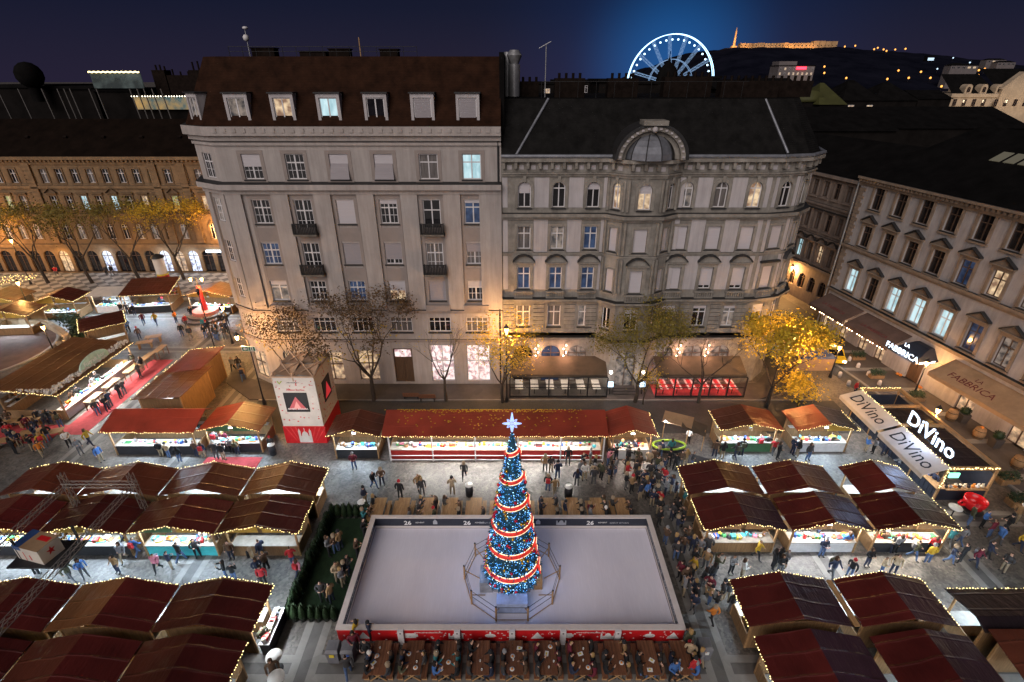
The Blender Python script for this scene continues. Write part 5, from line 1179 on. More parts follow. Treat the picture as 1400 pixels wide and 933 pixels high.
def gmesh(kind):
    mb = MB()
    if kind == 'tray':
        mb.box(-0.28, 0.28, -0.2, 0.2, 0, 0.05, 1)
        for i in range(5):
            for j in range(3): mb.ball((-0.2+i*0.1, -0.12+j*0.12, 0.09), 0.05, 6, 0)
    elif kind == 'jar': mb.lathe([(0, 0), (0.11, 0), (0.12, 0.22), (0.09, 0.26)], n=8); mb.lathe([(0.1, 0.26), (0.1, 0.31), (0, 0.31)], n=8, m=1)
    elif kind == 'hat': mb.lathe([(0.17, 0), (0.18, 0.07), (0.15, 0.15), (0.07, 0.21), (0, 0.22)], n=8); mb.ball((0, 0, 0.25), 0.05, 6, 1)
    elif kind == 'gift box': mb.box(-0.17, 0.17, -0.14, 0.14, 0, 0.2); mb.box(-0.18, 0.18, -0.15, 0.15, 0.201, 0.24, 0); mb.box(-0.03, 0.03, -0.152, 0.152, 0, 0.245, 1)
    elif kind == 'lantern': mb.lathe([(0.0, 0), (0.12, 0), (0.12, 0.03)], n=6, m=1); mb.lathe([(0.1, 0.03), (0.1, 0.28)], n=6); mb.lathe([(0.13, 0.28), (0.03, 0.4), (0, 0.42)], n=6, m=1)
    elif kind == 'folded scarf': mb.box(-0.2, 0.2, -0.15, 0.15, 0, 0.06); mb.box(-0.19, 0.19, -0.14, 0.15, 0.061, 0.11); mb.box(-0.18, 0.19, -0.15, 0.14, 0.111, 0.16, 1)
    elif kind == 'soft toy': mb.ball((0, 0, 0.11), 0.12, 8, 0); mb.ball((0, 0, 0.28), 0.09, 8, 0); mb.ball((-0.07, 0, 0.36), 0.035, 6, 0); mb.ball((0.07, 0, 0.36), 0.035, 6, 0); mb.ball((0, -0.09, 0.27), 0.03, 6, 1)
    elif kind == 'mug': mb.lathe([(0, 0), (0.09, 0), (0.1, 0.2), (0.09, 0.2), (0.08, 0.03), (0, 0.03)], n=8); mb.path([(0.1, 0, 0.16), (0.16, 0, 0.14), (0.16, 0, 0.07), (0.1, 0, 0.05)], 0.015, 4)
    elif kind == 'pan': mb.lathe([(0, 0), (0.3, 0), (0.36, 0.1), (0.34, 0.1), (0.28, 0.03), (0, 0.03)], n=12); mb.ball((0.02, 0.01, 0.0), 0.26, 8, 1, 0.3)
    elif kind == 'picture card': mb.rbox((0, 0.03, 0.17), 0.26, 0.03, 0.34, rx=R(-15)); mb.rbox((0, 0.01, 0.17), 0.2, 0.02, 0.26, rx=R(-15), m=1)
    return mb.mesh(kind.replace(' ', '_'), [GM['white'], GM['cream']])
KINDS = ['tray', 'jar', 'hat', 'gift box', 'lantern', 'folded scarf', 'soft toy', 'mug', 'picture card', 'pan']
GME = {k: gmesh(k) for k in KINDS}
GTOP = {}
def good(kind, cname, world, rz, label, group, second='cream'):
    o = place(kind.replace(' ', '_'), GME[kind], None, world, rz)
    for i, c in ((0, cname), (1, second)):
        o.material_slots[i].link = 'OBJECT'; o.material_slots[i].material = GM[c]
    tag(o, label, kind, group); return o

STALLS = []
def stall(label, cx, cy, w, d, face=0.0, roof=('sheet_red', 'sheet_red'), ez=2.45, rz=3.12, kind='gable', lights=('front',), counter='wood_wall', gable='ochre_board', goods=10, short=None, power=150, temp=(0.62, 0.81, 1.0), open_side=None, walls=True, name='market_stall', gable_h=True, counter_d=0.75, lamp_on=True, gl=None, side_h=1.0, back_h=2.2, tilt=24, sw='wood_wall', fairy='fairy', inset=0.42):
    t = thing(name, label, 'market stall', (0, 0, 0), 0, 'wooden stalls of the market')
    hw, hd = w/2, d/2
    # roof
    mb = MB()
    if kind == 'gable':
        slope_roof(mb, [(-hw, -hd, ez), (0, -hd, rz), (0, hd, rz), (-hw, hd, ez)], 0.06, 0)
        slope_roof(mb, [(0, -hd, rz), (hw, -hd, ez), (hw, hd, ez), (0, hd, rz)], 0.06, 1)
        edge = {'front': [(-hw, -hd, ez), (0, -hd, rz), (hw, -hd, ez)], 'back': [(hw, hd, ez), (0, hd, rz), (-hw, hd, ez)], 'left': [(-hw, hd, ez), (-hw, -hd, ez)], 'right': [(hw, -hd, ez), (hw, hd, ez)]}
    elif kind == 'mono':
        slope_roof(mb, [(-hw, -hd, ez), (hw, -hd, ez), (hw, hd, rz), (-hw, hd, rz)], 0.06, 0)
        edge = {'front': [(-hw, -hd, ez), (hw, -hd, ez)], 'back': [(hw, hd, rz), (-hw, hd, rz)], 'left': [(-hw, hd, rz), (-hw, -hd, ez)], 'right': [(hw, -hd, ez), (hw, hd, rz)]}
    elif kind == 'ridge_x':
        yr = hd*0.45
        slope_roof(mb, [(-hw, -hd, ez), (hw, -hd, ez), (hw, yr, rz), (-hw, yr, rz)], 0.06, 0)
        slope_roof(mb, [(-hw, yr, rz), (hw, yr, rz), (hw, hd, ez+0.2), (-hw, hd, ez+0.2)], 0.06, 1)
        edge = {'front': [(-hw, -hd, ez), (hw, -hd, ez)], 'back': [(hw, hd, ez+.2), (-hw, hd, ez+.2)], 'left': [(-hw, hd, ez+.2), (-hw, yr, rz), (-hw, -hd, ez)], 'right': [(hw, -hd, ez), (hw, yr, rz), (hw, hd, ez+.2)]}
    mb.build('roof', [M[roof[0]], M[roof[1]]], t)  # differing slope sheets put lamp light and shade into their colour
    i = inset; px, py = hw-i, hd-i
    for sx_ in (-1, 1):
        for sy in (-1, 1):
            p = MB(); zt = ez+0.02 if kind == 'gable' else (ez if sy < 0 else rz-0.25 if kind == 'mono' else ez)
            p.box(sx_*px-0.05, sx_*px+0.05, sy*py-0.05, sy*py+0.05, 0, zt); p.build('post', [M['wood']], t)
    if kind == 'gable' and gable:
        for sg in (-1, 1):
            g_ = MB(); q = lambda y: [(sg*0.16, y, ez-0.32), (sg*(px-0.08), y, ez-0.32), (sg*(px-0.08), y, ez+0.02), (sg*0.16, y, rz-0.14)]
            g_.extrude(q(-py-0.02), (0, 0.04, 0)); g_.build('gable_board', [M[gable] if not (gl and sg > 0) else M[gl]], t)
    if counter:
        c = MB(); c.box(-px+0.07, px-0.07, -py, -py+counter_d, 0.0, 0.93); c.build('counter', [M[counter]], t)
        c = MB(); c.box(-px+0.02, px-0.02, -py-0.08, -py+counter_d+0.04, 0.932, 0.98); c.build('counter_top', [M['counter_top']], t)
    if walls:
        b = MB(); b.box(-px+0.06, px-0.06, py-0.03, py+0.03, 0, back_h); b.build('back_wall', [M[sw]], t)
        for sg in (-1, 1):
            if open_side == sg: continue
            b = MB(); b.box(sg*px-0.03, sg*px+0.03, -py+0.06, py-0.06, 0, side_h); b.build('side_wall', [M[sw]], t)
        if goods:   # a shelf of wares at the back
            b = MB(); b.box(-px+0.2, px-0.2, py-0.4, py-0.04, 1.25, 1.29); b.box(-px+0.2, px-0.2, py-0.4, py-0.04, 1.75, 1.79); b.build('shelf', [M['white_board']], t)
    if lights:
        f = MB()
        for s in lights: fairy_string(f, [(x*1.004, y*1.004, z+0.02) for x, y, z in edge[s]])
        f.build('light_string', [M[fairy]], t)
    if lamp_on:
        l = MB(); n = max(1, int(w/2.6))
        for q in range(n):
            xx = (q+0.5)*(2*px)/n-px; l.box(xx-0.45, xx+0.45, -py+0.16, -py+0.24, ez-0.17, ez-0.12)
        l.build('lamp', [M['tube_lamp']], t)
        lamp((0, -py+0.25, ez-0.22), 2.0*power*w/5.4, temp, t, kind='AREA', rot=(R(-tilt), 0, 0), size=(w*0.75, 0.25))
    t.location = (cx, cy, 0); t.rotation_euler = (0, 0, face)
    ca, sa = math.cos(face), math.sin(face)
    toW = lambda x, y, z: (cx+x*ca-y*sa, cy+x*sa+y*ca, z)
    if goods and short:
        n = goods; sig = -1 if ca < 0 else 1
        for q in range(n):
            x = -px+0.35+(2*px-0.7)*(q+0.5)/n
            k = rnd.choice(KINDS); cn_ = rnd.choice(GOODC)[0]; k2 = k if k != 'pan' or q % 3 == 0 else 'tray'
            good(k2, cn_, toW(x, -py+counter_d*0.5+rnd.uniform(-.12, .12), 0.98), face+rnd.uniform(-.3, .3), f'{cn_} {k2} on counter of {short}, {ORD[q]} from its left', 'wares on stall counters', rnd.choice(GOODC)[0])
        for lv, z in enumerate((1.29, 1.79)):
            for q in range(n if w < 8 else n):
                x = -px+0.45+(2*px-0.9)*(q+0.5)/n
                if rnd.random() < 0.45 or kind == 'gable' and lv == 1: continue
                k = rnd.choice(['jar', 'hat', 'gift box', 'lantern', 'soft toy', 'mug']); cn_ = rnd.choice(GOODC)[0]
                good(k, cn_, toW(x, py-0.22, z), face, f'{cn_} {k} on {"lower" if lv == 0 else "upper"} shelf of {short}, {ORD[q]} from left', 'wares on stall shelves', rnd.choice(GOODC)[0])
    STALLS.append(t); return t

LC = [-13.4, -18.75, -24.35, -29.95, -35.4]
names = ['fourth', 'third', 'second', 'first']
cnt = ['wood_wall', 'teal_board', 'black_board', 'black_board']
for q in range(4):
    x1, x0 = LC[q], LC[q+1]; cxx, w_ = (x0+x1)/2, x1-x0-0.12
    br = 'sheet_brown' if q % 2 == 0 else 'sheet_red'
    end = ('left',) if q == 0 else ()
    pos = ['rightmost', 'second from the right', 'third from the right', 'leftmost'][q]
    stall(f'red-brown roofed stall, {pos} in back row of upper left block', cxx, 27.68, w_, 2.75, PI, ('sheet_brown', 'sheet_tan' if q == 0 else 'sheet_brown'), lights=('front',)+end, goods=0, power=170)  # left slopes browner: orange lamp light put into the sheet colour
    stall(f'wine roofed stall, {pos} in front row of upper left block', cxx, 24.38, w_, 2.75, 0, ('sheet_brown', 'sheet_red'), lights=('front',)+(('right',) if q == 0 else ()), counter=cnt[q], gable='green_board' if q == 1 else 'ochre_board', gl='ochre_board', goods=0 if q == 0 else 13, short=['', 'third upper left front stall', 'second upper left front stall', 'first upper left front stall'][q], power=190 if q else 40)
    stall(f'dark wine roofed stall, {pos} in back row of lower left block', cxx, 18.0, w_, 2.75, PI, ('sheet_red', 'sheet_tan' if q == 1 else 'sheet_brown'), lights=('front',)+end, goods=0, power=190, open_side=-1 if q == 0 else None)
    stall(f'dark wine roofed stall, {pos} in nearest row at bottom left', cxx, 14.75, w_, 2.75, 0, ('sheet_brown', 'sheet_red'), lights=(('right',) if q == 0 else ()), goods=0, power=120)
# the right-hand side of the lower left block sells over its side
sc2 = MB(); sc2.box(-13.55, -13.05, 16.9, 19.0, 0, 0.93, 0); sc2.box(-13.6, -13.0, 16.85, 19.05, 0.932, 0.98, 1)
tag(sc2.build('side_counter', [M['black_board'], M['white_board']], None, (-13.3, 17.9, 0)), 'black side counter with small wares at the right end of lower left block', 'counter')
for q in range(9):
    good(rnd.choice(['mug', 'jar', 'gift box', 'folded scarf']), ('white', 'red', 'black', 'grey')[q % 4], (-13.3, 17.0+q*0.23, 0.98), 1.5, f'{("white", "red", "black", "grey")[q % 4]} ware on black side counter, {ORD[q]} from the near end', 'wares on the black side counter')
lamp((-13.6, 17.9, 2.2), 150, (0.86, 0.93, 1.0), None, kind='AREA', rot=(0, R(-30), 0), size=(0.25, 2.0))
RC = [(12.1, 17.45), (17.6, 22.95), (24.0, 28.5)]; RC2 = [(12.15, 17.6), (17.72, 23.0), (23.15, 28.65)]
for q in range(3):
    (x0, x1), (a, b) = RC[q], RC2[q]
    pos = ['leftmost', 'middle', 'rightmost'][q]
    stall(f'wine roofed stall, {pos} of three in back row of upper right block', (x0+x1)/2, 27.85, x1-x0-0.1, 2.8, PI, ('sheet_brown' if q < 2 else 'sheet_blue_sheen', 'sheet_red'), lights=('front',)+(('right',) if q == 0 else ('left',) if q == 2 else ()), goods=0, power=150)
    stall(f'wine roofed stall, {pos} of three in front row of upper right block', (a+b)/2, 24.68, b-a-0.1, 2.8, 0, ('sheet_red', 'sheet_blue_sheen'), lights=('front',)+(('left',) if q == 0 else ('right',) if q == 2 else ()), gable='wood', gl='wood', goods=13, short=f'{pos} upper right front stall', counter=['wood_wall', 'white_board', 'black_board'][q], power=[60, 190, 190][q], temp=(0.93, 0.96, 1.0) if q < 2 else (1.0, 0.9, 0.75))
for q, (x0, x1) in enumerate(((12.4, 17.85), (18.35, 23.4))):
    pos = ['left', 'right'][q]
    stall(f'dark wine roofed stall, {pos} one in back row of lower right block', (x0+x1)/2, 18.33, x1-x0, 2.82, PI, ('sheet_blue_sheen', 'sheet_red'), lights=('front',)+(('right',) if q == 0 else ('left',)), goods=0, power=190)
    stall(f'dark wine roofed stall, {pos} one in nearest row at bottom right', (x0+x1)/2, 15.0, x1-x0, 2.75, 0, ('sheet_red', 'sheet_blue_sheen'), lights=('left',) if q == 0 else (), goods=0, power=120)
pk = MB(); pk.box(17.95, 18.25, 16.95, 19.7, 2.38, 2.44); tag(pk.build('plank', [M['wood']], None, (18.1, 18.3, 2.38)), 'pale plank bridging the two back stalls of the lower right block', 'plank')
stall('black tarpaulin roofed stall at the lower right edge of the picture', 27.4, 17.8, 6.2, 2.7, PI, ('sheet_black', 'sheet_black'), kind='ridge_x', lights=('front',), goods=0, power=150, rz=2.9)
stall('dark red roofed stall in the bottom right corner below the black tarpaulin', 27.4, 14.8, 6.2, 3.3, 0, ('sheet_brown', 'sheet_brown'), kind='mono', lights=(), goods=0, power=120, rz=2.95)
# middle row before the two houses
stall('long brick red roofed food stall with bright white counter in front of the houses', -1.35, 34.3, 18.1, 3.4, 0, ('sheet_bright', 'sheet_bright'), ez=2.6, rz=3.45, kind='ridge_x', lights=('front',), counter='red_board', gable=None, goods=44, short='long red stall', power=190, temp=(0.98, 0.97, 0.93), counter_d=0.9)
stall('small brown gabled stall at the left end of the long red stall', -12.7, 34.1, 4.3, 2.9, 0, ('sheet_brown', 'sheet_brown'), ez=2.55, rz=3.2, lights=('front',), gable='wood', gl='wood', goods=10, short='small gabled brown stall', counter='black_board', power=170)
stall('red gabled drinks stall at the right end of the long red stall', 9.7, 34.3, 3.9, 3.4, 0, ('sheet_bright', 'sheet_bright'), ez=2.55, rz=3.25, lights=('front', 'right'), gable='wood', goods=7, short='red drinks stall', counter='white_board', power=170, temp=(1.0, 0.85, 0.75))
stall('red gabled stall with white counter left of the street corner, nearer the rink', 19.5, 34.9, 5.2, 2.85, 0, ('sheet_brown', 'sheet_bright'), ez=2.5, rz=3.15, lights=('front', 'left'), gable='wood', gl='wood', goods=13, short='gabled stall below yellow tree', counter='green_board', power=180)
stall('red gabled stall with bright white counter beside the wine bar', 25.7, 34.9, 5.1, 2.85, 0, ('sheet_bright', 'sheet_black'), ez=2.5, rz=3.15, lights=('front', 'right'), gable='wood', gl='ochre_board', goods=13, short='gabled stall beside wine bar', counter='white_board', power=200)
stall('brown gabled stall with dark counter just left of the advert tower', -23.0, 35.1, 5.1, 3.3, 0, ('sheet_bright', 'sheet_brown'), ez=2.5, rz=3.15, lights=('front',), gable='green_board', gl='green_board', goods=13, short='stall left of advert tower', counter='black_board', power=190)
stall('wide red roofed food stall second left of the advert tower', -29.4, 34.65, 7.6, 3.1, 0, ('sheet_bright', 'sheet_bright'), ez=2.6, rz=3.35, kind='ridge_x', lights=('front',), counter='black_board', gable=None, goods=14, short='wide stall left of tower', power=180)
# upper left quarter
stall('brown roofed timber hut with tan side wall behind the wide food stall', -31.0, 39.9, 5.3, 4.5, -PI/2, ('sheet_tan', 'sheet_brown'), ez=3.0, rz=3.3, kind='mono', lights=('front',), goods=0, power=130, side_h=2.8, back_h=2.9)
stall('bright red roofed hut with pale gable above the brown timber hut', -31.3, 44.1, 4.6, 3.6, -PI/2, ('sheet_bright', 'sheet_bright'), ez=3.0, rz=3.4, kind='mono', lights=('front', 'left'), goods=0, power=120, side_h=2.6, back_h=2.9)
stall('large shiny brown roofed drinks pavilion with fairy lights and red carpet on the left', -43.4, 43.2, 10.3, 6.2, PI/2, ('sheet_tan', 'sheet_tan'), ez=2.85, rz=3.5, kind='mono', lights=('front', 'left'), goods=16, short='brown drinks pavilion', counter='white_board', power=300, counter_d=0.8, temp=(1.0, 0.96, 0.9))
stall('small dark hut with fairy lit roof edge above the drinks pavilion', -47.7, 53.9, 4.4, 3.6, R(38), ('sheet_red', 'sheet_red'), ez=2.6, rz=2.9, kind='mono', lights=('front', 'left', 'right'), goods=0, power=60)
stall('brown roofed stall with red eaves board facing the upper left square', -48.3, 64.0, 6.2, 4.2, R(8), ('sheet_brown', 'sheet_brown'), ez=2.7, rz=3.6, kind='mono', lights=('front', 'right'), goods=13, short='brown upper left stall', counter='black_board', power=230)
stall('tan roofed stall beside the red draped lamp post', -39.7, 63.6, 6.4, 3.6, R(-4), ('sheet_tan', 'sheet_tan'), ez=2.6, rz=3.3, lights=('front',), goods=13, short='tan stall by red draped post', counter='black_board', power=250)
stall('wine red gabled stall left of the white poster booth', -58.4, 61.5, 5.2, 3.4, R(4), ('sheet_red', 'sheet_red'), ez=2.6, rz=3.4, lights=('front', 'right'), goods=6, short='wine red stall by poster booth', power=220)
stall('tan brown gabled stall nearest the curved stone balustrade', -60.8, 57.0, 5.6, 3.4, R(4), ('sheet_tan', 'sheet_brown'), ez=2.6, rz=3.4, lights=('front', 'right'), goods=0, power=200)
stall('tan gabled stall at the far left edge under a fairy light net', -66.3, 61.8, 6.0, 3.6, 0, ('sheet_tan', 'sheet_tan'), ez=2.6, rz=3.4, lights=('front',), goods=0, power=220)
stall('white fronted poster booth between two stalls on the upper left square', -53.4, 63.2, 4.4, 2.6, R(3), ('white_fabric', 'white_fabric'), ez=2.6, rz=2.9, kind='mono', lights=(), goods=6, short='white poster booth', counter='white_board', power=260, sw='white_board')
# net of fairy lights
nb = MB(); fairy_string(nb, [(-71, 62.6, 3.6), (-67, 63.4, 4.6), (-63.3, 64.6, 4.4)], 0.12, 0.05, 0.25); fairy_string(nb, [(-71, 61.6, 3.5), (-67, 62.4, 4.3), (-63.3, 64.0, 4.3)], 0.12, 0.05, 0.25)
tag(nb.build('fairy_light_net', [M['fairy']], None, (-67, 63, 3.5)), 'yellow net of fairy lights over the stall at the far left edge', 'string lights')
# the pavilion: white fluffy garland, oval sign, red carpet
gl_ = MB()
for q in range(420):
    if q % 14 < 12: 
        yy = rnd.uniform(38.0, 48.2); gl_.ball((-40.9+rnd.uniform(-.45, .25), yy, 2.98+rnd.uniform(0, .25)), rnd.uniform(.06, .13), 5)
for q in range(150): gl_.ball((rnd.uniform(-46.4, -40.6), 38.25+rnd.uniform(-.1, .4), 3.0+rnd.uniform(0, .25)), rnd.uniform(.06, .13), 5)
tag(gl_.build('white_garland', [M['white_fabric']], None, (-41, 43, 2.9)), 'fluffy white garland along the roof edge of the brown drinks pavilion', 'garland')
sg = thing('oval_sign', 'oval mint green sign board standing on the drinks pavilion roof', 'sign', (-40.9, 43.6, 2.95))
mb = MB(); mb.extrude([(-40.8, 43.6-1.9*math.cos(PI*q/14), 2.98+1.15*math.sin(PI*q/14)**0.7) for q in range(15)], (-0.12, 0, 0)); mb.build('board', [mat('mint_board', (0.42, 0.60, 0.50), 0.5)], sg)
put_text('Forralt bor', sg, (-40.78, 43.6, 3.3), (0, 1, 0), (0, 0, 1), 0.6, M['letter_white'], 0.01)
cp = MB(); cp.box(-40.0, -37.6, 36.2, 49.6, 0.0, 0.016); cp.box(-46.5, -40.004, 35.0, 37.6, 0.0, 0.018); tag(cp.build('red_carpet', [M['carpet']], None, (-39, 43, 0)), 'red carpet laid along the front of the brown drinks pavilion', 'carpet')
cp = MB(); cp.box(-55.6, -51.2, 58.6, 60.9, 0.0, 0.016); tag(cp.build('red_carpet', [M['carpet']], None, (-53.4, 60, 0)), 'small red carpet before the white poster booth', 'carpet')
cp = MB(); cp.box(-25.2, -20.6, 31.6, 33.2, 0.0, 0.016); tag(cp.build('red_carpet', [M['carpet']], None, (-23, 32.5, 0)), 'red carpet before the stall left of the advert tower', 'carpet')
# white railing before the long stall
rt = thing('counter_railing', 'white metal guard rail along the front of the long red stall', 'railing', (-1.3, 32.75, 0)); mb = MB()
mb.tube((-9.9, 32.75, 0.55), (7.4, 32.75, 0.55), 0.035, n=6); mb.tube((-9.9, 32.75, 0.12), (7.4, 32.75, 0.12), 0.035, n=6); mb.build('rail', [M['white_paint']], rt)
for q in range(6): mb = MB(); mb.box(-9.9+q*3.46-0.05, -9.9+q*3.46+0.05, 32.7, 32.8, 0, 2.5); mb.build('post', [M['white_paint']], rt)
# yellow leaves fallen on the long roof
lv = MB()
for q in range(420):
    x = rnd.uniform(-9.5, 5.5) if q % 3 else rnd.gauss(-1, 3.0); y = rnd.choice([34.95+rnd.gauss(0, .08), 35.3+rnd.uniform(-.2, .25), 34.2+rnd.gauss(0, .5)])
    z = 2.6+(y-32.6)/(2.465)*0.85+0.02 if y < 35.06 else 3.45-(y-35.06)/0.94*0.65+0.02; lv.rbox((x, y, z), 0.11, 0.09, 0.01, rnd.uniform(0, 3))
tag(lv.build('fallen_leaves', [M['leaf_yellow']], None, (-1, 35, 3)), 'yellow leaves strewn over the long red roof', 'leaves', None, 'stuff')

# ------------------------------------------------------------------ advert tower
T = thing('advert_tower', 'tall white advert cube with dark screens, red base and open truss top', 'advert tower', (-17.6, 37.3, 0))
ang = R(1.5); tx0, tx1, ty0, ty1 = -19.3, -15.9, 35.1, 39.0
mb = MB(); mb.box(tx0, tx1, ty0, ty1, 1.75, 6.55); mb.build('panel_cube', [M['white_fabric']], T)
mb = MB(); mb.box(tx0-0.05, tx1+0.05, ty0-0.05, ty1+0.05, 0, 1.74); mb.build('base', [M['red_print']], T)
mb = MB()
for a, b in (((tx0, ty0), (tx1, ty0)), ((tx1, ty0), (tx1, ty1)), ((tx1, ty1), (tx0, ty1)), ((tx0, ty1), (tx0, ty0))): mb.tube((*a, 6.6), (*b, 6.6), 0.07, n=6)
mxx, myy = (tx0+tx1)/2, (ty0+ty1)/2
mb.tube((mxx, ty0, 6.6), (mxx, ty1, 6.6), 0.07, n=6); mb.tube((tx0, myy, 6.6), (tx1, myy, 6.6), 0.07, n=6)
for x in (tx0, mxx, tx1):
    for y in (ty0, myy, ty1): mb.tube((x, y, 6.2), (x, y, 7.1 if (x == mxx or y == myy) else 6.6), 0.05, n=5)
for (x, xx_) in ((tx0, mxx), (mxx, tx1)):
    for (y, yy_) in ((ty0, myy), (myy, ty1)):
        mb.tube((x, y, 6.6), (xx_, yy_, 7.0), 0.05, n=5); mb.tube((xx_, y, 6.6), (x, yy_, 7.0), 0.05, n=5)
mb.build('truss_top', [M['canvas_tan'] if False else mat('sodium_glow_canvas_frame', (0.55, 0.36, 0.24), 0.7, 0.15, 2)], T)  # sodium lamp glow put into the canvas and truss colour
mb = MB()
for (x, xx_) in ((tx0, mxx), (mxx, tx1)):
    for (y, yy_) in ((ty0, myy), (myy, ty1)):
        c = ((x+xx_)/2, (y+yy_)/2, 6.56+0.02); p = [(x+.05, y+.05, 6.9), (xx_-.05, y+.05, 6.6), (xx_-.05, yy_-.05, 6.9), (x+.05, yy_-.05, 6.6)]
        for q in range(4): mb.tri(p[q], p[(q+1) % 4], c)
mb.build('canvas_top', [bpy.data.materials['sodium_glow_canvas_frame']], T)
def icons_front(parent, x0, x1, y, z0, z1, n, m, skip=None, plane='y', size=(0.08, 0.2), seed=3):
    r = random.Random(seed); mb = MB()
    for q in range(n):
        a = r.uniform(x0, x1); z = r.uniform(z0, z1); s = r.uniform(*size)
        if skip and skip[0] < a < skip[1] and skip[2] < z < skip[3]: continue
        kind = r.randrange(4)
        def bx(u0, u1, w0, w1):
            if plane == 'y': mb.box(u0, u1, y-0.012, y-0.002, w0, w1)
            else: mb.box(y+0.002, y+0.012, u0, u1, w0, w1)
        if kind == 0: bx(a-s/2, a+s/2, z-s/8, z+s/8); bx(a-s/8, a+s/8, z-s*0.8, z-s/8-0.001)
        elif kind == 1: bx(a-s*.4, a+s*.4, z-s*.3, z+s*.3)
        elif kind == 2: bx(a-s*.5, a+s*.5, z-s*.12, z+s*.12); bx(a-s*.12, a+s*.12, z+s*.121, z+s*.5); bx(a-s*.12, a+s*.12, z-s*.5, z-s*.121)
        else: bx(a-s*.6, a+s*.6, z-s*.07, z+s*.07)
    return mb.build('print_pattern', [m], parent)
icons_front(T, tx0+0.15, tx1-0.15, ty0, 2.2, 6.3, 60, M['red_print'], (tx0+.6, tx1-.7, 2.75, 5.35))
icons_front(T, ty0+0.2, ty1-0.2, tx1, 2.1, 6.3, 60, M['red_print'], (36.2, 38.2, 3.0, 5.6), 'x')
for k, (plane) in enumerate(('y', 'x')):
    mb = MB()
    if plane == 'y': mb.box(-18.65, -16.75, ty0-0.06, ty0-0.002, 3.25, 5.1)
    else: mb.box(tx1+0.002, tx1+0.06, 36.3, 38.0, 3.35, 5.3)
    s = mb.build('screen', [M['letter_dark']], T)
    mb = MB()
    if plane == 'y':
        mb.extrude([(-18.45, ty0-0.065, 3.5), (-16.95, ty0-0.065, 3.5), (-17.7, ty0-0.065, 4.75)], (0, -0.012, 0), 0)
        mb.extrude([(-18.0, ty0-0.079, 3.62), (-17.4, ty0-0.079, 3.62), (-17.7, ty0-0.079, 4.3)], (0, -0.012, 0), 1)
    else: mb.extrude([(tx1+0.065, 36.5, 3.6), (tx1+0.065, 37.85, 3.6), (tx1+0.065, 37.17, 4.95)], (0.012, 0, 0), 0)
    mb.build('screen_picture', [emit('red_screen_tree', (0.9, 0.02, 0.04), 0.55), emit('pink_screen_tree', (1.0, 0.35, 0.3), 0.8)] if k == 0 else [bpy.data.materials['red_screen_tree']], s)
    if plane == 'y': put_text('ADVENT BAZILIKA', s, (-17.7, ty0-0.082, 3.5), (1, 0, 0), (0, 0, 1), 0.2, M['letter_white'], 0.006, 0.004)
put_text('Advent Bazilika', T, (-17.6, ty0-0.012, 5.3), (1, 0, 0), (0, 0, 1), 0.24, M['red_print'], 0.006)
put_text('VIDEK MINOSEGE', T, (-17.75, ty0-0.012, 6.02), (1, 0, 0), (0, 0, 1), 0.11, M['letter_dark'], 0.006)
mb = MB(); mb.extrude([(-18.95, ty0-.004, 6.2), (-18.78, ty0-.004, 5.9), (-18.5, ty0-.004, 6.2), (-18.6, ty0-.004, 6.22), (-18.77, ty0-.004, 6.02), (-18.85, ty0-.004, 6.22)], (0, -0.01, 0)); mb.build('green_tick_logo', [mat('lime_print', (0.35, 0.42, 0.03), 0.6)], T)
mb = MB(); y = ty0-0.054   # church silhouette on the red base
for a, b, h in ((-18.15, -17.95, 1.25), (-17.25, -17.05, 1.25), (-17.94, -17.26, 0.75)): mb.box(a, b, y-0.012, y, 0.08, h)
mb.extrude([(-17.6-0.28*math.cos(PI*q/10), y, 0.752+0.5*math.sin(PI*q/10)) for q in range(11)], (0, -0.012, 0)); mb.box(-17.63, -17.57, y-0.012, y, 1.255, 1.6)
for xx_ in (-18.05, -17.15): mb.extrude([(xx_-0.1, y, 1.252), (xx_+0.1, y, 1.252), (xx_, y, 1.55)], (0, -0.012, 0))
mb.build('church_emblem', [M['white_fabric']], T)
mb = MB()
for q in range(9):
    a = -19.2+q*0.42
    if -18.3 < a < -17.0: continue
    mb.extrude([(a, y-.001, 1.7), (a+0.14, y-.001, 1.7), (a*0.5-8.8+.05, y-.001, 0.2), (a*0.5-8.8, y-.001, 0.2)], (0, -0.006, 0))
mb.build('ray_pattern', [mat('lighter_red_print', (0.62, 0.06, 0.06), 0.5)], T)
lamp((-17.6, 32.6, 4.2), 170, (1, 0.9, 0.86), None, 0.3)  # added fill light in front of the tower, no fixture

# ------------------------------------------------------------------ wine bar on the right
V = thing('wine_bar', 'timber wine bar with two lettered canopies, glowing roof letters and open beam roof', 'bar', (32.5, 33.6, 0))
bx0, bx1, by0, by1 = 31.3, 35.0, 28.4, 39.0
mb = MB()
for q in range(27): mb.box(bx0, bx0+0.06, by0+q*0.4, by0+q*0.4+0.36, 0, 1.05)
mb.box(bx0+0.06, bx0+0.1, by0, by1, 0, 1.04); mb.box(bx1-0.08, bx1, by0, by1, 0, 2.4); mb.box(bx0, bx1, by1-0.08, by1, 0, 2.4); mb.box(bx0+0.1, bx1-0.09, by0, by0+0.08, 0, 1.05); mb.build('wall', [M['navy_print']], V)
for y in (28.45, 31.1, 33.7, 36.3, 38.95):
    for x in (bx0+0.05, bx1-0.05): mb = MB(); mb.box(x-0.07, x+0.07, y-0.07, y+0.07, 0, 3.0); mb.build('post', [M['wood']], V)
mb = MB()
for (a, b, c, d_) in ((bx0-.1, bx0+.15, by0, by1), (bx1-.15, bx1+.1, by0, by1)): mb.box(a, b, c, d_, 2.82, 3.05)
for y in (28.4, 33.5, 36.2, 38.8): mb.box(bx0+0.151, bx1-0.151, y, y+0.22, 2.83, 3.04)
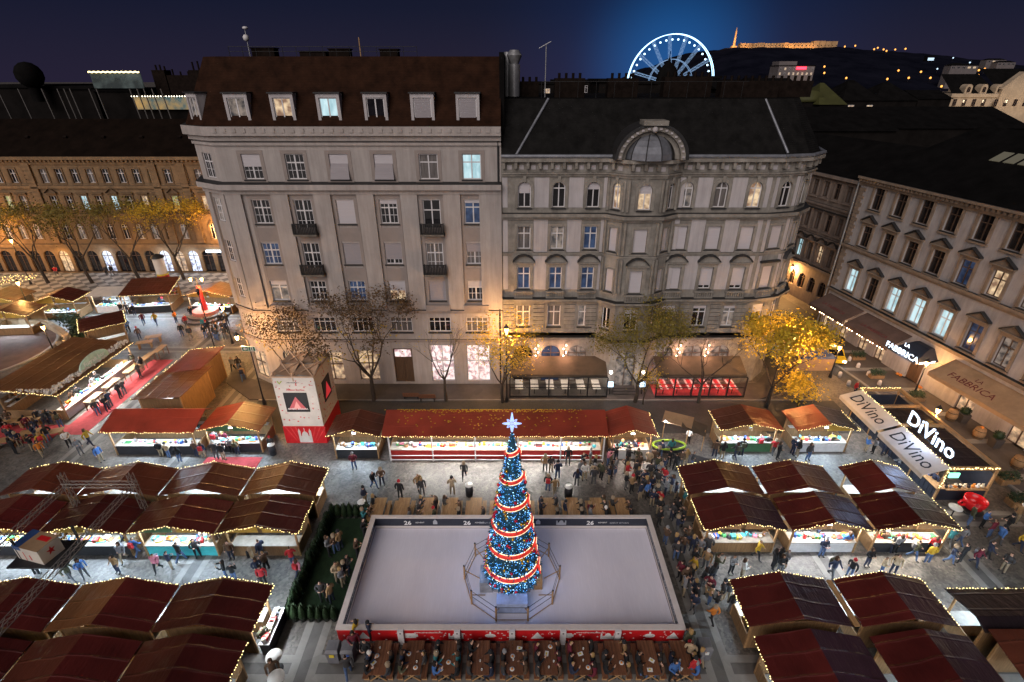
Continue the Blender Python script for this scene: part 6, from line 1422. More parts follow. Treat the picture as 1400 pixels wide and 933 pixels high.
mb.build('roof_beam', [M['wood']], V)
mb = MB(); mb.box(bx0+0.2, bx1-0.2, 28.7, 33.4, 2.7, 2.8); mb.box(bx0+0.2, bx1-0.2, 33.8, 36.1, 2.7, 2.8); mb.build('roof', [M['sheet_black']], V)
mb = MB(); mb.box(bx0+0.2, bx1-0.2, 36.5, 38.7, 1.2, 1.25); mb.build('inner_deck', [M['band_dark']], V)
mb = MB(); mb.box(bx0-0.15, bx0+0.5, by0, by1, 1.052, 1.12); mb.box(bx0+0.5, bx1-0.1, by0-0.15, by0+0.4, 1.052, 1.12); mb.build('bar_counter', [M['wood']], V)
for k, (y0, y1) in enumerate(((33.55, 38.7), (28.3, 33.25))):
    mb = MB(); mb.hexa(((29.55, y0, 2.46), (bx0+0.05, y0, 3.06), (bx0+0.05, y1, 3.06), (29.55, y1, 2.46)), ((29.55, y0, 2.50), (bx0+0.05, y0, 3.10), (bx0+0.05, y1, 3.10), (29.55, y1, 2.50))); mb.box(29.53, 29.57, y0, y1, 2.15, 2.459)
    cpy = mb.build('canopy', [M['white_fabric']], V)
    u = Vector((0, -1, 0)); v = Vector((1.8, 0, 0.6)).normalized()
    put_text('DiVino', cpy, Vector((29.95, (y0+y1)/2, 2.50+0.4/3+0.012)), u, v, 1.45, M['letter_dark'], 0.004)
put_text('DiVino', V, (bx0+0.6, 31.4, 3.2), (0, -1, 0), (0, 0, 1), 1.7, M['cool_letter'], 0.04, 0.0, 'lit_lettering')
mb = MB(); mb.box(bx0+0.62, bx0+0.7, 28.6, 34.2, 3.05, 3.19); mb.build('letter_rail', [M['dark_metal']], V)
lamp((bx0+0.1, 31.2, 4.1), 220, (0.45, 0.62, 1.0), V, 0.5)
mb = MB(); fairy_string(mb, [(bx0, 38.9, 3.15), (bx0, 28.4, 3.15)], 0.14, 0.04, 0.08); fairy_string(mb, [(bx0, 38.95, 3.15), (bx1, 38.95, 3.15)], 0.14, 0.04); fairy_string(mb, [(bx0, 28.3, 3.12), (bx1, 28.3, 3.12)], 0.1, 0.045, 0.06); fairy_string(mb, [(bx0, 28.35, 1.2), (bx0, 28.35, 3)], 0.1, 0.045, 0.06); mb.build('light_string', [M['fairy']], V)
for y in (29.8, 31.8, 35, 37.5): lamp((30.4, y, 2.35), 60, (0.85, 0.93, 1.0), V, kind='AREA', rot=(0, R(-15), 0), size=(0.3, 1.8))
lamp((33, 29.3, 2.5), 90, (1.0, 0.86, 0.7), V, kind='AREA', rot=(R(-25), 0, 0), size=(2.5, 0.3))
for q in range(9): good(rnd.choice(['jar', 'lantern', 'mug', 'soft toy']), rnd.choice(GOODC)[0], (31.9+q*0.33, 28.5, 1.12), 0, f'ware on the near end counter of the wine bar, {ORD[q]} from the left', 'wares on the wine bar counter')
mb = MB(); mb.box(bx0-0.1, bx0+0.6, 28.0, 28.1, 2.5, 2.9); mb.build('neon_sign', [emit('mint_neon', (0.3, 1.0, 0.7), 2.0)], V)
# big red teacup
cu = thing('giant_teacup', 'giant glossy red teacup standing at the right edge beyond the wine bar', 'teacup', (33.2, 27.3, 0)); cs = 0.66; cc = (33.2, 27.3, 0)
mb = MB(); mb.lathe([(r*cs, z*cs) for r, z in ((0, 0.4), (0.55, 0.4), (0.85, 0.7), (1.02, 1.2), (1.08, 1.75), (1.0, 1.75), (0.92, 1.2), (0.75, 0.8), (0, 0.6))], cc, 24); mb.build('cup', [M['red_gloss']], cu)
mb = MB(); mb.path([(cc[0]-x*cs, cc[1], z*cs) for x, z in ((1, 1.55), (1.55, 1.6), (1.75, 1.3), (1.5, .95), (.95, .95))], 0.09, 8); mb.build('handle', [M['red_gloss']], cu)
mb = MB(); mb.lathe([(r*cs, z*cs) for r, z in ((0, 0), (0.9, 0), (1.1, 0.25), (1.1, 0.32), (0.8, 0.3), (0.5, 0.41), (0, 0.41))], cc, 24); mb.build('base', [M['dark_metal']], cu)
# dark kiosk at right edge
kk = thing('kiosk', 'dark kiosk with fairy lit plants at the right picture edge', 'kiosk', (35.4, 22.2, 0)); mb = MB(); mb.box(33.6, 36.6, 21.6, 23.4, 0, 1.9); mb.build('body', [M['black_board']], kk); mb = MB(); mb.box(33.5, 36.7, 21.5, 23.5, 1.902, 1.98); mb.build('top', [M['wood']], kk)
mb = MB()
for q in range(120): mb.octa((rnd.uniform(33.2, 34.6), 21.4+rnd.uniform(-.25, .15), rnd.uniform(0.2, 1.5)), 0.04)
mb.build('light_string', [M['fairy']], kk)
# green rimmed grill stand with a brown tarp
gs = thing('grill_stand', 'green rimmed boat shaped grill stand under a small board canopy', 'grill stand', (13.2, 34.0, 0))
mb = MB(); n = 16; el = [(13.0+1.35*math.cos(2*PI*q/n), 33.7+0.62*math.sin(2*PI*q/n)) for q in range(n)]; mb.prism(el, 0.5, 0.85); mb.build('tub', [M['black_board']], gs)
mb = MB(); mb.path([(x, y, 0.9) for x, y in el], 0.09, 6, 0, True); mb.build('rim', [mat('lime_paint', (0.30, 0.45, 0.03), 0.5)], gs)
for sx_ in (-0.8, 0.8): mb = MB(); mb.box(13+sx_-0.06, 13+sx_+0.06, 33.64, 33.76, 0, 0.5); mb.build('leg', [M['dark_metal']], gs)
mb = MB(); mb.rbox((14.0, 35.3, 2.3), 2.4, 1.4, 0.06, R(-25), rx=R(8)); mb.rbox((15.2, 34.6, 2.1), 2.0, 1.6, 0.05, R(-25), m=1, ry=R(10)); mb.build('canopy', [M['canvas_tan'], M['canvas_dark']], gs)
for x, y in ((13.1, 35.8), (14.9, 35.0), (14.6, 34.2), (15.9, 34.0)): mb = MB(); mb.tube((x, y, 0), (x, y, 2.15), 0.04, n=5); mb.build('post', [M['wood']], gs)
mb = MB(); mb.ball((12.9, 35.1, 2.25), 0.09, 8); mb.ball((14.9, 34.6, 2.2), 0.08, 8); mb.build('lamp', [M['tube_lamp']], gs); lamp((12.9, 34.9, 2.2), 120, (0.85, 0.92, 1.0), gs, 0.1); lamp((14.9, 34.3, 2.0), 100, (0.85, 0.92, 1.0), gs, 0.1)
mb = MB(); mb.rbox((15.0, 32.9, 0.006), 2.2, 1.3, 0.012, R(-28)); tag(mb.build('rubber_mat', [M['black_board']], None, (15, 32.9, 0)), 'dark rubber mat on the paving before the grill stand', 'mat')

# ------------------------------------------------------------------ lattice trusses and the printed box over the left lane
def lattice(mb, a, b, w=0.15, seg=0.42):
    a, b = Vector(a), Vector(b); d = (b-a).normalized(); s = d.cross(Vector((0, 0, 1))); 
    if s.length < 0.1: s = Vector((1, 0, 0))
    s.normalize(); t = s.cross(d).normalized(); cs = [(s*i+t*j)*w for i, j in ((-1, -1), (1, -1), (1, 1), (-1, 1))]
    for c in cs: mb.tube(a+c, b+c, 0.024, n=5)
    n = int((b-a).length/seg)
    for q in range(n):
        p, p2 = a.lerp(b, q/n), a.lerp(b, (q+1)/n)
        for k in range(4):
            c1, c2 = cs[k], cs[(k+1) % 4]
            mb.tube(p+(c1 if q % 2 else c2), p2+(c2 if q % 2 else c1), 0.013, n=4)
zt = 4.5
tr = thing('lattice_truss', 'aluminium lattice truss frame spanning over the stalls at lower left', 'truss', (-26.3, 20, 0))
mb = MB(); lattice(mb, (-24.5, 13, zt), (-24.5, 24.9, zt)); mb.build('long_beam', [M['truss']], tr)
mb = MB(); lattice(mb, (-28.9, 13, zt), (-28.9, 24.9, zt)); mb.build('long_beam', [M['truss']], tr)
mb = MB(); lattice(mb, (-29.1, 25.2, zt), (-24.3, 25.2, zt)); mb.build('cross_beam', [M['truss']], tr)
for x in (-24.5, -28.9): mb = MB(); lattice(mb, (x, 25.2, 0), (x, 25.2, zt+0.9), 0.13); mb.build('upright', [M['truss']], tr)
for x in (-24.5, -28.9): mb = MB(); lattice(mb, (x, 12.6, 0), (x, 12.6, zt+0.2), 0.2); mb.build('upright', [M['truss']], tr)
mb = MB(); mb.box(-29.3, -26.0, 20.3, 22.3, 2.62, 2.72); mb.box(-28.95, -28.85, 20.9, 21.0, 2.72, 4.3); mb.box(-26.2, -26.1, 21.9, 22, 2.72, 4.3); mb.build('hanging_platform', [M['black_board']], tr)
kb = thing('printed_box', 'white gift shaped box printed with a red star on the hanging platform', 'box', (-28.0, 21.4, 2.72)); bxm = MB()
Mb = Matrix.Translation((-28.0, 21.3, 2.72)) @ Matrix.Rotation(R(-14), 4, 'Z') @ Matrix.Scale(0.8, 4)
def bb_(mb, x0, x1, y0, y1, z0, z1, m=0):
    vs = [Mb @ Vector(p) for p in ((x0, y0, z0), (x1, y0, z0), (x1, y1, z0), (x0, y1, z0), (x0, y0, z1), (x1, y0, z1), (x1, y1, z1), (x0, y1, z1))]; mb.add(vs, MB.BF, m)
bb_(bxm, -1.2, 1.2, -0.75, 0.75, 0, 1.35); bxm.build('body', [M['white_fabric']], kb)
mb = MB(); bb_(mb, -1.23, -0.5, -0.78, 0.78, 1.352, 1.38, 0); bb_(mb, -0.49, 1.23, -0.78, 0.78, 1.352, 1.375, 1); bb_(mb, 0.0, 1.0, 0.1, 0.5, 1.376, 1.385, 2); bb_(mb, -1.212, -0.5, -0.762, -0.752, 1.0, 1.35, 0); mb.build('lid', [mat('blue_print', (0.03, 0.08, 0.25), 0.6), M['canvas_tan'], M['red_print']], kb)
mb = MB(); st_ = [(Mb @ Vector((1.205, 0.32*(1 if q % 2 == 0 else .4)*math.sin(2*PI*q/10), 0.72+0.36*(1 if q % 2 == 0 else .4)*math.cos(2*PI*q/10)))) for q in range(10)]; mb.extrude(st_, (0.012, 0, 0)); bb_(mb, 0.1, 0.2, -0.765, -0.752, 0.2, 0.7); bb_(mb, -0.4, -0.34, -0.765, -0.752, 0.05, 0.9); mb.build('star_print', [M['red_print']], kb)
# fountain-like round seat with red draped lamp column on the upper left square
# ------------------------------------------------------------------ ice rink
X0, X1, Y0, Y1 = -9.62, 9.47, 17.68, 25.78
RK = thing('ice_rink', 'empty ice rink with dark inner boards and red printed outer board', 'ice rink', (0, 21.7, 0))
mb = MB(); mb.box(X0+0.2, X1-0.2, Y0+0.2, Y1-0.2, 0.0, 0.14); mb.build('ice', [M['ice']], RK)
def boards(nm, x0, x1, y0, y1, mi):
    mb = MB(); mb.box(x0, x1, y0, y1, 0, 1.05); o = mb.build('board', [M[mi]], RK); o['label'] = nm; return o
bf = boards('far board with dark sponsor banner', X0, X1, Y1-0.16, Y1, 'navy_print'); bn = boards('near board printed red outside', X0, X1, Y0, Y0+0.16, 'rail_white')
bl = boards('left board, dark inside', X0, X0+0.16, Y0+0.162, Y1-0.162, 'navy_print'); br = boards('right board, dark inside', X1-0.16, X1, Y0+0.162, Y1-0.162, 'navy_print')
mb = MB(); mb.box(X0-0.06, X1+0.06, Y1-0.2, Y1+0.06, 1.052, 1.14); mb.box(X0-0.06, X1+0.06, Y0-0.06, Y0+0.24, 1.052, 1.14); mb.box(X0-0.06, X0+0.26, Y0+0.241, Y1-0.201, 1.052, 1.138); mb.box(X1-0.26, X1+0.06, Y0+0.241, Y1-0.201, 1.052, 1.138); mb.build('top_rail', [M['rail_white']], RK)
mb = MB(); mb.box(X0+0.161, X1-0.161, Y1-0.175, Y1-0.161, 0.14, 0.34); mb.box(X0+0.161, X0+0.175, Y0+0.2, Y1-0.2, 0.14, 0.34); mb.box(X1-0.175, X1-0.161, Y0+0.2, Y1-0.2, 0.14, 0.34); mb.build('kick_plate', [M['rail_white']], RK)
mb = MB(); mb.box(X0, X1, Y0-0.03, Y0-0.004, 0.05, 1.0); rb_ = mb.build('red_banner', [M['red_print']], RK)
icons_front(rb_, X0+0.3, X1-0.3, Y0-0.03, 0.2, 0.9, 90, M['letter_white'], None, 'y', (0.05, 0.14), 5)
def church(mb, cx, z, s, y):
    for a in (-0.45, 0.35): mb.box(cx+a*s, cx+(a+.1)*s, y-0.012, y-0.002, z, z+0.55*s)
    mb.box(cx-0.34*s, cx+0.34*s, y-0.012, y-0.002, z, z+0.3*s); mb.extrude([(cx-0.2*s*math.cos(PI*q/8), y-.002, z+0.302*s+0.28*s*math.sin(PI*q/8)) for q in range(9)], (0, -0.01, 0))
mb = MB(); y = Y0-0.03
for q, cx in enumerate((-8.2, -5.6, -3.1, -1.2, 1.4, 3.0, 5.3, 7.6, 8.9)):
    k = q % 4
    if k == 0: mb.extrude([(cx-.35, y-.002, .3), (cx+.35, y-.002, .3), (cx, y-.002, .85)], (0, -.01, 0))
    elif k == 1: mb.box(cx-.3, cx+.3, y-.012, y-.002, .35, .75); mb.box(cx+.302, cx+.4, y-.012, y-.002, .45, .65)
    elif k == 2: church(mb, cx, 0.25, 0.9, y)
    else: mb.extrude([(cx+.3*math.cos(2*PI*t/12), y-.002, .55+.16*math.sin(2*PI*t/12)) for t in range(12)], (0, -.01, 0)); mb.box(cx-.05, cx+.05, y-.012, y-.002, .712, .88)
mb.build('print_pattern', [M['letter_white']], rb_)
put_text('www.adventbazilika.hu', rb_, (-4.6, y-0.014, 0.78), (1, 0, 0), (0, 0, 1), 0.17, M['letter_white'], 0.004); put_text('www.adventbazilika.hu', rb_, (4.3, y-0.014, 0.78), (1, 0, 0), (0, 0, 1), 0.17, M['letter_white'], 0.004)
for x in (-6.1, -3.0, 0.0, 2.8, 5.8):
    mb = MB(); mb.box(x-0.16, x+0.16, Y0-0.22, Y0-0.045, 0.0, 1.16); o = mb.build('banner_post', [M['white_paint']], RK)
    mb = MB(); mb.tube((x, Y0-0.224, 1.0), (x, Y0-0.23, 1.0), 0.05, n=8); mb.build('bolt', [M['letter_dark']], o)
yb = Y1-0.178
for cx in (-2.9-2.9, 0, 4.9):
    pass
for q, (cx, s) in enumerate(((-3.1, '26'), (5.4, '26'), (-7.2, '26'))): put_text(s, bf, (cx, yb+0.01, 0.45), (1, 0, 0), (0, 0, 1), 0.5, M['letter_white'], 0.005, 0.012); put_text('ADVENT', bf, (cx+0.85, yb+0.01, 0.6), (1, 0, 0), (0, 0, 1), 0.16, M['letter_white'], 0.005)
for cx in (-1.6, 7.4): put_text('SZENT ISTVAN', bf, (cx, yb+0.01, 0.55), (1, 0, 0), (0, 0, 1), 0.2, M['letter_grey'], 0.005)
mb = MB(); church(mb, 3.4, 0.42, 0.75, yb+0.02); 
for cx in (-5.3, 1.8): mb.extrude([(cx-.15, yb+.016, .5), (cx+.15, yb+.016, .5), (cx+.15, yb+.016, .75), (cx, yb+.016, .95), (cx-.15, yb+.016, .75)], (0, -.01, 0))
mb.build('banner_emblem', [M['letter_grey']], bf)
for b_, xx, uu in ((bl, X0+0.164, 1), (br, X1-0.164, -1)): put_text('ADVENT BAZILIKA    26    ADVENT BAZILIKA', b_, (xx, (Y0+Y1)/2, 0.48), (0, uu, 0), (0, 0, 1), 0.36, M['letter_grey'], 0.003)
# ------------------------------------------------------------------ christmas tree with its ring fence
TX, TY = 0.0, 21.55
XT = thing('christmas_tree', 'tall conical christmas tree with blue lights, red garlands and glowing star on the ice', 'christmas tree', (TX, TY, 0.14))
TB, TH = 0.85, 11.55
def tr_(z):     # crown radius at height z above the ice
    t = min(1.0, max(0.0, (z-TB)/(TH-TB))); return 1.66*(1-t)**0.92+0.05 if t > 0.06 else 1.60
mb = MB(); mb.tube((TX, TY, 0.14), (TX, TY, TB+0.6), 0.25, n=10); mb.box(TX-1.1, TX+1.1, TY-0.9, TY+0.9, 0.14, 0.85, 1); mb.build('stand', [M['bark'], M['grey_metal']], XT)
rt_ = random.Random(4)
mb = MB(); mb.lathe([(0.05, TB)]+[(tr_(z)*0.86, z) for z in [TB+0.02+(TH-TB-0.05)*q/20 for q in range(21)]]+[(0.01, TH)], (TX, TY, 0), 20)
for q in range(5200):
    z = TB+(TH-TB)*(1-math.sqrt(rt_.random()))*0.99; a = rt_.uniform(0, 2*PI); r = tr_(z)*rt_.uniform(0.80, 1.0); L = rt_.uniform(0.16, 0.34)*(0.6+0.4*tr_(z)/1.6)
    c, s = math.cos(a), math.sin(a); p = Vector((TX+r*c, TY+r*s, z)); o_ = Vector((c, s, rt_.uniform(-.7, .1))).normalized()*L; sd = Vector((-s, c, rt_.uniform(-.4, .4))).normalized()*L*0.28
    mb.add((p-sd, p+sd, p+o_), ((0, 1, 2),), 0)
mb.build('foliage', [mat('blue_glow_fir_needles', (0.025, 0.11, 0.17), 0.7, 0.5, 3, c2=(0.012, 0.05, 0.085))], XT)['kind'] = 'stuff'  # blue glow of the bulbs put into the needle colour
M['bulb_blue'] = emit('azure_tree_bulb', (0.07, 0.36, 1.0), 3.0); M['bulb_ice'] = emit('ice_white_tree_bulb', (0.45, 0.78, 1.0), 4.0); M['bulb_teal'] = emit('teal_tree_bulb', (0.03, 0.30, 0.55), 2.5)
mb = MB()
for q in range(4600):
    z = TB+(TH-TB)*(1-math.sqrt(rt_.random()))*0.992; a = rt_.uniform(0, 2*PI); r = tr_(z)*rt_.uniform(0.93, 1.06)
    k = rt_.random(); mb.octa((TX+r*math.cos(a), TY+r*math.sin(a), z), rt_.uniform(0.020, 0.031), 1 if k < 0.19 else (2 if k < 0.42 else 0))
mb.build('tree_lights', [M['bulb_blue'], M['bulb_ice'], M['bulb_teal']], XT)['kind'] = 'stuff'
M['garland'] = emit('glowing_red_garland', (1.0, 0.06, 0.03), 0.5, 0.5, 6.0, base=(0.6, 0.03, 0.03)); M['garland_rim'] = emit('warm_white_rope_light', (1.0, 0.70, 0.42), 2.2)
for z in (2.0, 3.65, 5.25, 6.9, 8.55, 10.25):
    r = tr_(z)+0.05; n = 40; g = MB(); hgt = 0.17*(0.55+0.45*r/1.6)
    ring_ = lambda rr, zz: [(TX+rr*math.cos(2*PI*q/n), TY+rr*math.sin(2*PI*q/n), zz+0.10*math.cos(2*PI*q/n)) for q in range(n)]
    A_, B_, C_ = ring_(r+0.02, z-hgt), ring_(r+0.10, z), ring_(r-0.03, z+hgt)
    g.add(A_+B_+C_, [(q, (q+1) % n, n+(q+1) % n, n+q) for q in range(n)]+[(n+q, n+(q+1) % n, 2*n+(q+1) % n, 2*n+q) for q in range(n)], 0, True)
    g.path(A_, 0.03, 5, 1, True); g.path(C_, 0.026, 5, 1, True)
    go = g.build('garland', [M['garland'], M['garland_rim']], XT)
    bw = MB(); a = R(-22); p = Vector((TX+(r+0.12)*math.cos(a), TY+(r+0.12)*math.sin(a), z+0.15)); s = 0.5+0.35*r
    for sg in (-1, 1):
        loop = [p, p+Vector((0.05*s, sg*0.28*s, 0.28*s)), p+Vector((0.05*s, sg*0.45*s, 0.12*s)), p+Vector((0.03, sg*0.25*s, -0.05*s))]
        bw.path(loop, 0.05*s, 5, 0, True); bw.path([x+Vector((0.03, 0, 0.03)) for x in loop], 0.02*s, 4, 1, True); bw.tube(p, p+Vector((0.1*s, sg*0.12*s, -0.5*s)), 0.05*s, 0.03*s, 5, 0)
    bw.ball(p, 0.1*s, 6, 0); bw.build('bow', [M['garland'], M['garland_rim']], XT)
M['bauble_red'] = mat('glossy_red_bauble', (0.55, 0.01, 0.05), 0.12, 0.1, 3, metal=0.4); M['bauble_gold'] = mat('glossy_gold_bauble', (0.60, 0.38, 0.06), 0.15, 0.1, 3, metal=0.8)
bmsh = []
for mm in ('bauble_red', 'bauble_gold'):
    b_ = MB(); b_.ball((0, 0, 0), 0.10, 10, 0); b_.tube((0, 0, 0.09), (0, 0, 0.14), 0.03, n=6, m=1); bmsh.append(b_.mesh('bauble', [M[mm], M['bauble_gold']]))
k = 0
for q in range(92):
    z = TB+0.25+(TH-TB-0.7)*(1-math.sqrt(rt_.random())); a = R(-90)+rt_.uniform(-1, 1)*R(115); r = tr_(z)+0.09
    put('bauble', bmsh[q % 2], XT, (TX+r*math.cos(a), TY+r*math.sin(a), z))
sr = MB(); zc = 12.05
def starpts(R0, R1, n, y): return [(TX+(R0 if q % 2 == 0 else R1)*math.sin(PI*q/n), y, zc+(R0*(1.35 if q % n == 0 else 1) if q % 2 == 0 else R1)*math.cos(PI*q/n)) for q in range(2*n)]
pts = starpts(0.46, 0.12, 4, TY); sr.path(pts, 0.035, 5, 0, True); sr.tube((TX, TY, zc-0.68), (TX, TY, zc+0.68), 0.035, n=5); sr.tube((TX-.5, TY, zc), (TX+.5, TY, zc), 0.025, n=5)
p2 = [(TX+(0.36 if q % 2 == 0 else 0.15)*math.sin(PI*q/4+PI/4), TY, zc+(0.36 if q % 2 == 0 else 0.15)*math.cos(PI*q/4+PI/4)) for q in range(8)]; sr.path(p2, 0.025, 5, 0, True)
sr.tube((TX, TY, TH-0.3), (TX, TY, zc-0.66), 0.03, n=5, m=1); sr.build('star', [emit('blue_white_star', (0.36, 0.50, 1.0), 1.5), M['grey_metal']], XT)
for q in range(6): lamp((TX+2.0*math.cos(q*PI/3), TY+2.0*math.sin(q*PI/3), 1.6), 16, (0.25, 0.5, 1.0), XT, 0.5)
lamp((TX, TY-0.1, 12.6), 25, (0.4, 0.55, 1.0), XT, 0.5)
FN = thing('ring_fence', 'octagonal fence of wooden posts and wire around the christmas tree', 'fence', (TX, TY, 0.14)); RF = 2.95; npst = 10
pp = [(TX+RF*math.cos(2*PI*(q+0.5)/npst-PI/2), TY+RF*0.98*math.sin(2*PI*(q+0.5)/npst-PI/2)) for q in range(npst)]
for x, y in pp:
    mb = MB(); mb.tube((x, y, 0.14), (x, y, 1.3), 0.055, n=8); mb.ball((x, y, 1.33), 0.065, 6, 1)
    ix, iy = TX+(x-TX)*0.68, TY+(y-TY)*0.68; mb.tube((x, y, 0.95), (ix, iy, 0.2), 0.03, n=6); mb.build('post', [M['wood'], M['iron']], FN)
mb = MB(); rr = [(TX+RF*math.cos(2*PI*q/48), TY+RF*math.sin(2*PI*q/48)) for q in range(48)]
for z in (1.22, 0.75): mb.path([(x*0.985+TX*0.015, y*0.985+TY*0.015, z) for x, y in pp], 0.016, 4, 0, True)
mb.build('wire', [M['iron']], FN)
mb = MB(); mb.path([(x, y, 0.2) for x, y in pp], 0.025, 6, 0, True); mb.build('bottom_rail', [M['wood']], FN)
cb1 = MB(); cb1.box(-1.95, -1.2, 20.6, 21.9, 0.14, 1.0); tag(cb1.build('cabinet', [M['grey_metal']], None, (-1.6, 21.2, 0.14)), 'grey cabinet left of the christmas tree stand inside the ring fence', 'cabinet')
cb1 = MB(); cb1.box(1.35, 1.85, 20.8, 22.0, 0.14, 1.1); tag(cb1.build('cabinet', [M['wood']], None, (1.6, 21.3, 0.14)), 'wooden cabinet right of the christmas tree stand inside the ring fence', 'cabinet')
cb1 = MB(); cb1.box(-0.9, 0.9, 19.25, 19.95, 0.14, 0.95); tag(cb1.build('light_box', [mat('blue_white_plinth', (0.35, 0.42, 0.62), 0.5)], None, (0, 19.6, 0.14)), 'low pale blue box in front of the christmas tree inside the ring fence', 'box')

# ------------------------------------------------------------------ beer tables and benches
def table_proto(m, L, W_, label, grp):
    t = thing('picnic_table', label, 'table', (0, 0, 0), 0, grp)
    mb = MB(); n = 5
    for q in range(n): mb.box(-W_/2+q*W_/n+0.004, -W_/2+(q+1)*W_/n-0.004, -L/2, L/2, 0.70, 0.75)
    mb.build('tabletop', [M[m]], t)
    for sy in (-1, 1):
        mb = MB(); y = sy*(L/2-0.12)
        mb.tube((-0.42, y, 0), (0.3, y, 0.7), 0.045, n=4); mb.tube((0.42, y+0.01, 0), (-0.3, y+0.01, 0.7), 0.045, n=4); mb.build('leg', [M['wood']], t)
    return t
def bench_proto(m, L, label, grp):
    t = thing('bench', label, 'bench', (0, 0, 0), 0, grp)
    mb = MB(); mb.box(-0.15, -0.004, -L/2, L/2, 0.42, 0.46); mb.box(0.004, 0.15, -L/2, L/2, 0.42, 0.46); mb.build('seat', [M[m]], t)
    for sy in (-1, 1): mb = MB(); y = sy*(L/2-0.2); mb.box(-0.13, 0.13, y-0.03, y+0.03, 0, 0.42); mb.build('leg', [M['wood']], t)
    return t
NT = []
tp = table_proto('wood_dark', 1.8, 0.92, '', 'red brown tables along the near rink board'); bp_ = bench_proto('wood_dark', 1.85, '', 'benches along the near rink board')
for q in range(11):
    x = -6.95+1.77*q
    if x > 9.2: break
    NT.append(x); side = 'left' if q < 5 else 'right'; k = ORD[q]
    lb = f'red-brown plank table below the near rink board, {k} from the left'
    if q == 0: tp.location = (x, 16.35, 0); tp['label'] = lb
    else: dup(tp, (x, 16.35, 0), None, lb)
    for sg in (-1, 1):
        lb = f'red-brown bench {"left" if sg < 0 else "right"} of the {k} table below the near rink board'
        if q == 0 and sg < 0: bp_.location = (x-0.62, 16.35, 0); bp_['label'] = lb
        else: dup(bp_, (x+sg*0.62, 16.35, 0), None, lb)
FT = []
tp2 = table_proto('wood', 1.75, 0.85, '', 'pale tables along the far rink board'); bp2 = bench_proto('wood', 1.75, '', 'benches along the far rink board')
for q in range(11):
    x = -9.5+1.73*q; FT.append(x); k = ORD[q]
    lb = f'pale pine table behind the far rink board, {k} from the left'
    if q == 0: tp2.location = (x, 27.0, 0); tp2['label'] = lb
    else: dup(tp2, (x, 27.0, 0), None, lb)
    for sg in (-1, 1):
        lb = f'pale pine bench {"left" if sg < 0 else "right"} of the {k} table behind the far rink board'
        if q == 0 and sg < 0: bp2.location = (x-0.6, 27.0, 0); bp2['label'] = lb
        else: dup(bp2, (x+sg*0.6, 27.0, 0), None, lb)
# cups, plates and napkins on the tables
mb = MB(); mb.lathe([(0, 0), (0.035, 0), (0.05, 0.11), (0.045, 0.11), (0.03, 0.02)], n=7); cup_me = mb.mesh('paper_cup', [GM['white']])
mb = MB(); mb.lathe([(0, 0.0), (0.08, 0.0), (0.13, 0.025), (0.08, 0.012), (0, 0.012)], n=12); mb.ball((0.01, 0, 0.01), 0.07, 6, 1, .5); pl_me = mb.mesh('paper_plate', [GM['white'], GM['orange']])
mb = MB(); mb.box(-0.1, 0.1, -0.14, 0.14, 0, 0.012); mb.box(-0.03, 0.05, -0.05, 0.06, 0.0125, 0.02, 1); lf_me = mb.mesh('leaflet', [GM['white'], GM['yellow']])
for ti, x in enumerate(NT):
    cntr = {}
    for q in range(rnd.choice([2, 3, 4])):
        nm, me = rnd.choice([('paper_cup', cup_me), ('paper_plate', pl_me), ('leaflet', lf_me)]); cntr[nm] = cntr.get(nm, 0)+1
        yy = 15.75+q*0.36+rnd.uniform(-.08, .08)
        o = place(nm, me, None, (x+rnd.uniform(-.3, .3), yy, 0.751), rnd.uniform(0, 3)); tag(o, f'white {nm.replace("_", " ")} on {ORD[ti]} red-brown table from left, {ORD[q]} from near end', nm.replace('_', ' '), 'cups, plates and leaflets on the near tables')
# ------------------------------------------------------------------ bins, posts, round tables
def bin_grey(x, y, label, c):
    t = thing('litter_bin', label, 'bin', (x, y, 0)); mb = MB(); mb.hexa(((x-.28, y-.3, 0), (x+.28, y-.3, 0), (x+.28, y+.3, 0), (x-.28, y+.3, 0)), ((x-.33, y-.34, .95), (x+.33, y-.34, .95), (x+.33, y+.34, .95), (x-.33, y+.34, .95))); mb.build('body', [M['grey_plastic']], t)
    mb = MB(); mb.hexa(((x-.35, y-.36, .952), (x+.35, y-.36, .952), (x+.35, y+.36, .952), (x-.35, y+.36, .952)), ((x-.3, y-.25, 1.08), (x+.3, y-.25, 1.08), (x+.3, y+.3, 1.12), (x-.3, y+.3, 1.12))); mb.build('lid', [M['grey_plastic']], t)
    mb = MB(); mb.box(x-.13, x+.13, y-.37, y-.335, .62, .82); mb.build('sticker', [GM[c]], t)
bin_grey(-9.55, 16.75, 'grey wheeled bin with yellow sticker at the near left rink corner', 'yellow'); bin_grey(-8.75, 16.75, 'grey wheeled bin with blue sticker at the near left rink corner', 'blue'); bin_grey(10.35, 16.9, 'dark bin at the near right rink corner', 'white')
def bin_black(x, y, label):
    t = thing('barrel_table', label, 'barrel table', (x, y, 0)); mb = MB(); mb.lathe([(0, 0), (.27, 0), (.3, .5), (.27, .98), (0, .98)], (x, y, 0), 12); mb.build('barrel', [M['black_board']], t); mb = MB(); mb.lathe([(0, .982), (.3, .982), (.3, 1.03), (0, 1.06)], (x, y, 0), 12); mb.build('top', [M['white_top']], t)
bin_black(-3.2, 28.9, 'black barrel with white top beyond the far tables left of the tree'); bin_black(4.2, 28.75, 'black barrel with white top beyond the far tables right of the tree'); bin_black(-10.75, 27.2, 'black barrel with white top at the far left rink corner'); bin_black(-19.9, 33.6, 'black barrel with pale top beside the advert tower')
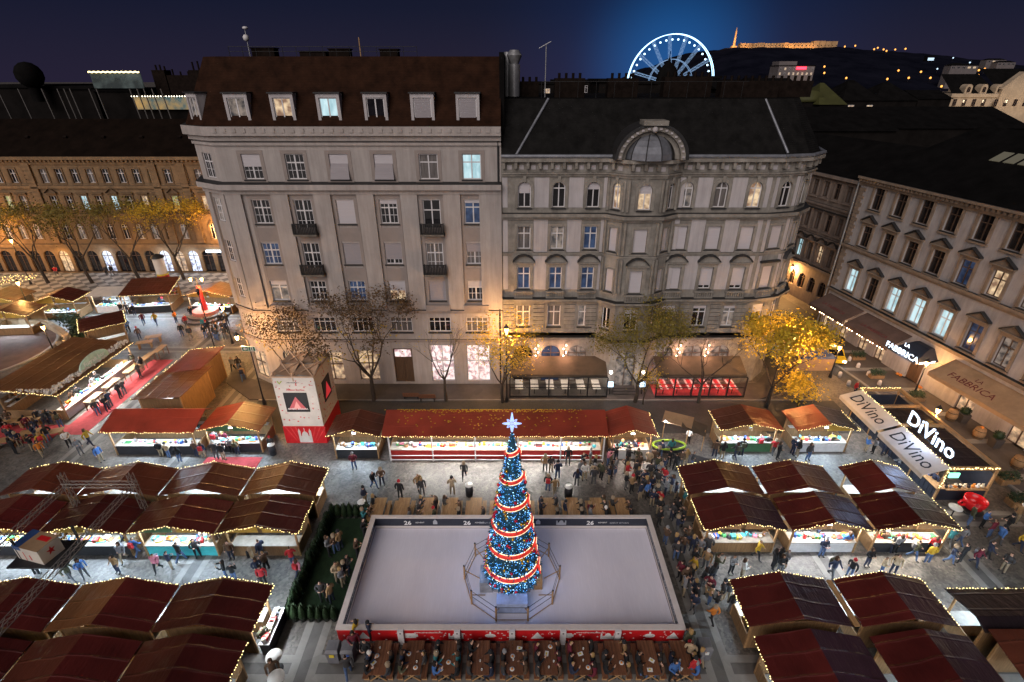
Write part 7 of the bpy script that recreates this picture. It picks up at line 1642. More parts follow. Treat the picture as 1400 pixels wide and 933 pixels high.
def round_table(x, y, label, r=0.42):
    t = thing('standing_table', label, 'table', (x, y, 0)); mb = MB(); mb.lathe([(0, 1.05), (r, 1.05), (r, 1.09), (0, 1.09)], (x, y, 0), 20); mb.build('tabletop', [M['white_top']], t); mb = MB(); mb.tube((x, y, 0), (x, y, 1.05), .04, n=8); mb.lathe([(0, 0), (.3, 0), (.28, .04), (0, .05)], (x, y, 0), 12); mb.build('leg', [M['dark_metal']], t)
round_table(-12.45, 16.2, 'round white standing table beside the lower left stalls, farther one'); round_table(-11.9, 15.15, 'round white standing table beside the lower left stalls, nearer one'); round_table(10.6, 30.9, 'round white standing table in the crowd before the drinks stall'); round_table(31.2, 26.6, 'small round standing table below the wine bar corner')
# ------------------------------------------------------------------ thuja hedge and green carpet left of the rink
cg = MB(); cg.prism([(-12.9, 19.0), (-9.9, 19.0), (-9.9, 26.6), (-12.9, 26.6)], 0, 0.016); tag(cg.build('green_carpet', [M['carpet_green']], None, (-11.4, 22.8, 0)), 'dark green carpet inside the thuja hedge left of the rink', 'carpet')
def thuja(seed, h):
    r = random.Random(seed); mb = MB(); mb.lathe([(0.05, .1), (.2, .15), (.24, .35), (.17, h*.6), (.05, h*.95), (0, h)], n=7)
    for q in range(260):
        z = h*(1-math.sqrt(r.random()))*0.98+0.06; rad = .30*max(0, 1-z/h)**0.7+.02; a = r.uniform(0, 2*PI); p = Vector((rad*math.cos(a), rad*math.sin(a), z)); d = Vector((math.cos(a)*.5, math.sin(a)*.5, 1)).normalized()*.13; s = Vector((-math.sin(a), math.cos(a), 0))*.045
        mb.add((p-s, p+s, p+d), ((0, 1, 2),))
    return mb.mesh('thuja_foliage', [M['leaf_dark']])
th = [thuja(q, 0.95+0.08*q) for q in range(4)]
mb = MB(); mb.lathe([(0, 0), (.16, 0), (.2, .22), (.17, .22), (0, .2)], n=8); potm = mb.mesh('pot', [M['letter_dark']])
spots = [(-12.9, 19.1+q*0.42) for q in range(18)] + [(-12.5+q*0.45, 18.95) for q in range(6)] + [(-12.8+q*0.42, 26.75) for q in range(7)]
for q, (x, y) in enumerate(spots):
    side = 'along the left side' if q < 18 else ('along the near side' if q < 24 else 'along the far side'); k = q if q < 18 else (q-18 if q < 24 else q-24)
    t = thing('thuja', f'thuja {side} of green carpet, {ORD[k]} from the {"near end" if q < 18 else "left"}', 'thuja', (x+rnd.uniform(-.05, .05), y, 0), rnd.uniform(0, 6), 'thujas hedging the green carpet')
    s = rnd.uniform(.85, 1.15); place('foliage', th[q % 4], t, (0, 0, 0.12), 0, (s, s, s*rnd.uniform(.9, 1.15))); place('pot', potm, t)
# ------------------------------------------------------------------ trees
def make_tree(name, label, x, y, h, fork, cr, cz, leaves, lm, seed, lean=(0, 0), lsize=0.16, trunk_r=0.16, group=None, off=(0, 0), levels=4, clump=0.55, lowleaf=0.0, low_m=None, flat=0.8, up=0.45):
    r = random.Random(seed); t = thing(name, label, 'tree', (x, y, 0), 0, group)
    tb, br = MB(), MB(); tips = []
    base = Vector((x, y, 0)); top = Vector((x+lean[0]*fork, y+lean[1]*fork, fork))
    mid = base.lerp(top, 0.5)+Vector((r.uniform(-.1, .1), r.uniform(-.1, .1), 0))
    tb.tube(base, mid, trunk_r*1.25, trunk_r, 8); tb.tube(mid, top, trunk_r, trunk_r*0.82, 8)
    ctr = Vector((x+off[0], y+off[1], cz))
    def grow(p, d, L, rad, lev):
        q = p; n = 3
        for i in range(n):
            d = (d+Vector((r.uniform(-.25, .25), r.uniform(-.25, .25), r.uniform(-.08, .22)))).normalized()
            # keep limbs inside the crown
            e_ = q+d*(L/n); w_ = e_-ctr
            if (w_.x/cr)**2+(w_.y/cr)**2+(w_.z/(cr*flat))**2 > 1.05: d = (d*0.5-w_.normalized()*0.5).normalized(); e_ = q+d*(L/n)
            br.tube(q, e_, rad, rad*0.82, 5 if lev > 1 else 6, caps=False); q = e_; rad *= 0.82
            if lev >= 2 and i == 1: tips.append((q, lev))
        tips.append((q, lev))
        if lev < levels:
            for k in range(r.choice([2, 3, 3])):
                nd = (d+Vector((r.uniform(-.9, .9), r.uniform(-.9, .9), r.uniform(-.35, .7)))).normalized(); grow(q, nd, L*r.uniform(.6, .8), rad*0.72, lev+1)
    for k in range(4):
        a = 2*PI*k/4+r.uniform(-.5, .5); tgt = (ctr-top); d = (Vector((math.cos(a), math.sin(a), up+r.uniform(0, .5)))+tgt.normalized()*0.8).normalized()
        grow(top, d, (cr*0.62), trunk_r*0.6, 1)
    tb.build('trunk', [M['bark']], t); br.build('branches', [M['bark']], t)
    if leaves:
        lv = MB(); tp = [q for q, l in tips if l >= 2] or [q for q, l in tips]; r.shuffle(tp); tp = tp[:max(6, int(len(tp)*0.8))]
        for q in range(leaves):
            c = r.choice(tp); p = c+Vector((r.gauss(0, clump), r.gauss(0, clump), r.gauss(0, clump*0.7))); s = lsize*r.uniform(.6, 1.3)
            a = Vector((r.uniform(-1, 1), r.uniform(-1, 1), r.uniform(-.6, .6))).normalized(); b = a.cross(Vector((r.uniform(-1, 1), r.uniform(-1, 1), r.uniform(-1, 1)))).normalized()
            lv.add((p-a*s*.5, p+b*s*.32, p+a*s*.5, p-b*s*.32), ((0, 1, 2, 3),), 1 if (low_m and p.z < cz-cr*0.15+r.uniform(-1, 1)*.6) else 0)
        o = lv.build('crown', [M[lm]]+([M[low_m]] if low_m else []), t); o['kind'] = 'stuff'
    return t
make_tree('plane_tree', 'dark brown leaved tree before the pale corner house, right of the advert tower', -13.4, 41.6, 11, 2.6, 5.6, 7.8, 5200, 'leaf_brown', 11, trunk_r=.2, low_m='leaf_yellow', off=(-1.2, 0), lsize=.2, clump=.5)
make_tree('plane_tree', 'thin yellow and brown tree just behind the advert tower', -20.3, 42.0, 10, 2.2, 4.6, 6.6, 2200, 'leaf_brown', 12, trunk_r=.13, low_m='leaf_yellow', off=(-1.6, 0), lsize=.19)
make_tree('sapling', 'nearly bare young tree before the lit shop windows of the pale house', -6.4, 41.5, 8, 2.4, 3.7, 5.6, 120, 'leaf_yellow', 13, trunk_r=.14, lsize=.15)
make_tree('plane_tree', 'sparse golden leaved tree at the joint of the two houses beside the lantern', -0.9, 41.2, 9, 2.0, 4.3, 5.6, 2600, 'leaf_yellow', 14, trunk_r=.13, lsize=.17, clump=.6, low_m='leaf_yellow', off=(.4, 0))
make_tree('plane_tree', 'olive green bushy tree before the bay of the ornate stone house', 11.9, 41.3, 10, 2.0, 5.2, 7.0, 7000, 'leaf_olive', 15, trunk_r=.17, lsize=.18, clump=.5, off=(.4, 0), low_m='leaf_olive')
make_tree('sapling', 'low yellow shrub-like tree under the brilliant corner tree', 26.6, 39.6, 5, .8, 2.0, 2.6, 1600, 'leaf_yellow', 27, trunk_r=.08, lsize=.22, levels=3)
make_tree('sapling', 'low yellow green tree before the steps of the stone house', 12.6, 40.9, 5, 1.0, 1.7, 3.2, 900, 'leaf_yellow', 25, trunk_r=.07, lsize=.15, levels=3, low_m='leaf_olive')
make_tree('bare_tree', 'almost leafless tree before the red lit terrace', 18.0, 41.2, 9, 2.0, 4.6, 6.2, 160, 'leaf_brown', 16, trunk_r=.15, lsize=.15)
make_tree('plane_tree', 'brilliant yellow tree glowing under the lamp at the street corner', 24.6, 41.0, 9, 1.8, 4.9, 5.4, 8000, 'leaf_yellow', 17, trunk_r=.17, lsize=.24, clump=.55, off=(1.8, 0.2), flat=1.0)
for q, (x, y, lm, lw, n, lb) in enumerate(((-70.3, 73.0, 'leaf_olive', 'leaf_yellow', 1500, 'leaning tree with sparse olive leaves, leftmost before the ochre house'), (-63.6, 73.0, 'leaf_olive', 'leaf_olive', 1500, 'leaning sparse olive tree, second from the left before the ochre house'), (-57.0, 74.0, 'leaf_olive', 'leaf_olive', 1700, 'broad dark tree with olive leaves, third from the left before the ochre house'), (-50.6, 74.6, 'leaf_yellow', 'leaf_yellow', 2200, 'golden lit tree, rightmost before the ochre house'), (-77.5, 72.5, 'leaf_yellow', 'leaf_yellow', 1700, 'bright golden tree at the left picture edge before the ochre house'))):
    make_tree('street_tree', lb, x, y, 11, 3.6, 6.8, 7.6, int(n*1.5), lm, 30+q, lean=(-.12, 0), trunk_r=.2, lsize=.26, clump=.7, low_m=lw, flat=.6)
for q, (px, py) in enumerate(((1077, 392), (1097, 402))):
    x, y = G(px, py); make_tree('street_tree', ['small orange lit tree, farther one by the dim street house', 'small orange lit tree, nearer one by the dim street house'][q], x-.6, y, 4, 1.5, 1.3, 3.0, 500, 'leaf_olive', 50+q, trunk_r=.07, lsize=.2, levels=3, clump=.3)

# ------------------------------------------------------------------ street lamps
SOD = (1.0, 0.50, 0.15)
def lantern_post(x, y, h, label, power, style='post', lit=True, arm=0.0):
    t = thing('street_lamp', label, 'street lamp', (x, y, 0)); mb = MB()
    mb.lathe([(0, 0), (.2, 0), (.17, .35), (.09, .6), (.07, 1.2), (.05, h-0.6), (.05, h-.45)], (x, y, 0), 8); mb.build('post', [M['dark_metal']], t)
    lx = x+arm
    if arm: mb = MB(); mb.tube((x, y, h-.5), (lx, y, h+.35), .035, n=6); mb.build('bracket', [M['dark_metal']], t)
    mb = MB(); mb.lathe([(.10, h-.42), (.2, h), (.0, h+.001)], (lx, y, 0), 6, 0, False); g_ = mb.build('lantern', [M['lamp_glow'] if lit else M['g_dark']], t)
    mb = MB(); mb.lathe([(.27, h+.004), (.16, h+.16), (.04, h+.3), (.0, h+.42)], (lx, y, 0), 6, 0, False); mb.build('lantern_cap', [M['dark_metal']], t)
    if lit: lamp((lx, y-.05, h-.55), power, SOD, t, .14)
    return t
lantern_post(-0.5, 41.4, 7.9, 'tall lit lantern post at the joint of the two houses', 2800)
lantern_post(24.2, 40.4, 7.6, 'tall lantern post with exit sign inside the yellow corner tree', 2600, arm=0.9)
lantern_post(33.3, 45.9, 3.7, 'lit lantern on the corner pavement beside the stone bollards', 800)
x, y = G(1249, 540); lantern_post(x, y, 3.8, 'lit lantern between the porch canopy and the tan awning', 800)
x, y = G(1262, 606); lantern_post(x, y, 3.6, 'lit lantern just behind the wine bar roof', 700)
x, y = G(1129, 452); lantern_post(x, y, 3.9, 'unlit lantern post before the first maroon awning', 0, lit=False)
x, y = G(362, 553); lantern_post(x, y, 7.4, 'tall lantern post with exit sign left of the advert tower', 2300, arm=-0.9)
x, y = G(43, 390); lantern_post(x, y, 7.0, 'tall dark lamp post on the woven pavement at the far left', 1500, lit=True)
x, y = G(48, 437); lantern_post(x, y, 5.2, 'lit lantern among the stalls behind the curved balustrade', 600)
x, y = G(300, 497); lantern_post(x, y, 8.5, 'tall unlit lamp post on the square left of the pale corner house', 0, lit=False)
x, y = G(318, 470); lantern_post(x, y, 4.8, 'lit lantern before the chamfered corner of the pale house', 1100)
x, y = G(1085, 402); lantern_post(x-1.2, y, 4.2, 'lit lantern far up the side street behind the stone house', 2600)
# wall lantern on the ochre house and on the chamfered corner
for (x, y, z, lb, par) in ((-44.8, 77.5, 7.4, 'wall lantern', Cc),):
    mb = MB(); mb.lathe([(.1, z), (.22, z+.4), (0, z+.41)], (x, y, 0), 6); mb.box(x-.03, x+.03, y+.1, 78.1, z+.4, z+.46); mb.build('wall_lantern', [M['lamp_glow']], par); lamp((x, y-.8, z-.2), 1600, SOD, par, .15)
lamp((-79, 74.5, 7.0), 1800, SOD, None, .2)
lamp((-58, 74.8, 5.2), 250, SOD, None, .2)
# exit sign boards on the two tall posts
for (px, py, Y, lb, arrow) in ((340, 477, 40.9, 'green and white exit sign with left arrow on the post left of the advert tower', -1), (1066, 475, 40.4, 'green and white exit sign with right arrow on the post in the yellow tree', 1)):
    x, z = P(px, py, Y-.2); s = thing('exit_sign', lb, 'sign', (x, Y-.2, z)); mb = MB(); mb.box(x-.62, x+.62, Y-.24, Y-.2, z-.24, z+.24); mb.build('board', [M['letter_white']], s)
    mb = MB(); y = Y-.243; mb.box(x-.58, x-.02, y-.006, y, z-.2, z+.2); mb.box(x+.02, x+.58, y-.006, y, z-.2, z+.2); mb.build('green_field', [mat('exit_green', (0.01, 0.12, 0.06), 0.5)], s)
    mb = MB(); y = Y-.25; ax_ = x+arrow*.3; mb.extrude([(ax_+arrow*.2, y, z), (ax_, y, z+.14), (ax_, y, z-.14)], (0, -.006, 0)); mb.box(min(ax_, ax_-arrow*.2), max(ax_, ax_-arrow*.2), y-.006, y, z-.05, z+.05)
    bx_ = x-arrow*.3; mb.box(bx_-.12, bx_+.12, y-.006, y, z-.17, z+.17); mb.build('pictogram', [M['letter_white']], s)
    mb = MB(); mb.box(bx_-.05, bx_+.05, Y-.262, Y-.257, z-.15, z+.06); mb.tube((bx_, Y-.262, z+.1), (bx_, Y-.257, z+.1), .05, n=8); mb.build('running_figure', [bpy.data.materials['exit_green']], s)

# ------------------------------------------------------------------ glazed terraces before the stone house
gm, gnt, gb = new_mat('clear_terrace_glass'); gnt.nodes.remove(gb)
o_ = [n for n in gnt.nodes if n.type == 'OUTPUT_MATERIAL'][0]; ta = N(gnt, 'ShaderNodeBsdfTransparent'); ga = N(gnt, 'ShaderNodeBsdfGlossy'); ga.inputs['Roughness'].default_value = .03; mxs = N(gnt, 'ShaderNodeMixShader'); mxs.inputs[0].default_value = .08
ta.inputs[0].default_value = (.9, .92, .92, 1); gnt.links.new(ta.outputs[0], mxs.inputs[1]); gnt.links.new(ga.outputs[0], mxs.inputs[2]); gnt.links.new(mxs.outputs[0], o_.inputs[0])
cloth_r = mat('red_tablecloth', (0.5, 0.04, 0.05), 0.8, .1)
for (x0, x1, nm, lb, fl, lc, lp) in ((-0.2, 9.2, 'left', 'dark framed glass terrace with white tables under the left awning', 'band_dark', (1, .72, .55), 40), (14.0, 22.6, 'right', 'dark framed glass terrace glowing red under the right awning', 'carpet', (1, .34, .28), 75)):
    y0 = 41.9; t = thing('glass_terrace', lb, 'terrace', ((x0+x1)/2, y0, 0)); n = 5
    mb = MB(); mb.box(x0, x1, y0+.06, 44.3, 0.122, 0.135); mb.build('floor', [M[fl]], t)
    for q in range(n+1): x = x0+(x1-x0)*q/n; mb = MB(); mb.box(x-.06, x+.06, y0-.02, y0+.1, .12, 2.35); mb.build('post', [M['dark_metal']], t)
    mb = MB(); mb.box(x0, x1, y0, y0+.07, 2.36, 2.46); mb.box(x0, x1, y0, y0+.07, .125, .3); mb.box(x0, x1, y0+.01, y0+.06, 1.2, 1.27); mb.build('frame_rail', [M['dark_metal']], t)
    for q in range(n): a, b = x0+(x1-x0)*q/n+.07, x0+(x1-x0)*(q+1)/n-.07; mb = MB(); mb.box(a, b, y0+.025, y0+.04, .3, 1.19); mb.box(a, b, y0+.025, y0+.04, 1.28, 2.35); mb.build('glass_pane', [gm], t)
    for q in range(3):
        xx = x0+(x1-x0)*(q+.5)/3; lamp((xx, 43.2, 2.3), lp, lc, t, kind='AREA', rot=(0, 0, 0), size=(1.6, .8))
    k = 0
    for q in range(6):
        for yy in (42.6, 43.6):
            xx = x0+.9+(x1-x0-1.8)*q/5; tt = thing('restaurant_table', f'white topped square table inside the {nm} glass terrace, {ORD[q]} from left, {"front" if yy < 43 else "back"} row', 'table', (xx, yy, .135), 0, f'tables inside the {nm} terrace')
            mb = MB(); mb.box(xx-.38, xx+.38, yy-.38, yy+.38, .86, .9); mb.build('tabletop', [M['white_top']], tt); mb = MB(); mb.tube((xx, yy, .135), (xx, yy, .86), .04, n=6); mb.build('leg', [M['dark_metal']], tt)
            if nm == 'right': mb = MB(); mb.box(xx-.2, xx+.2, yy-.4, yy+.4, .902, .908); mb.build('runner', [cloth_r], tt)
# steps to the stone house door and its two lit menu boxes
sp = thing('entrance_steps', 'stone steps with warm lit doorway between the two glass terraces', 'steps', (11.1, 42.6, 0))
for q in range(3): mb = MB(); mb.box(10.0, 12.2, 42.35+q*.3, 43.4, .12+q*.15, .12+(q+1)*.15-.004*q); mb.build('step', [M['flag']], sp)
for x, lb in ((9.6, 'left'), (12.75, 'right')):
    mbx = thing('menu_box', f'glowing menu box on a stand {lb} of the stone steps', 'menu box', (x, 42.5, .12)); mb = MB(); mb.box(x-.04, x+.04, 42.46, 42.54, .12, 1.1); mb.build('stand', [M['dark_metal']], mbx); mb = MB(); mb.rbox((x, 42.42, 1.3), .55, .08, .5, rx=R(-20)); mb.build('display', [M['blue_screen'] if False else emit('pale_blue_menu_'+lb, (.55, .8, 1.0), 3.5)], mbx)
    mb = MB(); mb.ball((x, 42.7, 2.5), .16, 8); tag(mb.build('globe_light', [emit('globe_white_'+lb, (1, .88, .8), 14)], None, (x, 42.7, 2.34)), f'white globe light hanging {lb} of the doorway of the stone house', 'lamp'); lamp((x, 42.3, 2.4), 70, (1, .8, .7), None, .16)

# ------------------------------------------------------------------ objects along the right-hand street
FE = Fac((38.9, 58.6), (46.5, 11.0))
def planter(px, py, label):
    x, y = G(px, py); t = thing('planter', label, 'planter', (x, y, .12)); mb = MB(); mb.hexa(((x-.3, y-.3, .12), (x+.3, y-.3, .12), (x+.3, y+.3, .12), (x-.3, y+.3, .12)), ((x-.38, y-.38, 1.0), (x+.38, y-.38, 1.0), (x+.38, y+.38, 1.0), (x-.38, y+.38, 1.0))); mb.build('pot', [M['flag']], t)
    mb = MB(); r = random.Random(px); mb.ball((x, y, 1.3), .34, 10)
    for q in range(160): v = Vector((r.gauss(0, 1), r.gauss(0, 1), r.gauss(0, 1))).normalized(); p = Vector((x, y, 1.3))+v*.36; s = v.orthogonal().normalized()*.06; mb.add((p-s, p+s, p+v*.08+Vector((0, 0, .03))), ((0, 1, 2),))
    mb.build('clipped_bush', [M['leaf_dark']], t)
for px, py, lb in ((1313, 578, 'stone planter with ball bush left of the second door under the tan awning'), (1357, 612, 'stone planter with ball bush left of the third door under the tan awning'), (1154, 456, 'planter with ball bush, upper one under the first maroon awning'), (1180, 472, 'planter with ball bush, lower one under the maroon awning')): planter(px, py, lb)
for q, (px, py) in enumerate(((1298, 575), (1335, 600), (1388, 640))):
    x, y = G(px, py); t = thing('wooden_barrel', f'wooden wine barrel standing before the tan awning, {ORD[q]} from the street corner', 'barrel', (x, y, .12)); mb = MB(); mb.lathe([(0, 0.12), (.36, 0.12), (.46, .6), (.36, 1.1), (0, 1.1)], (x, y, 0), 14); mb.build('staves', [M['wood_wall']], t); mb = MB()
    for z, rr_ in ((.3, .425), (.9, .425)): mb.lathe([(rr_, z), (rr_+.015, z+.06)], (x, y, 0), 14)
    mb.build('hoop', [M['iron']], t)
    if q == 1: mb = MB(); mb.ball((x, y, 1.22), .14, 8, 0, .8); tag(mb.build('pumpkin', [GM['orange']], None, (x, y, 1.1)), 'orange pumpkin on the middle wine barrel', 'pumpkin')
for q, (px, py) in enumerate(((1147, 516), (1159, 528), (1201, 528), (1186, 515), (1160, 495), (1172, 504))):
    x, y = G(px, py); t = thing('bollard', f'pale stone bollard by the kerb of the corner street, {ORD[q]} counted from the corner lantern', 'bollard', (x, y, 0)); mb = MB(); mb.lathe([(0, 0), (.19, 0), (.17, .5), (.14, .62), (.02, .7)], (x, y, 0), 10); mb.build('shaft', [M['rail_white']], t); mb = MB(); mb.lathe([(.185, .1), (.19, .16)], (x, y, 0), 10); mb.build('collar', [M['iron']], t)
for q, (px, py) in enumerate(((1171, 492), (1196, 517), (1250, 548), (1335, 640), (1375, 660), (1390, 690), (1120, 470))):
    x, y = G(px, py); t = thing('planted_trough', f'low trough of shrubs beside the right-hand street, {ORD[q]} from the far end', 'planter', (x, y, 0)); mb = MB(); mb.box(x-.7, x+.7, y-.35, y+.35, 0, .45); mb.build('trough', [M['wood_wall']], t); r = random.Random(q); mb = MB()
    for k in range(420): p = Vector((x+r.uniform(-.7, .7), y+r.uniform(-.35, .35), .45+r.uniform(0, .55))); a = Vector((r.uniform(-1, 1), r.uniform(-1, 1), r.uniform(-.3, 1))).normalized()*.13; s = a.orthogonal().normalized()*.05; mb.add((p-s, p+s, p+a), ((0, 1, 2),))
    mb.build('shrub', [M['leaf_dark']], t)
for q, (px, py) in enumerate(((1226, 514), (1230, 516), (1254, 531), (1257, 533))):
    x, y = G(px, py); mb = MB(); mb.ball((x, y, .27), .17, 10, 0, .8); mb.tube((x, y, .38), (x+.02, y, .46), .025, n=5, m=1); tag(mb.build('pumpkin', [GM['orange'], M['bark']], None, (x, y, .12)), f'orange pumpkin on the pavement before the lettered porch, {ORD[q]} from the arched door', 'pumpkin')
bx_, by_ = G(1114, 508); bo = thing('booth', 'low pale booth with a flat blue roof beside the yellow corner tree', 'booth', (32.3, 47.6, 0))
mb = MB(); mb.box(30.3, 34.2, 47.2, 50.2, 0, 1.5); mb.build('wall', [M['canvas_tan']], bo); mb = MB(); mb.box(30.2, 34.3, 47.1, 50.3, 1.502, 1.6); mb.build('roof', [mat('blue_roof_sheet', (0.07, 0.10, 0.22), 0.6)], bo)
# taxi in the street
def car(x, y, rz, label):
    t = thing('car', label, 'car', (0, 0, 0)); prof = [(-2.1, .35), (-2.15, .7), (-1.5, .85), (-.9, 1.38), (.7, 1.4), (1.45, .9), (2.1, .78), (2.15, .4)]
    mb = MB(); mb.extrude([(a, -.85, z) for a, z in prof], (0, 1.7, 0)); mb.build('body', [mat('taxi_yellow', (0.62, 0.40, 0.02), .3)], t)
    for sy in (-1, 1): mb = MB(); mb.extrude([(a, sy*.852, z) for a, z in ((-1.3, .88), (-.85, 1.3), (.62, 1.32), (1.2, .92))], (0, sy*.006, 0)); mb.build('side_window', [M['g_dark']], t)
    mb = MB(); mb.quad((1.42, -.75, .95), (1.42, .75, .95), (.76, .7, 1.37), (.76, -.7, 1.37)); mb.build('windscreen', [M['g_dark']], t)
    for sx_ in (-1.35, 1.35):
        for sy in (-1, 1): mb = MB(); mb.tube((sx_, sy*.9, .32), (sx_, sy*.68, .32), .32, n=14); mb.build('wheel', [M['letter_dark']], t)
    for sy in (-1, 1): mb = MB(); mb.box(2.12, 2.18, sy*.6-.15, sy*.6+.15, .55, .7); mb.build('headlight', [emit('headlight_glass%d' % sy, (.9, .95, 1), 20)], t)
    mb = MB(); mb.box(-.15, .15, -.3, .3, 1.402, 1.52); mb.build('roof_light', [M['fairy']], t)
    t.location = (x, y, .02); t.rotation_euler = (0, 0, rz); return t
car(35.6, 50.2, R(-99), 'yellow taxi with lit headlights in the side street beside the booth')

# ------------------------------------------------------------------ upper left: balustrade, hedge, seat, tables
bl_ = thing('stone_balustrade', 'curved amber lit stone balustrade wall at the left edge', 'balustrade', (-57, 50, 0))
arc = [G(px, py, 1.0) for px, py in ((-60, 436), (0, 434), (34, 438), (52, 437), (67, 441), (82, 450), (92, 460), (94, 468), (85, 478))]
def curve_wall(mb, pts, w_, z0, z1):
    for a, b in zip(pts, pts[1:]):
        a, b = Vector((*a, 0)), Vector((*b, 0)); d = (b-a).normalized(); n_ = Vector((d.y, -d.x, 0))*w_/2; e_ = d*0.05
        mb.hexa([(p.x, p.y, z0) for p in (a-n_-e_, b-n_+e_, b+n_+e_, a+n_-e_)], [(p.x, p.y, z1) for p in (a-n_-e_, b-n_+e_, b+n_+e_, a+n_-e_)])
M['amber_stone'] = mat('pale_sandstone', (0.34, 0.25, 0.16), .9, .25, 1.0, bump=.2)
mb = MB(); curve_wall(mb, arc, .4, 0, .8); mb.build('wall', [M['amber_stone']], bl_); mb = MB(); curve_wall(mb, arc, .6, .802, .98); mb.build('coping', [M['amber_stone']], bl_)
for k in (1, 2, 7, 8): mb = MB(); x, y = arc[k]; mb.box(x-.4, x+.4, y-.4, y+.4, .0, 1.3); mb.lathe([(.1, 1.3), (.3, 1.6), (.35, 1.9), (.2, 1.95), (0, 1.95)], (x, y, 0), 10); mb.build('pedestal_vase', [M['amber_stone']], bl_)
for a, b in (((0, 527), (85, 481)), ):
    p0, p1 = G(*a, .8), G(*b, .8); mb = MB(); curve_wall(mb, [p0, p1], .7, 0, .8); mb.build('stair_wall', [M['amber_stone']], bl_)
dr = MB(); c0 = G(20, 490); 
dr.lathe([(0, .02), (7.0, .02)], (c0[0]-5, c0[1]+1, 0), 40); dr.lathe([(7.0, .02), (7.0, .1), (7.5, .1), (7.5, 0)], (c0[0]-5, c0[1]+1, 0), 40, 1)
tag(dr.build('path', [M['canvas_brown'], M['band_light']], None, (c0[0]-5, c0[1]+1, 0)), kind='structure')
x, y = G(70, 472, 1); lantern_post(x, y, 3.4, 'amber lantern glowing on the curved stone balustrade', 800)
hg = MB(); r = random.Random(9); hp = [G(px, py) for px, py in ((80, 432), (100, 440), (112, 455), (106, 470))]
for q in range(2600):
    k = r.uniform(0, 2.999); i = int(k); a, b = hp[i], hp[i+1]; f = k-i; p = Vector((a[0]+(b[0]-a[0])*f+r.gauss(0, .5), a[1]+(b[1]-a[1])*f+r.gauss(0, .5), r.uniform(0, 1.0))); d = Vector((r.uniform(-1, 1), r.uniform(-1, 1), r.uniform(-.2, 1))).normalized()*.2; s = d.orthogonal().normalized()*.09; hg.add((p-s, p+s, p+d), ((0, 1, 2),))
tag(hg.build('hedge', [M['leaf_dark']], None, (hp[1][0], hp[1][1], 0)), 'dark hedge between the curved balustrade and the little fairy lit hut', 'hedge', None, 'stuff')
x, y = G(283, 432); rs = thing('round_seat', 'round red lit stone seat with steps round the red draped post', 'seat', (x, y, 0))
mb = MB(); mb.lathe([(0, .5), (2.2, .5), (2.2, .0)], (x, y, 0), 20, 0, False); mb.lathe([(2.2, .25), (2.9, .25), (2.9, 0)], (x, y, 0), 20, 0, False); mb.build('step', [M['flag']], rs); mb = MB(); mb.lathe([(.0, .9), (1.5, .9), (1.6, .502)], (x, y, 0), 20, 0, False); mb.build('bowl', [mat('salmon_stone', (.42, .13, .09), .7)], rs); lamp((x, y-1.2, 2.4), 90, (1, .3, .22), rs, .2)
cl_ = thing('draped_post', 'lamp post wrapped in red cloth with two lit lanterns on the round seat', 'street lamp', (x, y, .9)); mb = MB(); mb.lathe([(.4, .9), (.3, 2.5), (.26, 4.2), (.0, 4.3)], (x, y, 0), 8); mb.build('red_drape', [M['red_board']], cl_)
mb = MB(); mb.tube((x, y, 4.2), (x, y, 5.4), .06, n=6); mb.tube((x-.7, y, 5.2), (x+.7, y, 5.2), .04, n=5); mb.build('post', [M['dark_metal']], cl_)
for s in (-.7, .7): mb = MB(); mb.lathe([(.09, 4.85), (.18, 5.2), (0, 5.21)], (x+s, y, 0), 6); mb.build('lantern', [M['lamp_glow']], cl_); lamp((x+s*1.4, y-.2, 4.9), 800, SOD, cl_, .15)
hi_t = [(133, 556), (157, 536), (184, 516), (205, 499), (222, 488)]
for q, (px, py) in enumerate(hi_t):
    x, y = G(px, py); t = thing('high_table', f'brown standing table beside the long red carpet, {ORD[q]} from the near end', 'table', (x, y, 0), R(0)); mb = MB(); mb.box(x-.35, x+.35, y-.9, y+.9, 1.02, 1.08); mb.build('tabletop', [M['wood']], t)
    for sx_ in (-.28, .28):
        for sy in (-.8, .8): mb = MB(); mb.box(x+sx_-.03, x+sx_+.03, y+sy-.03, y+sy+.03, 0, 1.02); mb.build('leg', [M['wood_dark']], t)
for q, (px, py) in enumerate(((20, 585), (48, 600), (10, 612), (45, 582), (75, 600), (200, 476), (212, 468))):
    x, y = G(px, py); t = thing('wooden_table', f'pine table {"on the dark paving at the left edge" if q < 5 else "beside the drinks pavilion corner"}, {ORD[q]} counted from the {"camera" if q < 5 else "carpet"}', 'table', (x, y, 0)); mb = MB(); mb.rbox((x, y, .77), 1.7, .8, .06, R(20)); mb.build('tabletop', [M['wood']], t)
    for sx_ in (-.6, .6): mb = MB(); mb.rbox((x+sx_*math.cos(R(20)), y+sx_*math.sin(R(20)), .37), .08, .6, .74, R(20)); mb.build('leg', [M['wood']], t)
for q, (px, py) in enumerate(((585, 548), (563, 546))):
    x, y = G(px, py); t = thing('park_bench', f'dark park bench under the bare sapling, {["right", "left"][q]} one', 'bench', (x, y, 0)); mb = MB(); mb.box(x-.8, x+.8, y-.2, y+.2, .42, .47); mb.build('seat', [M['wood_dark']], t); mb = MB(); mb.rbox((x, y-.24, .7), 1.6, .05, .4, rx=R(10)); mb.build('backrest', [M['wood_dark']], t)
    for s in (-.65, .65): mb = MB(); mb.box(x+s-.04, x+s+.04, y-.2, y+.2, 0, .42); mb.build('leg', [M['iron']], t)

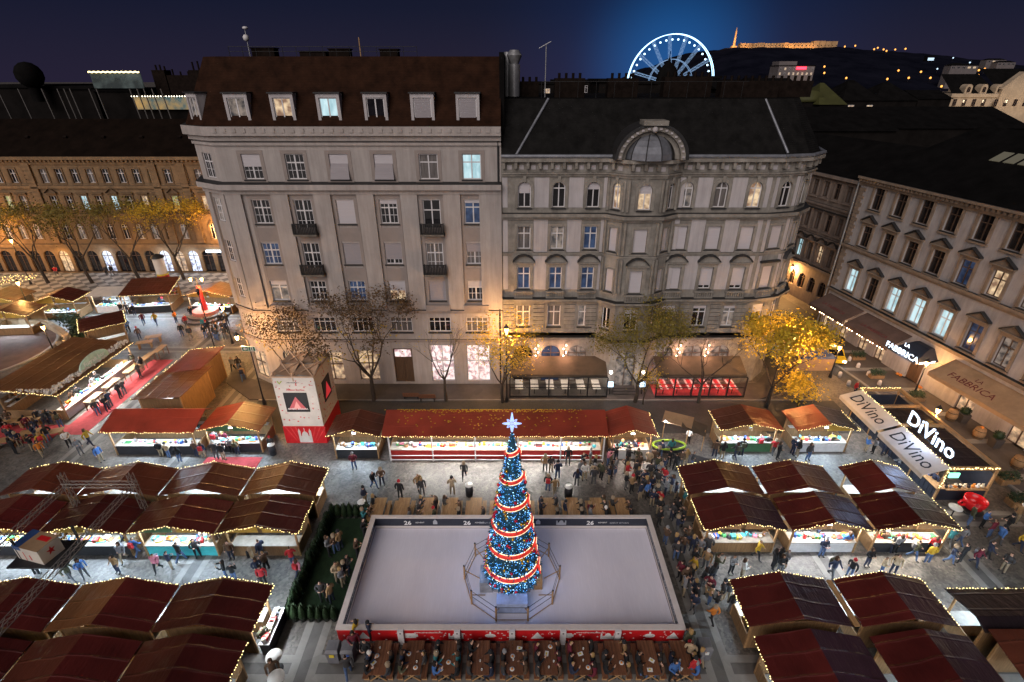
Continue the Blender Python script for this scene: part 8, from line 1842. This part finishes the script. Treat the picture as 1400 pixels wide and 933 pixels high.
x, y = G(225, 383); ac = thing('advert_column', 'round white advert column with red and yellow base before the ochre house', 'advert column', (x, y, 0)); mb = MB(); mb.lathe([(.75, .9), (.75, 3.6)], (x, y, 0), 20); mb.build('poster_drum', [M['white_fabric']], ac)
mb = MB(); mb.lathe([(.85, 0), (.8, .88)], (x, y, 0), 20); mb.lathe([(.79, .881), (.79, 1.15)], (x, y, 0), 20, 1); mb.build('base', [M['red_board'], GM['yellow']], ac); mb = MB(); mb.lathe([(.95, 3.6), (.8, 3.85), (.1, 4.2), (0, 4.2)], (x, y, 0), 20); mb.build('cap', [M['dark_metal']], ac)
# ------------------------------------------------------------------ people
def person_mesh(name, J, E, Rr, label_of, hat='hair', female=False):
    """one continuous skinned body; faces take coat, trousers, skin, hair, shoe by the nearest bone"""
    me = bpy.data.meshes.new(name); ks = list(J); idx = {k: i for i, k in enumerate(ks)}
    me.from_pydata([J[k] for k in ks], [(idx[a], idx[b]) for a, b in E], [])
    o = bpy.data.objects.new(name, me); COL.objects.link(o)
    o.modifiers.new('skin', 'SKIN'); sub = o.modifiers.new('sub', 'SUBSURF'); sub.levels = 1; sub.render_levels = 1
    for i, k in enumerate(ks):
        sv = me.skin_vertices[0].data[i]; r = Rr[k]; sv.radius = r if isinstance(r, tuple) else (r, r); sv.use_root = (k == 'pelvis')
    dg = bpy.context.evaluated_depsgraph_get(); out = bpy.data.meshes.new_from_object(o.evaluated_get(dg)); bpy.data.objects.remove(o); bpy.data.meshes.remove(me)
    segs = [(Vector(J[a]), Vector(J[b]), label_of.get((a, b), label_of.get(b, 0))) for a, b in E]
    hd = Vector(J['head'])
    fw = Vector((0, -1, 0))
    for p in out.polygons:
        c = p.center; best, m = 1e9, 0
        for a, b, l in segs:
            ab = b-a; t = max(0, min(1, (c-a).dot(ab)/max(1e-9, ab.length_squared))); d = (c-(a+ab*t)).length
            if d < best: best, m = d, l
        if m == 2:
            v = c-hd
            if c.z > hd.z-0.07 and (v.z > 0.045 or v.dot(fw) < 0.02): m = 3
        p.material_index = m; p.use_smooth = True
    out.name = name
    for mm in range(5): out.materials.append(None)
    return out
PMATS = {'coat': {}, 'leg': {}, 'skin': {}, 'hair': {}}
COATS = [('black', (.012, .012, .014), 26), ('navy', (.016, .022, .048), 10), ('charcoal', (.04, .038, .04), 11), ('brown', (.085, .048, .028), 7), ('olive', (.055, .055, .03), 4), ('grey', (.17, .17, .18), 3), ('beige', (.36, .27, .17), 2), ('red', (.40, .02, .025), 1), ('burgundy', (.12, .012, .025), 2), ('white', (.62, .60, .57), 1), ('blue', (.05, .13, .34), 2), ('mustard', (.45, .28, .02), .6), ('teal', (.03, .16, .18), .7), ('pink', (.45, .15, .2), .5), ('orange', (.5, .16, .02), .5), ('tan', (.25, .15, .07), 2)]
for n, c, w_ in COATS: PMATS['coat'][n] = mat(n+'_coat_cloth', c, .85, .2, 6)
for n, c in (('dark jeans', (.02, .026, .05)), ('black trousers', (.012, .012, .014)), ('blue jeans', (.06, .10, .20)), ('grey trousers', (.08, .08, .085)), ('beige trousers', (.26, .20, .13))): PMATS['leg'][n] = mat(n.replace(' ', '_'), c, .85, .2, 6)
for n, c in (('fair', (.48, .29, .21)), ('tanned', (.36, .20, .13))): PMATS['skin'][n] = mat(n+'_skin', c, .55, .1, 4)
for n, c in (('dark hair', (.015, .010, .008)), ('brown hair', (.06, .032, .018)), ('blond hair', (.32, .20, .08)), ('black beanie', (.015, .015, .018)), ('red beanie', (.42, .02, .03)), ('grey beanie', (.22, .22, .23)), ('white beanie', (.6, .58, .55)), ('fur hood', (.28, .21, .14))): PMATS['hair'][n] = mat(n.replace(' ', '_'), c, .9, .3, 20)
SHOE = M['letter_dark']
def rig(pose, s=1.0):
    J = {'pelvis': (0, 0, .93), 'waist': (0, .005, 1.08), 'chest': (0, .01, 1.27), 'collar': (0, .015, 1.42), 'neck': (0, .005, 1.50), 'jaw': (0, -.015, 1.565), 'head': (0, 0, 1.645), 'crown': (0, .005, 1.72)}
    Rr = {'pelvis': (.155, .125), 'waist': (.15, .115), 'chest': (.185, .13), 'collar': (.12, .09), 'neck': .055, 'jaw': (.068, .078), 'head': (.080, .098), 'crown': (.055, .065)}
    E = [('pelvis', 'waist'), ('waist', 'chest'), ('chest', 'collar'), ('collar', 'neck'), ('neck', 'jaw'), ('jaw', 'head'), ('head', 'crown')]
    lab = {'waist': 0, 'chest': 0, 'collar': 0, 'neck': 0, 'jaw': 2, 'head': 2, 'crown': 2}
    J['nose'] = (0, -.118, 1.62); Rr['nose'] = .014; E.append(('head', 'nose')); lab['nose'] = 2
    arms = {'down': ((.225, .02, 1.38), (.27, .05, 1.11), (.27, -.05, .86), (.265, -.08, .78)), 'hold': ((.225, .02, 1.38), (.27, .03, 1.12), (.13, -.24, 1.13), (.07, -.31, 1.16)), 'phone': ((.225, .02, 1.38), (.26, -.08, 1.13), (.12, -.27, 1.27), (.07, -.33, 1.33)), 'pocket': ((.225, .02, 1.38), (.30, .09, 1.12), (.21, -.09, .95), (.19, -.12, .90)), 'raise': ((.225, .02, 1.38), (.30, -.16, 1.30), (.18, -.32, 1.48), (.12, -.36, 1.55)), 'table': ((.225, -.0, 1.38), (.29, -.14, 1.14), (.16, -.40, 1.09), (.09, -.47, 1.09)), 'swing': ((.225, .02, 1.38), (.26, .16, 1.14), (.25, .10, .88), (.25, .06, .80)), 'swingf': ((.225, .02, 1.38), (.26, -.09, 1.13), (.24, -.27, .97), (.23, -.33, .92))}
    P_ = {'stand': ('down', 'down'), 'hold': ('hold', 'hold'), 'phone': ('phone', 'hold'), 'pockets': ('pocket', 'pocket'), 'photo': ('raise', 'raise'), 'walk': ('swing', 'swingf'), 'sit': ('table', 'table'), 'sit_drink': ('raise', 'table'), 'talk': ('hold', 'down'), 'stride': ('swingf', 'hold')}
    for sd, nm in ((-1, 'l'), (1, 'r')):
        sh, el, wr, ha = arms[P_[pose][0 if sd < 0 else 1]]
        for k, p, r in (('sho', sh, .075), ('elb', el, .056), ('wri', wr, .042), ('han', ha, (.042, .03))): J[nm+k] = (p[0]*sd, p[1], p[2]); Rr[nm+k] = r
        th_ = (ha[0]*sd-sd*.045, ha[1]-.02, ha[2]+.02); J[nm+'thu'] = th_; Rr[nm+'thu'] = .014
        E += [('collar', nm+'sho'), (nm+'sho', nm+'elb'), (nm+'elb', nm+'wri'), (nm+'wri', nm+'han'), (nm+'han', nm+'thu')]; lab.update({nm+'sho': 0, nm+'elb': 0, nm+'wri': 0, nm+'han': 2, nm+'thu': 2})
    stance = {'walk': (((.10, -.12, .52), (.10, -.20, .10)), ((.10, .06, .50), (.10, .32, .16))), 'stride': (((.10, .06, .50), (.10, .30, .15)), ((.10, -.14, .52), (.10, -.24, .10)))}.get(pose, (((.11, -.01, .50), (.12, .03, .09)), ((.11, -.02, .50), (.13, .01, .09))))
    if pose.startswith('sit'): stance = (((.13, -.42, .96), (.12, -.40, .52)),)*2
    for sd, nm, (kn, an) in ((-1, 'l', stance[0]), (1, 'r', stance[1])):
        hip = (.095*sd, 0, .90) if not pose.startswith('sit') else (.10*sd, -.06, .93)
        J[nm+'hip'] = hip; J[nm+'kne'] = (kn[0]*sd, kn[1], kn[2]); J[nm+'ank'] = (an[0]*sd, an[1], an[2]); J[nm+'toe'] = (an[0]*sd*1.15, an[1]-.16, an[2]-.045)
        Rr.update({nm+'hip': .095, nm+'kne': .068, nm+'ank': .048, nm+'toe': (.042, .036)}); E += [('pelvis', nm+'hip'), (nm+'hip', nm+'kne'), (nm+'kne', nm+'ank'), (nm+'ank', nm+'toe')]
        lab.update({nm+'hip': 0, nm+'kne': 1, nm+'ank': 1, nm+'toe': 4})
    if pose.startswith('sit'):
        for k in list(J): x, y, z = J[k]; J[k] = (x, y, z-.43)
        for k in ('chest', 'collar', 'neck', 'jaw', 'head', 'crown', 'nose', 'lsho', 'rsho', 'lelb', 'relb', 'lwri', 'rwri', 'lhan', 'rhan', 'lthu', 'rthu'): x, y, z = J[k]; J[k] = (x, y-(z-.6)*.16, z)
    return J, E, Rr, lab
POSES = ['stand', 'hold', 'phone', 'pockets', 'photo', 'walk', 'stride', 'talk', 'sit', 'sit_drink']
PME = {p: person_mesh('person', *rig(p)) for p in POSES}
# long hair, bobble hats and hoods as separate small pieces
def hair_piece(kind):
    mb = MB()
    if kind == 'long': mb.lathe([(.0, .11), (.075, .085), (.105, .0), (.11, -.12), (.10, -.24), (.03, -.27)], (0, .045, 0), 10)
    elif kind == 'bobble': mb.lathe([(.112, -.01), (.115, .05), (.09, .11), (.04, .145), (0, .15)], (0, .0, 0), 10); mb.ball((0, 0, .17), .04, 6)
    elif kind == 'hood': mb.lathe([(.13, -.14), (.14, -.02), (.12, .08), (.06, .13), (0, .135)], (0, .03, 0), 10)
    return mb.mesh({'long': 'long_hair', 'bobble': 'bobble_hat', 'hood': 'hood'}[kind], [M['letter_dark']])
HP = {k: hair_piece(k) for k in ('long', 'bobble', 'hood')}
mb = MB(); mb.box(-.15, .15, .12, .27, 1.02, 1.42); BAG = mb.mesh('backpack', [M['letter_dark']])
mb = MB(); mb.lathe([(.0, 0), (.035, 0), (.045, .11), (.0, .11)], n=8); CUP = mb.mesh('mug', [GM['red']])
mb = MB(); mb.box(-.037, .037, -.006, .006, -.075, .075); PHONE = mb.mesh('phone', [emit('phone_screen', (.55, .75, 1.0), 3.0)])
pr = random.Random(21); PEOPLE = []
PTXT = {'stand': 'standing with arms down', 'hold': 'holding a cup', 'phone': 'looking at a phone', 'pockets': 'with hands in pockets', 'photo': 'raising both hands', 'walk': 'walking', 'stride': 'striding', 'talk': 'chatting', 'sit': 'seated', 'sit_drink': 'seated and drinking'}
def person(x, y, rz, pose, zone, coat=None, scale=None, z=0.0):
    cn_ = coat or pr.choices([c[0] for c in COATS], [c[2] for c in COATS])[0]; leg = pr.choice(list(PMATS['leg'])); sk = pr.choice(['fair', 'fair', 'tanned']); hr = pr.choices(list(PMATS['hair']), [9, 8, 4, 5, 1, 2, 1, 2])[0]
    s = scale or pr.uniform(.93, 1.07)
    o = place('person', PME[pose], None, (x, y, z), rz, (s*pr.uniform(1.0, 1.12), s*pr.uniform(1.0, 1.12), s))
    for i, m_ in enumerate((PMATS['coat'][cn_], PMATS['leg'][leg], PMATS['skin'][sk], PMATS['hair'][hr], SHOE)): o.material_slots[i].link = 'OBJECT'; o.material_slots[i].material = m_
    J = rig(pose)[0]; hd = J['head']
    if 'hair' in hr and pr.random() < .5: k = 'long'
    elif 'beanie' in hr: k = 'bobble'
    elif 'hood' in hr: k = 'hood'
    else: k = None
    if k:
        c = place({'long': 'long_hair', 'bobble': 'bobble_hat', 'hood': 'hood'}[k], HP[k], o, hd); c.material_slots[0].link = 'OBJECT'; c.material_slots[0].material = PMATS['hair'][hr]
    PEOPLE.append((o, cn_, leg, hr, pose, zone))
    if pose in ('walk', 'stride', 'stand') and pr.random() < .3:
        b = place('backpack', BAG, o); b.material_slots[0].link = 'OBJECT'; b.material_slots[0].material = PMATS['coat'][pr.choice(['black', 'navy', 'olive', 'red', 'grey'])]
    return o
def crowd(zone, pts, n, poses, face=None, mind=.42, zz=0.0):
    """n people spread over the ground under a survey polygon, never closer than mind"""
    poly = [G(*p) for p in pts]; xs = [p[0] for p in poly]; ys = [p[1] for p in poly]; got = 0; tries = 0
    def inside(x, y):
        c = False
        for (xa, ya), (xb, yb) in zip(poly, poly[1:]+poly[:1]):
            if (ya > y) != (yb > y) and x < (xb-xa)*(y-ya)/(yb-ya)+xa: c = not c
        return c
    while got < n and tries < 6000:
        tries += 1; x, y = pr.uniform(min(xs), max(xs)), pr.uniform(min(ys), max(ys))
        if not inside(x, y): continue
        if any((x-o.location.x)**2+(y-o.location.y)**2 < mind*mind for o, *_ in PEOPLE): continue
        a = pr.uniform(0, 2*PI) if face is None else face+pr.gauss(0, .6)
        person(x, y, a, pr.choice(poses), zone, z=zz); got += 1
def at(zone, lst):
    for px, py, rz, pose, coat in lst:
        x, y = G(px, py); person(x, y, R(rz), pose, zone, coat)
ST = ['stand', 'hold', 'hold', 'phone', 'pockets', 'talk', 'photo']; WK = ['walk', 'stride', 'walk', 'stand']
# seated at the near tables (benches at +-0.62 of each table, facing the table)
for ti, x in enumerate(NT):
    for sg in (-1, 1):
        occ = {0: .4, 1: .75, 2: .75, 3: .65, 4: .8, 5: .7, 6: .85, 7: .85, 8: .8, 9: .9}.get(ti, .5)
        for k, yy in enumerate((15.75, 16.3, 16.85)):
            if pr.random() < occ*(1.25 if k < 2 else .7): person(x+sg*.63, yy+pr.uniform(-.06, .06), R(90)*(-1 if sg < 0 else 1)*-1, pr.choice(['sit', 'sit', 'sit_drink']), 'near tables', z=0.0)
for ti, x in enumerate(FT):
    if abs(x) > 11: continue
    for sg in (-1, 1):
        for k, yy in enumerate((26.45, 27.0, 27.55)):
            if pr.random() < (.42 if x < 3 else .62): person(x+sg*.61, yy+pr.uniform(-.06, .06), R(90)*(-1 if sg < 0 else 1)*-1, pr.choice(['sit', 'sit', 'sit_drink']), 'far tables')
at('far tables', [(571, 680, 0, 'sit', 'black')][:0])
crowd('crowd before the drinks stall', [(775, 650), (838, 618), (905, 620), (930, 650), (925, 668), (855, 672), (790, 668)], 40, ST, mind=.44)
crowd('crowd at the far right rink corner', [(858, 672), (925, 670), (945, 700), (955, 735), (898, 735), (890, 700)], 20, ST, mind=.44)
crowd('crowd along the right rink board', [(905, 740), (958, 740), (985, 800), (990, 830), (945, 850), (925, 800)], 24, ST, mind=.46)
at('right rink board walkway', [(976, 785, 100, 'photo', 'olive'), (998, 785, 20, 'phone', 'grey'), (1013, 790, 80, 'talk', 'white'), (972, 852, 200, 'walk', 'orange'), (998, 838, 180, 'talk', 'black'), (992, 822, 160, 'hold', 'black'), (1033, 765, 60, 'walk', 'mustard')])
at('open square before the long stall', [(485, 642, 10, 'hold', 'burgundy'), (548, 682, 170, 'stand', 'black'), (573, 672, 40, 'walk', 'tan'), (578, 678, 20, 'stand', 'charcoal'), (619, 677, 180, 'phone', 'beige'), (745, 645, 0, 'pockets', 'tan'), (753, 646, 20, 'talk', 'charcoal'), (749, 672, 170, 'stand', 'black'), (762, 655, 200, 'hold', 'navy'), (776, 636, 0, 'stand', 'black'), (758, 676, 190, 'walk', 'tan'), (512, 668, 60, 'stride', 'black'), (635, 655, 0, 'walk', 'charcoal'), (500, 690, 80, 'talk', 'navy'), (523, 664, 10, 'phone', 'brown')])
at('lane below the upper left block', [(250, 768, 160, 'walk', 'black'), (300, 752, 200, 'stand', 'brown'), (318, 765, 0, 'stand', 'brown'), (356, 790, 30, 'hold', 'navy'), (362, 800, 10, 'talk', 'red'), (322, 795, 180, 'phone', 'black'), (218, 782, 10, 'walk', 'pink'), (100, 795, 90, 'walk', 'olive'), (118, 790, 60, 'talk', 'blue'), (52, 786, 180, 'stand', 'black'), (402, 775, 200, 'stride', 'red'), (411, 790, 160, 'walk', 'pink'), (366, 885, 60, 'hold', 'olive'), (288, 748, 10, 'photo', 'white'), (172, 768, 20, 'walk', 'grey'), (190, 760, 170, 'stride', 'blue'), (272, 762, 40, 'talk', 'charcoal')])
at('green carpet enclosure', [(452, 760, 90, 'hold', 'grey'), (460, 756, 240, 'talk', 'brown'), (467, 752, 250, 'hold', 'tan'), (463, 795, 60, 'hold', 'beige'), (470, 802, 80, 'talk', 'grey'), (443, 822, 20, 'hold', 'charcoal'), (455, 824, 250, 'talk', 'tan'), (499, 718, 90, 'photo', 'teal'), (500, 735, 80, 'hold', 'black'), (490, 762, 90, 'hold', 'brown'), (478, 785, 100, 'phone', 'charcoal'), (474, 792, 70, 'talk', 'black')])
at('near left rink corner', [(490, 873, 250, 'phone', 'mustard'), (507, 875, 120, 'hold', 'navy'), (487, 892, 20, 'talk', 'burgundy'), (503, 902, 340, 'hold', 'black'), (478, 925, 200, 'walk', 'charcoal'), (378, 930, 30, 'stand', 'brown'), (938, 888, 200, 'talk', 'olive'), (940, 905, 160, 'hold', 'beige'), (945, 925, 200, 'stand', 'red'), (955, 912, 90, 'walk', 'grey'), (918, 932, 20, 'talk', 'blue')])
at('two gabled stalls near the corner', [(976, 625, 170, 'stand', 'brown'), (986, 628, 180, 'hold', 'black'), (1004, 628, 200, 'walk', 'charcoal'), (1012, 624, 170, 'stand', 'black'), (1035, 617, 180, 'stand', 'grey'), (1047, 616, 180, 'hold', 'charcoal'), (1056, 622, 170, 'walk', 'red'), (1132, 613, 180, 'stand', 'mustard'), (1062, 628, 40, 'talk', 'black'), (1082, 622, 100, 'talk', 'navy'), (1088, 625, 270, 'phone', 'black'), (1103, 630, 20, 'stand', 'charcoal'), (916, 622, 180, 'stand', 'teal'), (940, 607, 20, 'hold', 'white'), (929, 640, 0, 'talk', 'brown'), (945, 640, 60, 'pockets', 'charcoal'), (936, 637, 200, 'hold', 'tan')])
at('lane below the upper right block', [(1055, 778, 80, 'talk', 'black'), (1062, 772, 200, 'talk', 'black'), (1072, 776, 260, 'hold', 'grey'), (1064, 785, 0, 'phone', 'black'), (1153, 752, 180, 'stand', 'blue'), (1203, 750, 180, 'hold', 'brown'), (1218, 755, 150, 'walk', 'black'), (1222, 757, 190, 'stand', 'grey'), (1246, 765, 60, 'walk', 'olive'), (1266, 770, 180, 'stand', 'mustard'), (1270, 757, 170, 'talk', 'red'), (1292, 748, 170, 'stride', 'teal'), (1310, 770, 200, 'stand', 'black'), (1330, 774, 30, 'walk', 'burgundy'), (1345, 765, 60, 'stride', 'navy'), (1000, 740, 60, 'walk', 'black'), (1135, 790, 20, 'walk', 'navy')])
at('wine bar canopy', [(1182, 618, 80, 'talk', 'blue'), (1192, 620, 260, 'hold', 'grey'), (1205, 622, 40, 'talk', 'navy'), (1212, 624, 300, 'hold', 'white'), (1232, 630, 90, 'hold', 'navy'), (1240, 638, 80, 'talk', 'black'), (1246, 645, 100, 'stand', 'blue'), (1255, 655, 90, 'hold', 'navy'), (1262, 662, 60, 'talk', 'blue'), (1250, 635, 90, 'stand', 'charcoal'), (1225, 645, 200, 'walk', 'grey'), (1167, 540, 30, 'stand', 'red'), (1270, 670, 100, 'stand', 'navy')])
at('red teacup', [(1322, 718, 60, 'stand', 'olive'), (1340, 722, 20, 'hold', 'blue'), (1372, 728, 250, 'stride', 'black'), (1385, 715, 100, 'talk', 'tan'), (1360, 745, 90, 'walk', 'blue'), (1390, 752, 30, 'walk', 'mustard'), (1350, 735, 200, 'talk', 'burgundy'), (1310, 745, 200, 'walk', 'grey')])
at('stalls left of the advert tower', [(270, 625, 170, 'hold', 'brown'), (280, 627, 180, 'stand', 'navy'), (297, 628, 180, 'hold', 'charcoal'), (307, 630, 170, 'talk', 'black'), (318, 620, 190, 'stand', 'grey'), (326, 622, 180, 'stand', 'tan'), (298, 612, 180, 'stand', 'grey'), (310, 612, 180, 'hold', 'burgundy'), (222, 625, 180, 'talk', 'black'), (232, 627, 170, 'hold', 'beige'), (247, 632, 180, 'stand', 'black'), (373, 618, 10, 'walk', 'charcoal'), (125, 610, 100, 'walk', 'mustard'), (112, 622, 60, 'talk', 'grey'), (140, 632, 80, 'stand', 'blue'), (97, 612, 40, 'hold', 'white'), (60, 625, 60, 'walk', 'orange')])
at('drinks pavilion carpet', [(184, 503, 250, 'stand', 'black'), (193, 517, 100, 'hold', 'charcoal'), (197, 508, 270, 'hold', 'black'), (166, 545, 100, 'hold', 'black'), (172, 540, 260, 'talk', 'charcoal'), (148, 562, 80, 'hold', 'black'), (153, 557, 270, 'talk', 'navy'), (136, 568, 60, 'stand', 'charcoal'), (132, 535, 260, 'talk', 'grey'), (112, 550, 250, 'hold', 'black'), (137, 530, 250, 'stand', 'black'), (104, 553, 250, 'talk', 'brown'), (57, 580, 40, 'stand', 'black'), (65, 583, 200, 'walk', 'charcoal'), (72, 580, 90, 'walk', 'black'), (42, 590, 60, 'talk', 'burgundy'), (85, 585, 220, 'stand', 'tan'), (18, 600, 20, 'hold', 'red'), (8, 592, 100, 'talk', 'black'), (30, 612, 60, 'hold', 'navy')])
at('upper left square', [(168, 430, 10, 'walk', 'black'), (176, 430, 20, 'stand', 'charcoal'), (185, 432, 200, 'stand', 'black'), (173, 445, 200, 'talk', 'navy'), (177, 455, 30, 'hold', 'blue'), (192, 465, 60, 'stand', 'brown'), (215, 445, 10, 'stride', 'mustard'), (198, 445, 40, 'walk', 'burgundy'), (242, 442, 90, 'hold', 'orange'), (256, 447, 70, 'stand', 'red'), (263, 435, 180, 'talk', 'black'), (250, 460, 10, 'stand', 'black'), (262, 465, 20, 'walk', 'charcoal'), (223, 422, 180, 'hold', 'black'), (227, 424, 180, 'stand', 'charcoal'), (222, 410, 180, 'talk', 'black'), (320, 508, 0, 'walk', 'grey'), (328, 506, 10, 'stand', 'charcoal'), (334, 522, 200, 'walk', 'tan'), (113, 422, 100, 'stand', 'navy'), (79, 378, 20, 'walk', 'red'), (148, 424, 180, 'stand', 'black'), (155, 425, 190, 'walk', 'black'), (147, 377, 0, 'stand', 'charcoal'), (155, 378, 10, 'walk', 'black'), (75, 452, 0, 'stand', 'black')][:25])
crowd('round red seat', [(268, 452), (275, 466), (300, 470), (318, 458), (312, 445), (290, 452)], 15, ST+['stand'], mind=.5)
crowd('pine tables at the left edge', [(0, 575), (60, 590), (80, 612), (40, 622), (0, 622)], 9, ST, mind=.5)
crowd('lane below the upper left block', [(60, 745), (330, 745), (400, 790), (100, 798)], 8, ST+WK, mind=.5)
crowd('lane below the upper right block', [(1050, 742), (1340, 745), (1390, 800), (1110, 788)], 8, ST+WK, mind=.5)
# past three hundred single figures, the smallest and farthest ones are one crowd
FZ = ('upper left square', 'round red seat'); FARZ = FZ+('drinks pavilion carpet', 'pine tables at the left edge'); near = [r for r in PEOPLE if r[5] not in FARZ]; far = [r for r in PEOPLE if r[5] in FARZ]; print('NEAR', len(near), 'FAR', len(far)); PEOPLE = near; cb = MB(); cm = []
bpy.context.view_layer.update()
for o, *_ in far:
    for q in [o]+list(o.children):
        mw = q.matrix_world; ix = []
        for sl in q.material_slots:
            if sl.material not in cm: cm.append(sl.material)
            ix.append(cm.index(sl.material))
        b0 = len(cb.v); cb.v += [tuple(mw @ v.co) for v in q.data.vertices]
        for p in q.data.polygons: cb.f.append(tuple(b0+i for i in p.vertices)); cb.m.append(ix[p.material_index]); cb.s.append(True)
    for q in list(o.children)+[o]: bpy.data.objects.remove(q)
tag(cb.build('crowd', cm, None, (-45, 55, 0)), 'small far off people around the drinks pavilion and on the upper left square', 'crowd', None, 'stuff')
# labels: coat, pose and place single each one out; ties are broken by order from the left
zones = {}
for rec in PEOPLE: zones.setdefault((rec[5], rec[1]), []).append(rec)
PLACE = {'near tables': 'at the near tables', 'far tables': 'at the far tables', 'crowd before the drinks stall': 'in crowd before the drinks stall', 'crowd at the far right rink corner': 'in crowd at far right rink corner', 'crowd along the right rink board': 'in crowd along right rink board', 'right rink board walkway': 'on walkway right of the rink', 'open square before the long stall': 'on the open square', 'lane below the upper left block': 'in the left stall lane', 'green carpet enclosure': 'on the green carpet', 'near left rink corner': 'at a near rink corner', 'two gabled stalls near the corner': 'by the gabled corner stalls', 'lane below the upper right block': 'in the right stall lane', 'wine bar canopy': 'by the wine bar', 'red teacup': 'near the red teacup', 'stalls left of the advert tower': 'by stalls left of advert tower', 'drinks pavilion carpet': 'by the drinks pavilion', 'upper left square': 'on the upper left square', 'round red seat': 'on the round seat', 'pine tables at the left edge': 'among the left edge tables'}
for (z, c), lst in zones.items():
    lst.sort(key=lambda r: r[0].location.x/ r[0].location.y)
    for i, (o, cn_, leg, hr, pose, _) in enumerate(lst):
        lb = f'person in {cn_} coat {PLACE[z]}, {ORD[i]} such coat from left' if len(lst) > 1 else f'person in {cn_} coat {PTXT[pose]} {PLACE[z]}'
        tag(o, lb, 'person', 'people at the christmas market')
# a few held things
# ------------------------------------------------------------------ render settings
scene.view_settings.view_transform = 'Standard'; scene.view_settings.look = 'None'
scene.view_settings.exposure = 0.0; scene.view_settings.gamma = 1.0; scene.view_settings.use_curve_mapping = False
scene.render.engine = 'CYCLES'
cy = scene.cycles
cy.use_denoising = True
try: cy.denoiser = 'OPENIMAGEDENOISE'
except Exception: pass
cy.max_bounces = 5; cy.diffuse_bounces = 2; cy.glossy_bounces = 2; cy.transmission_bounces = 4
cy.sample_clamp_indirect = 3.0; cy.caustics_reflective = False; cy.caustics_refractive = False
cy.use_light_tree = True
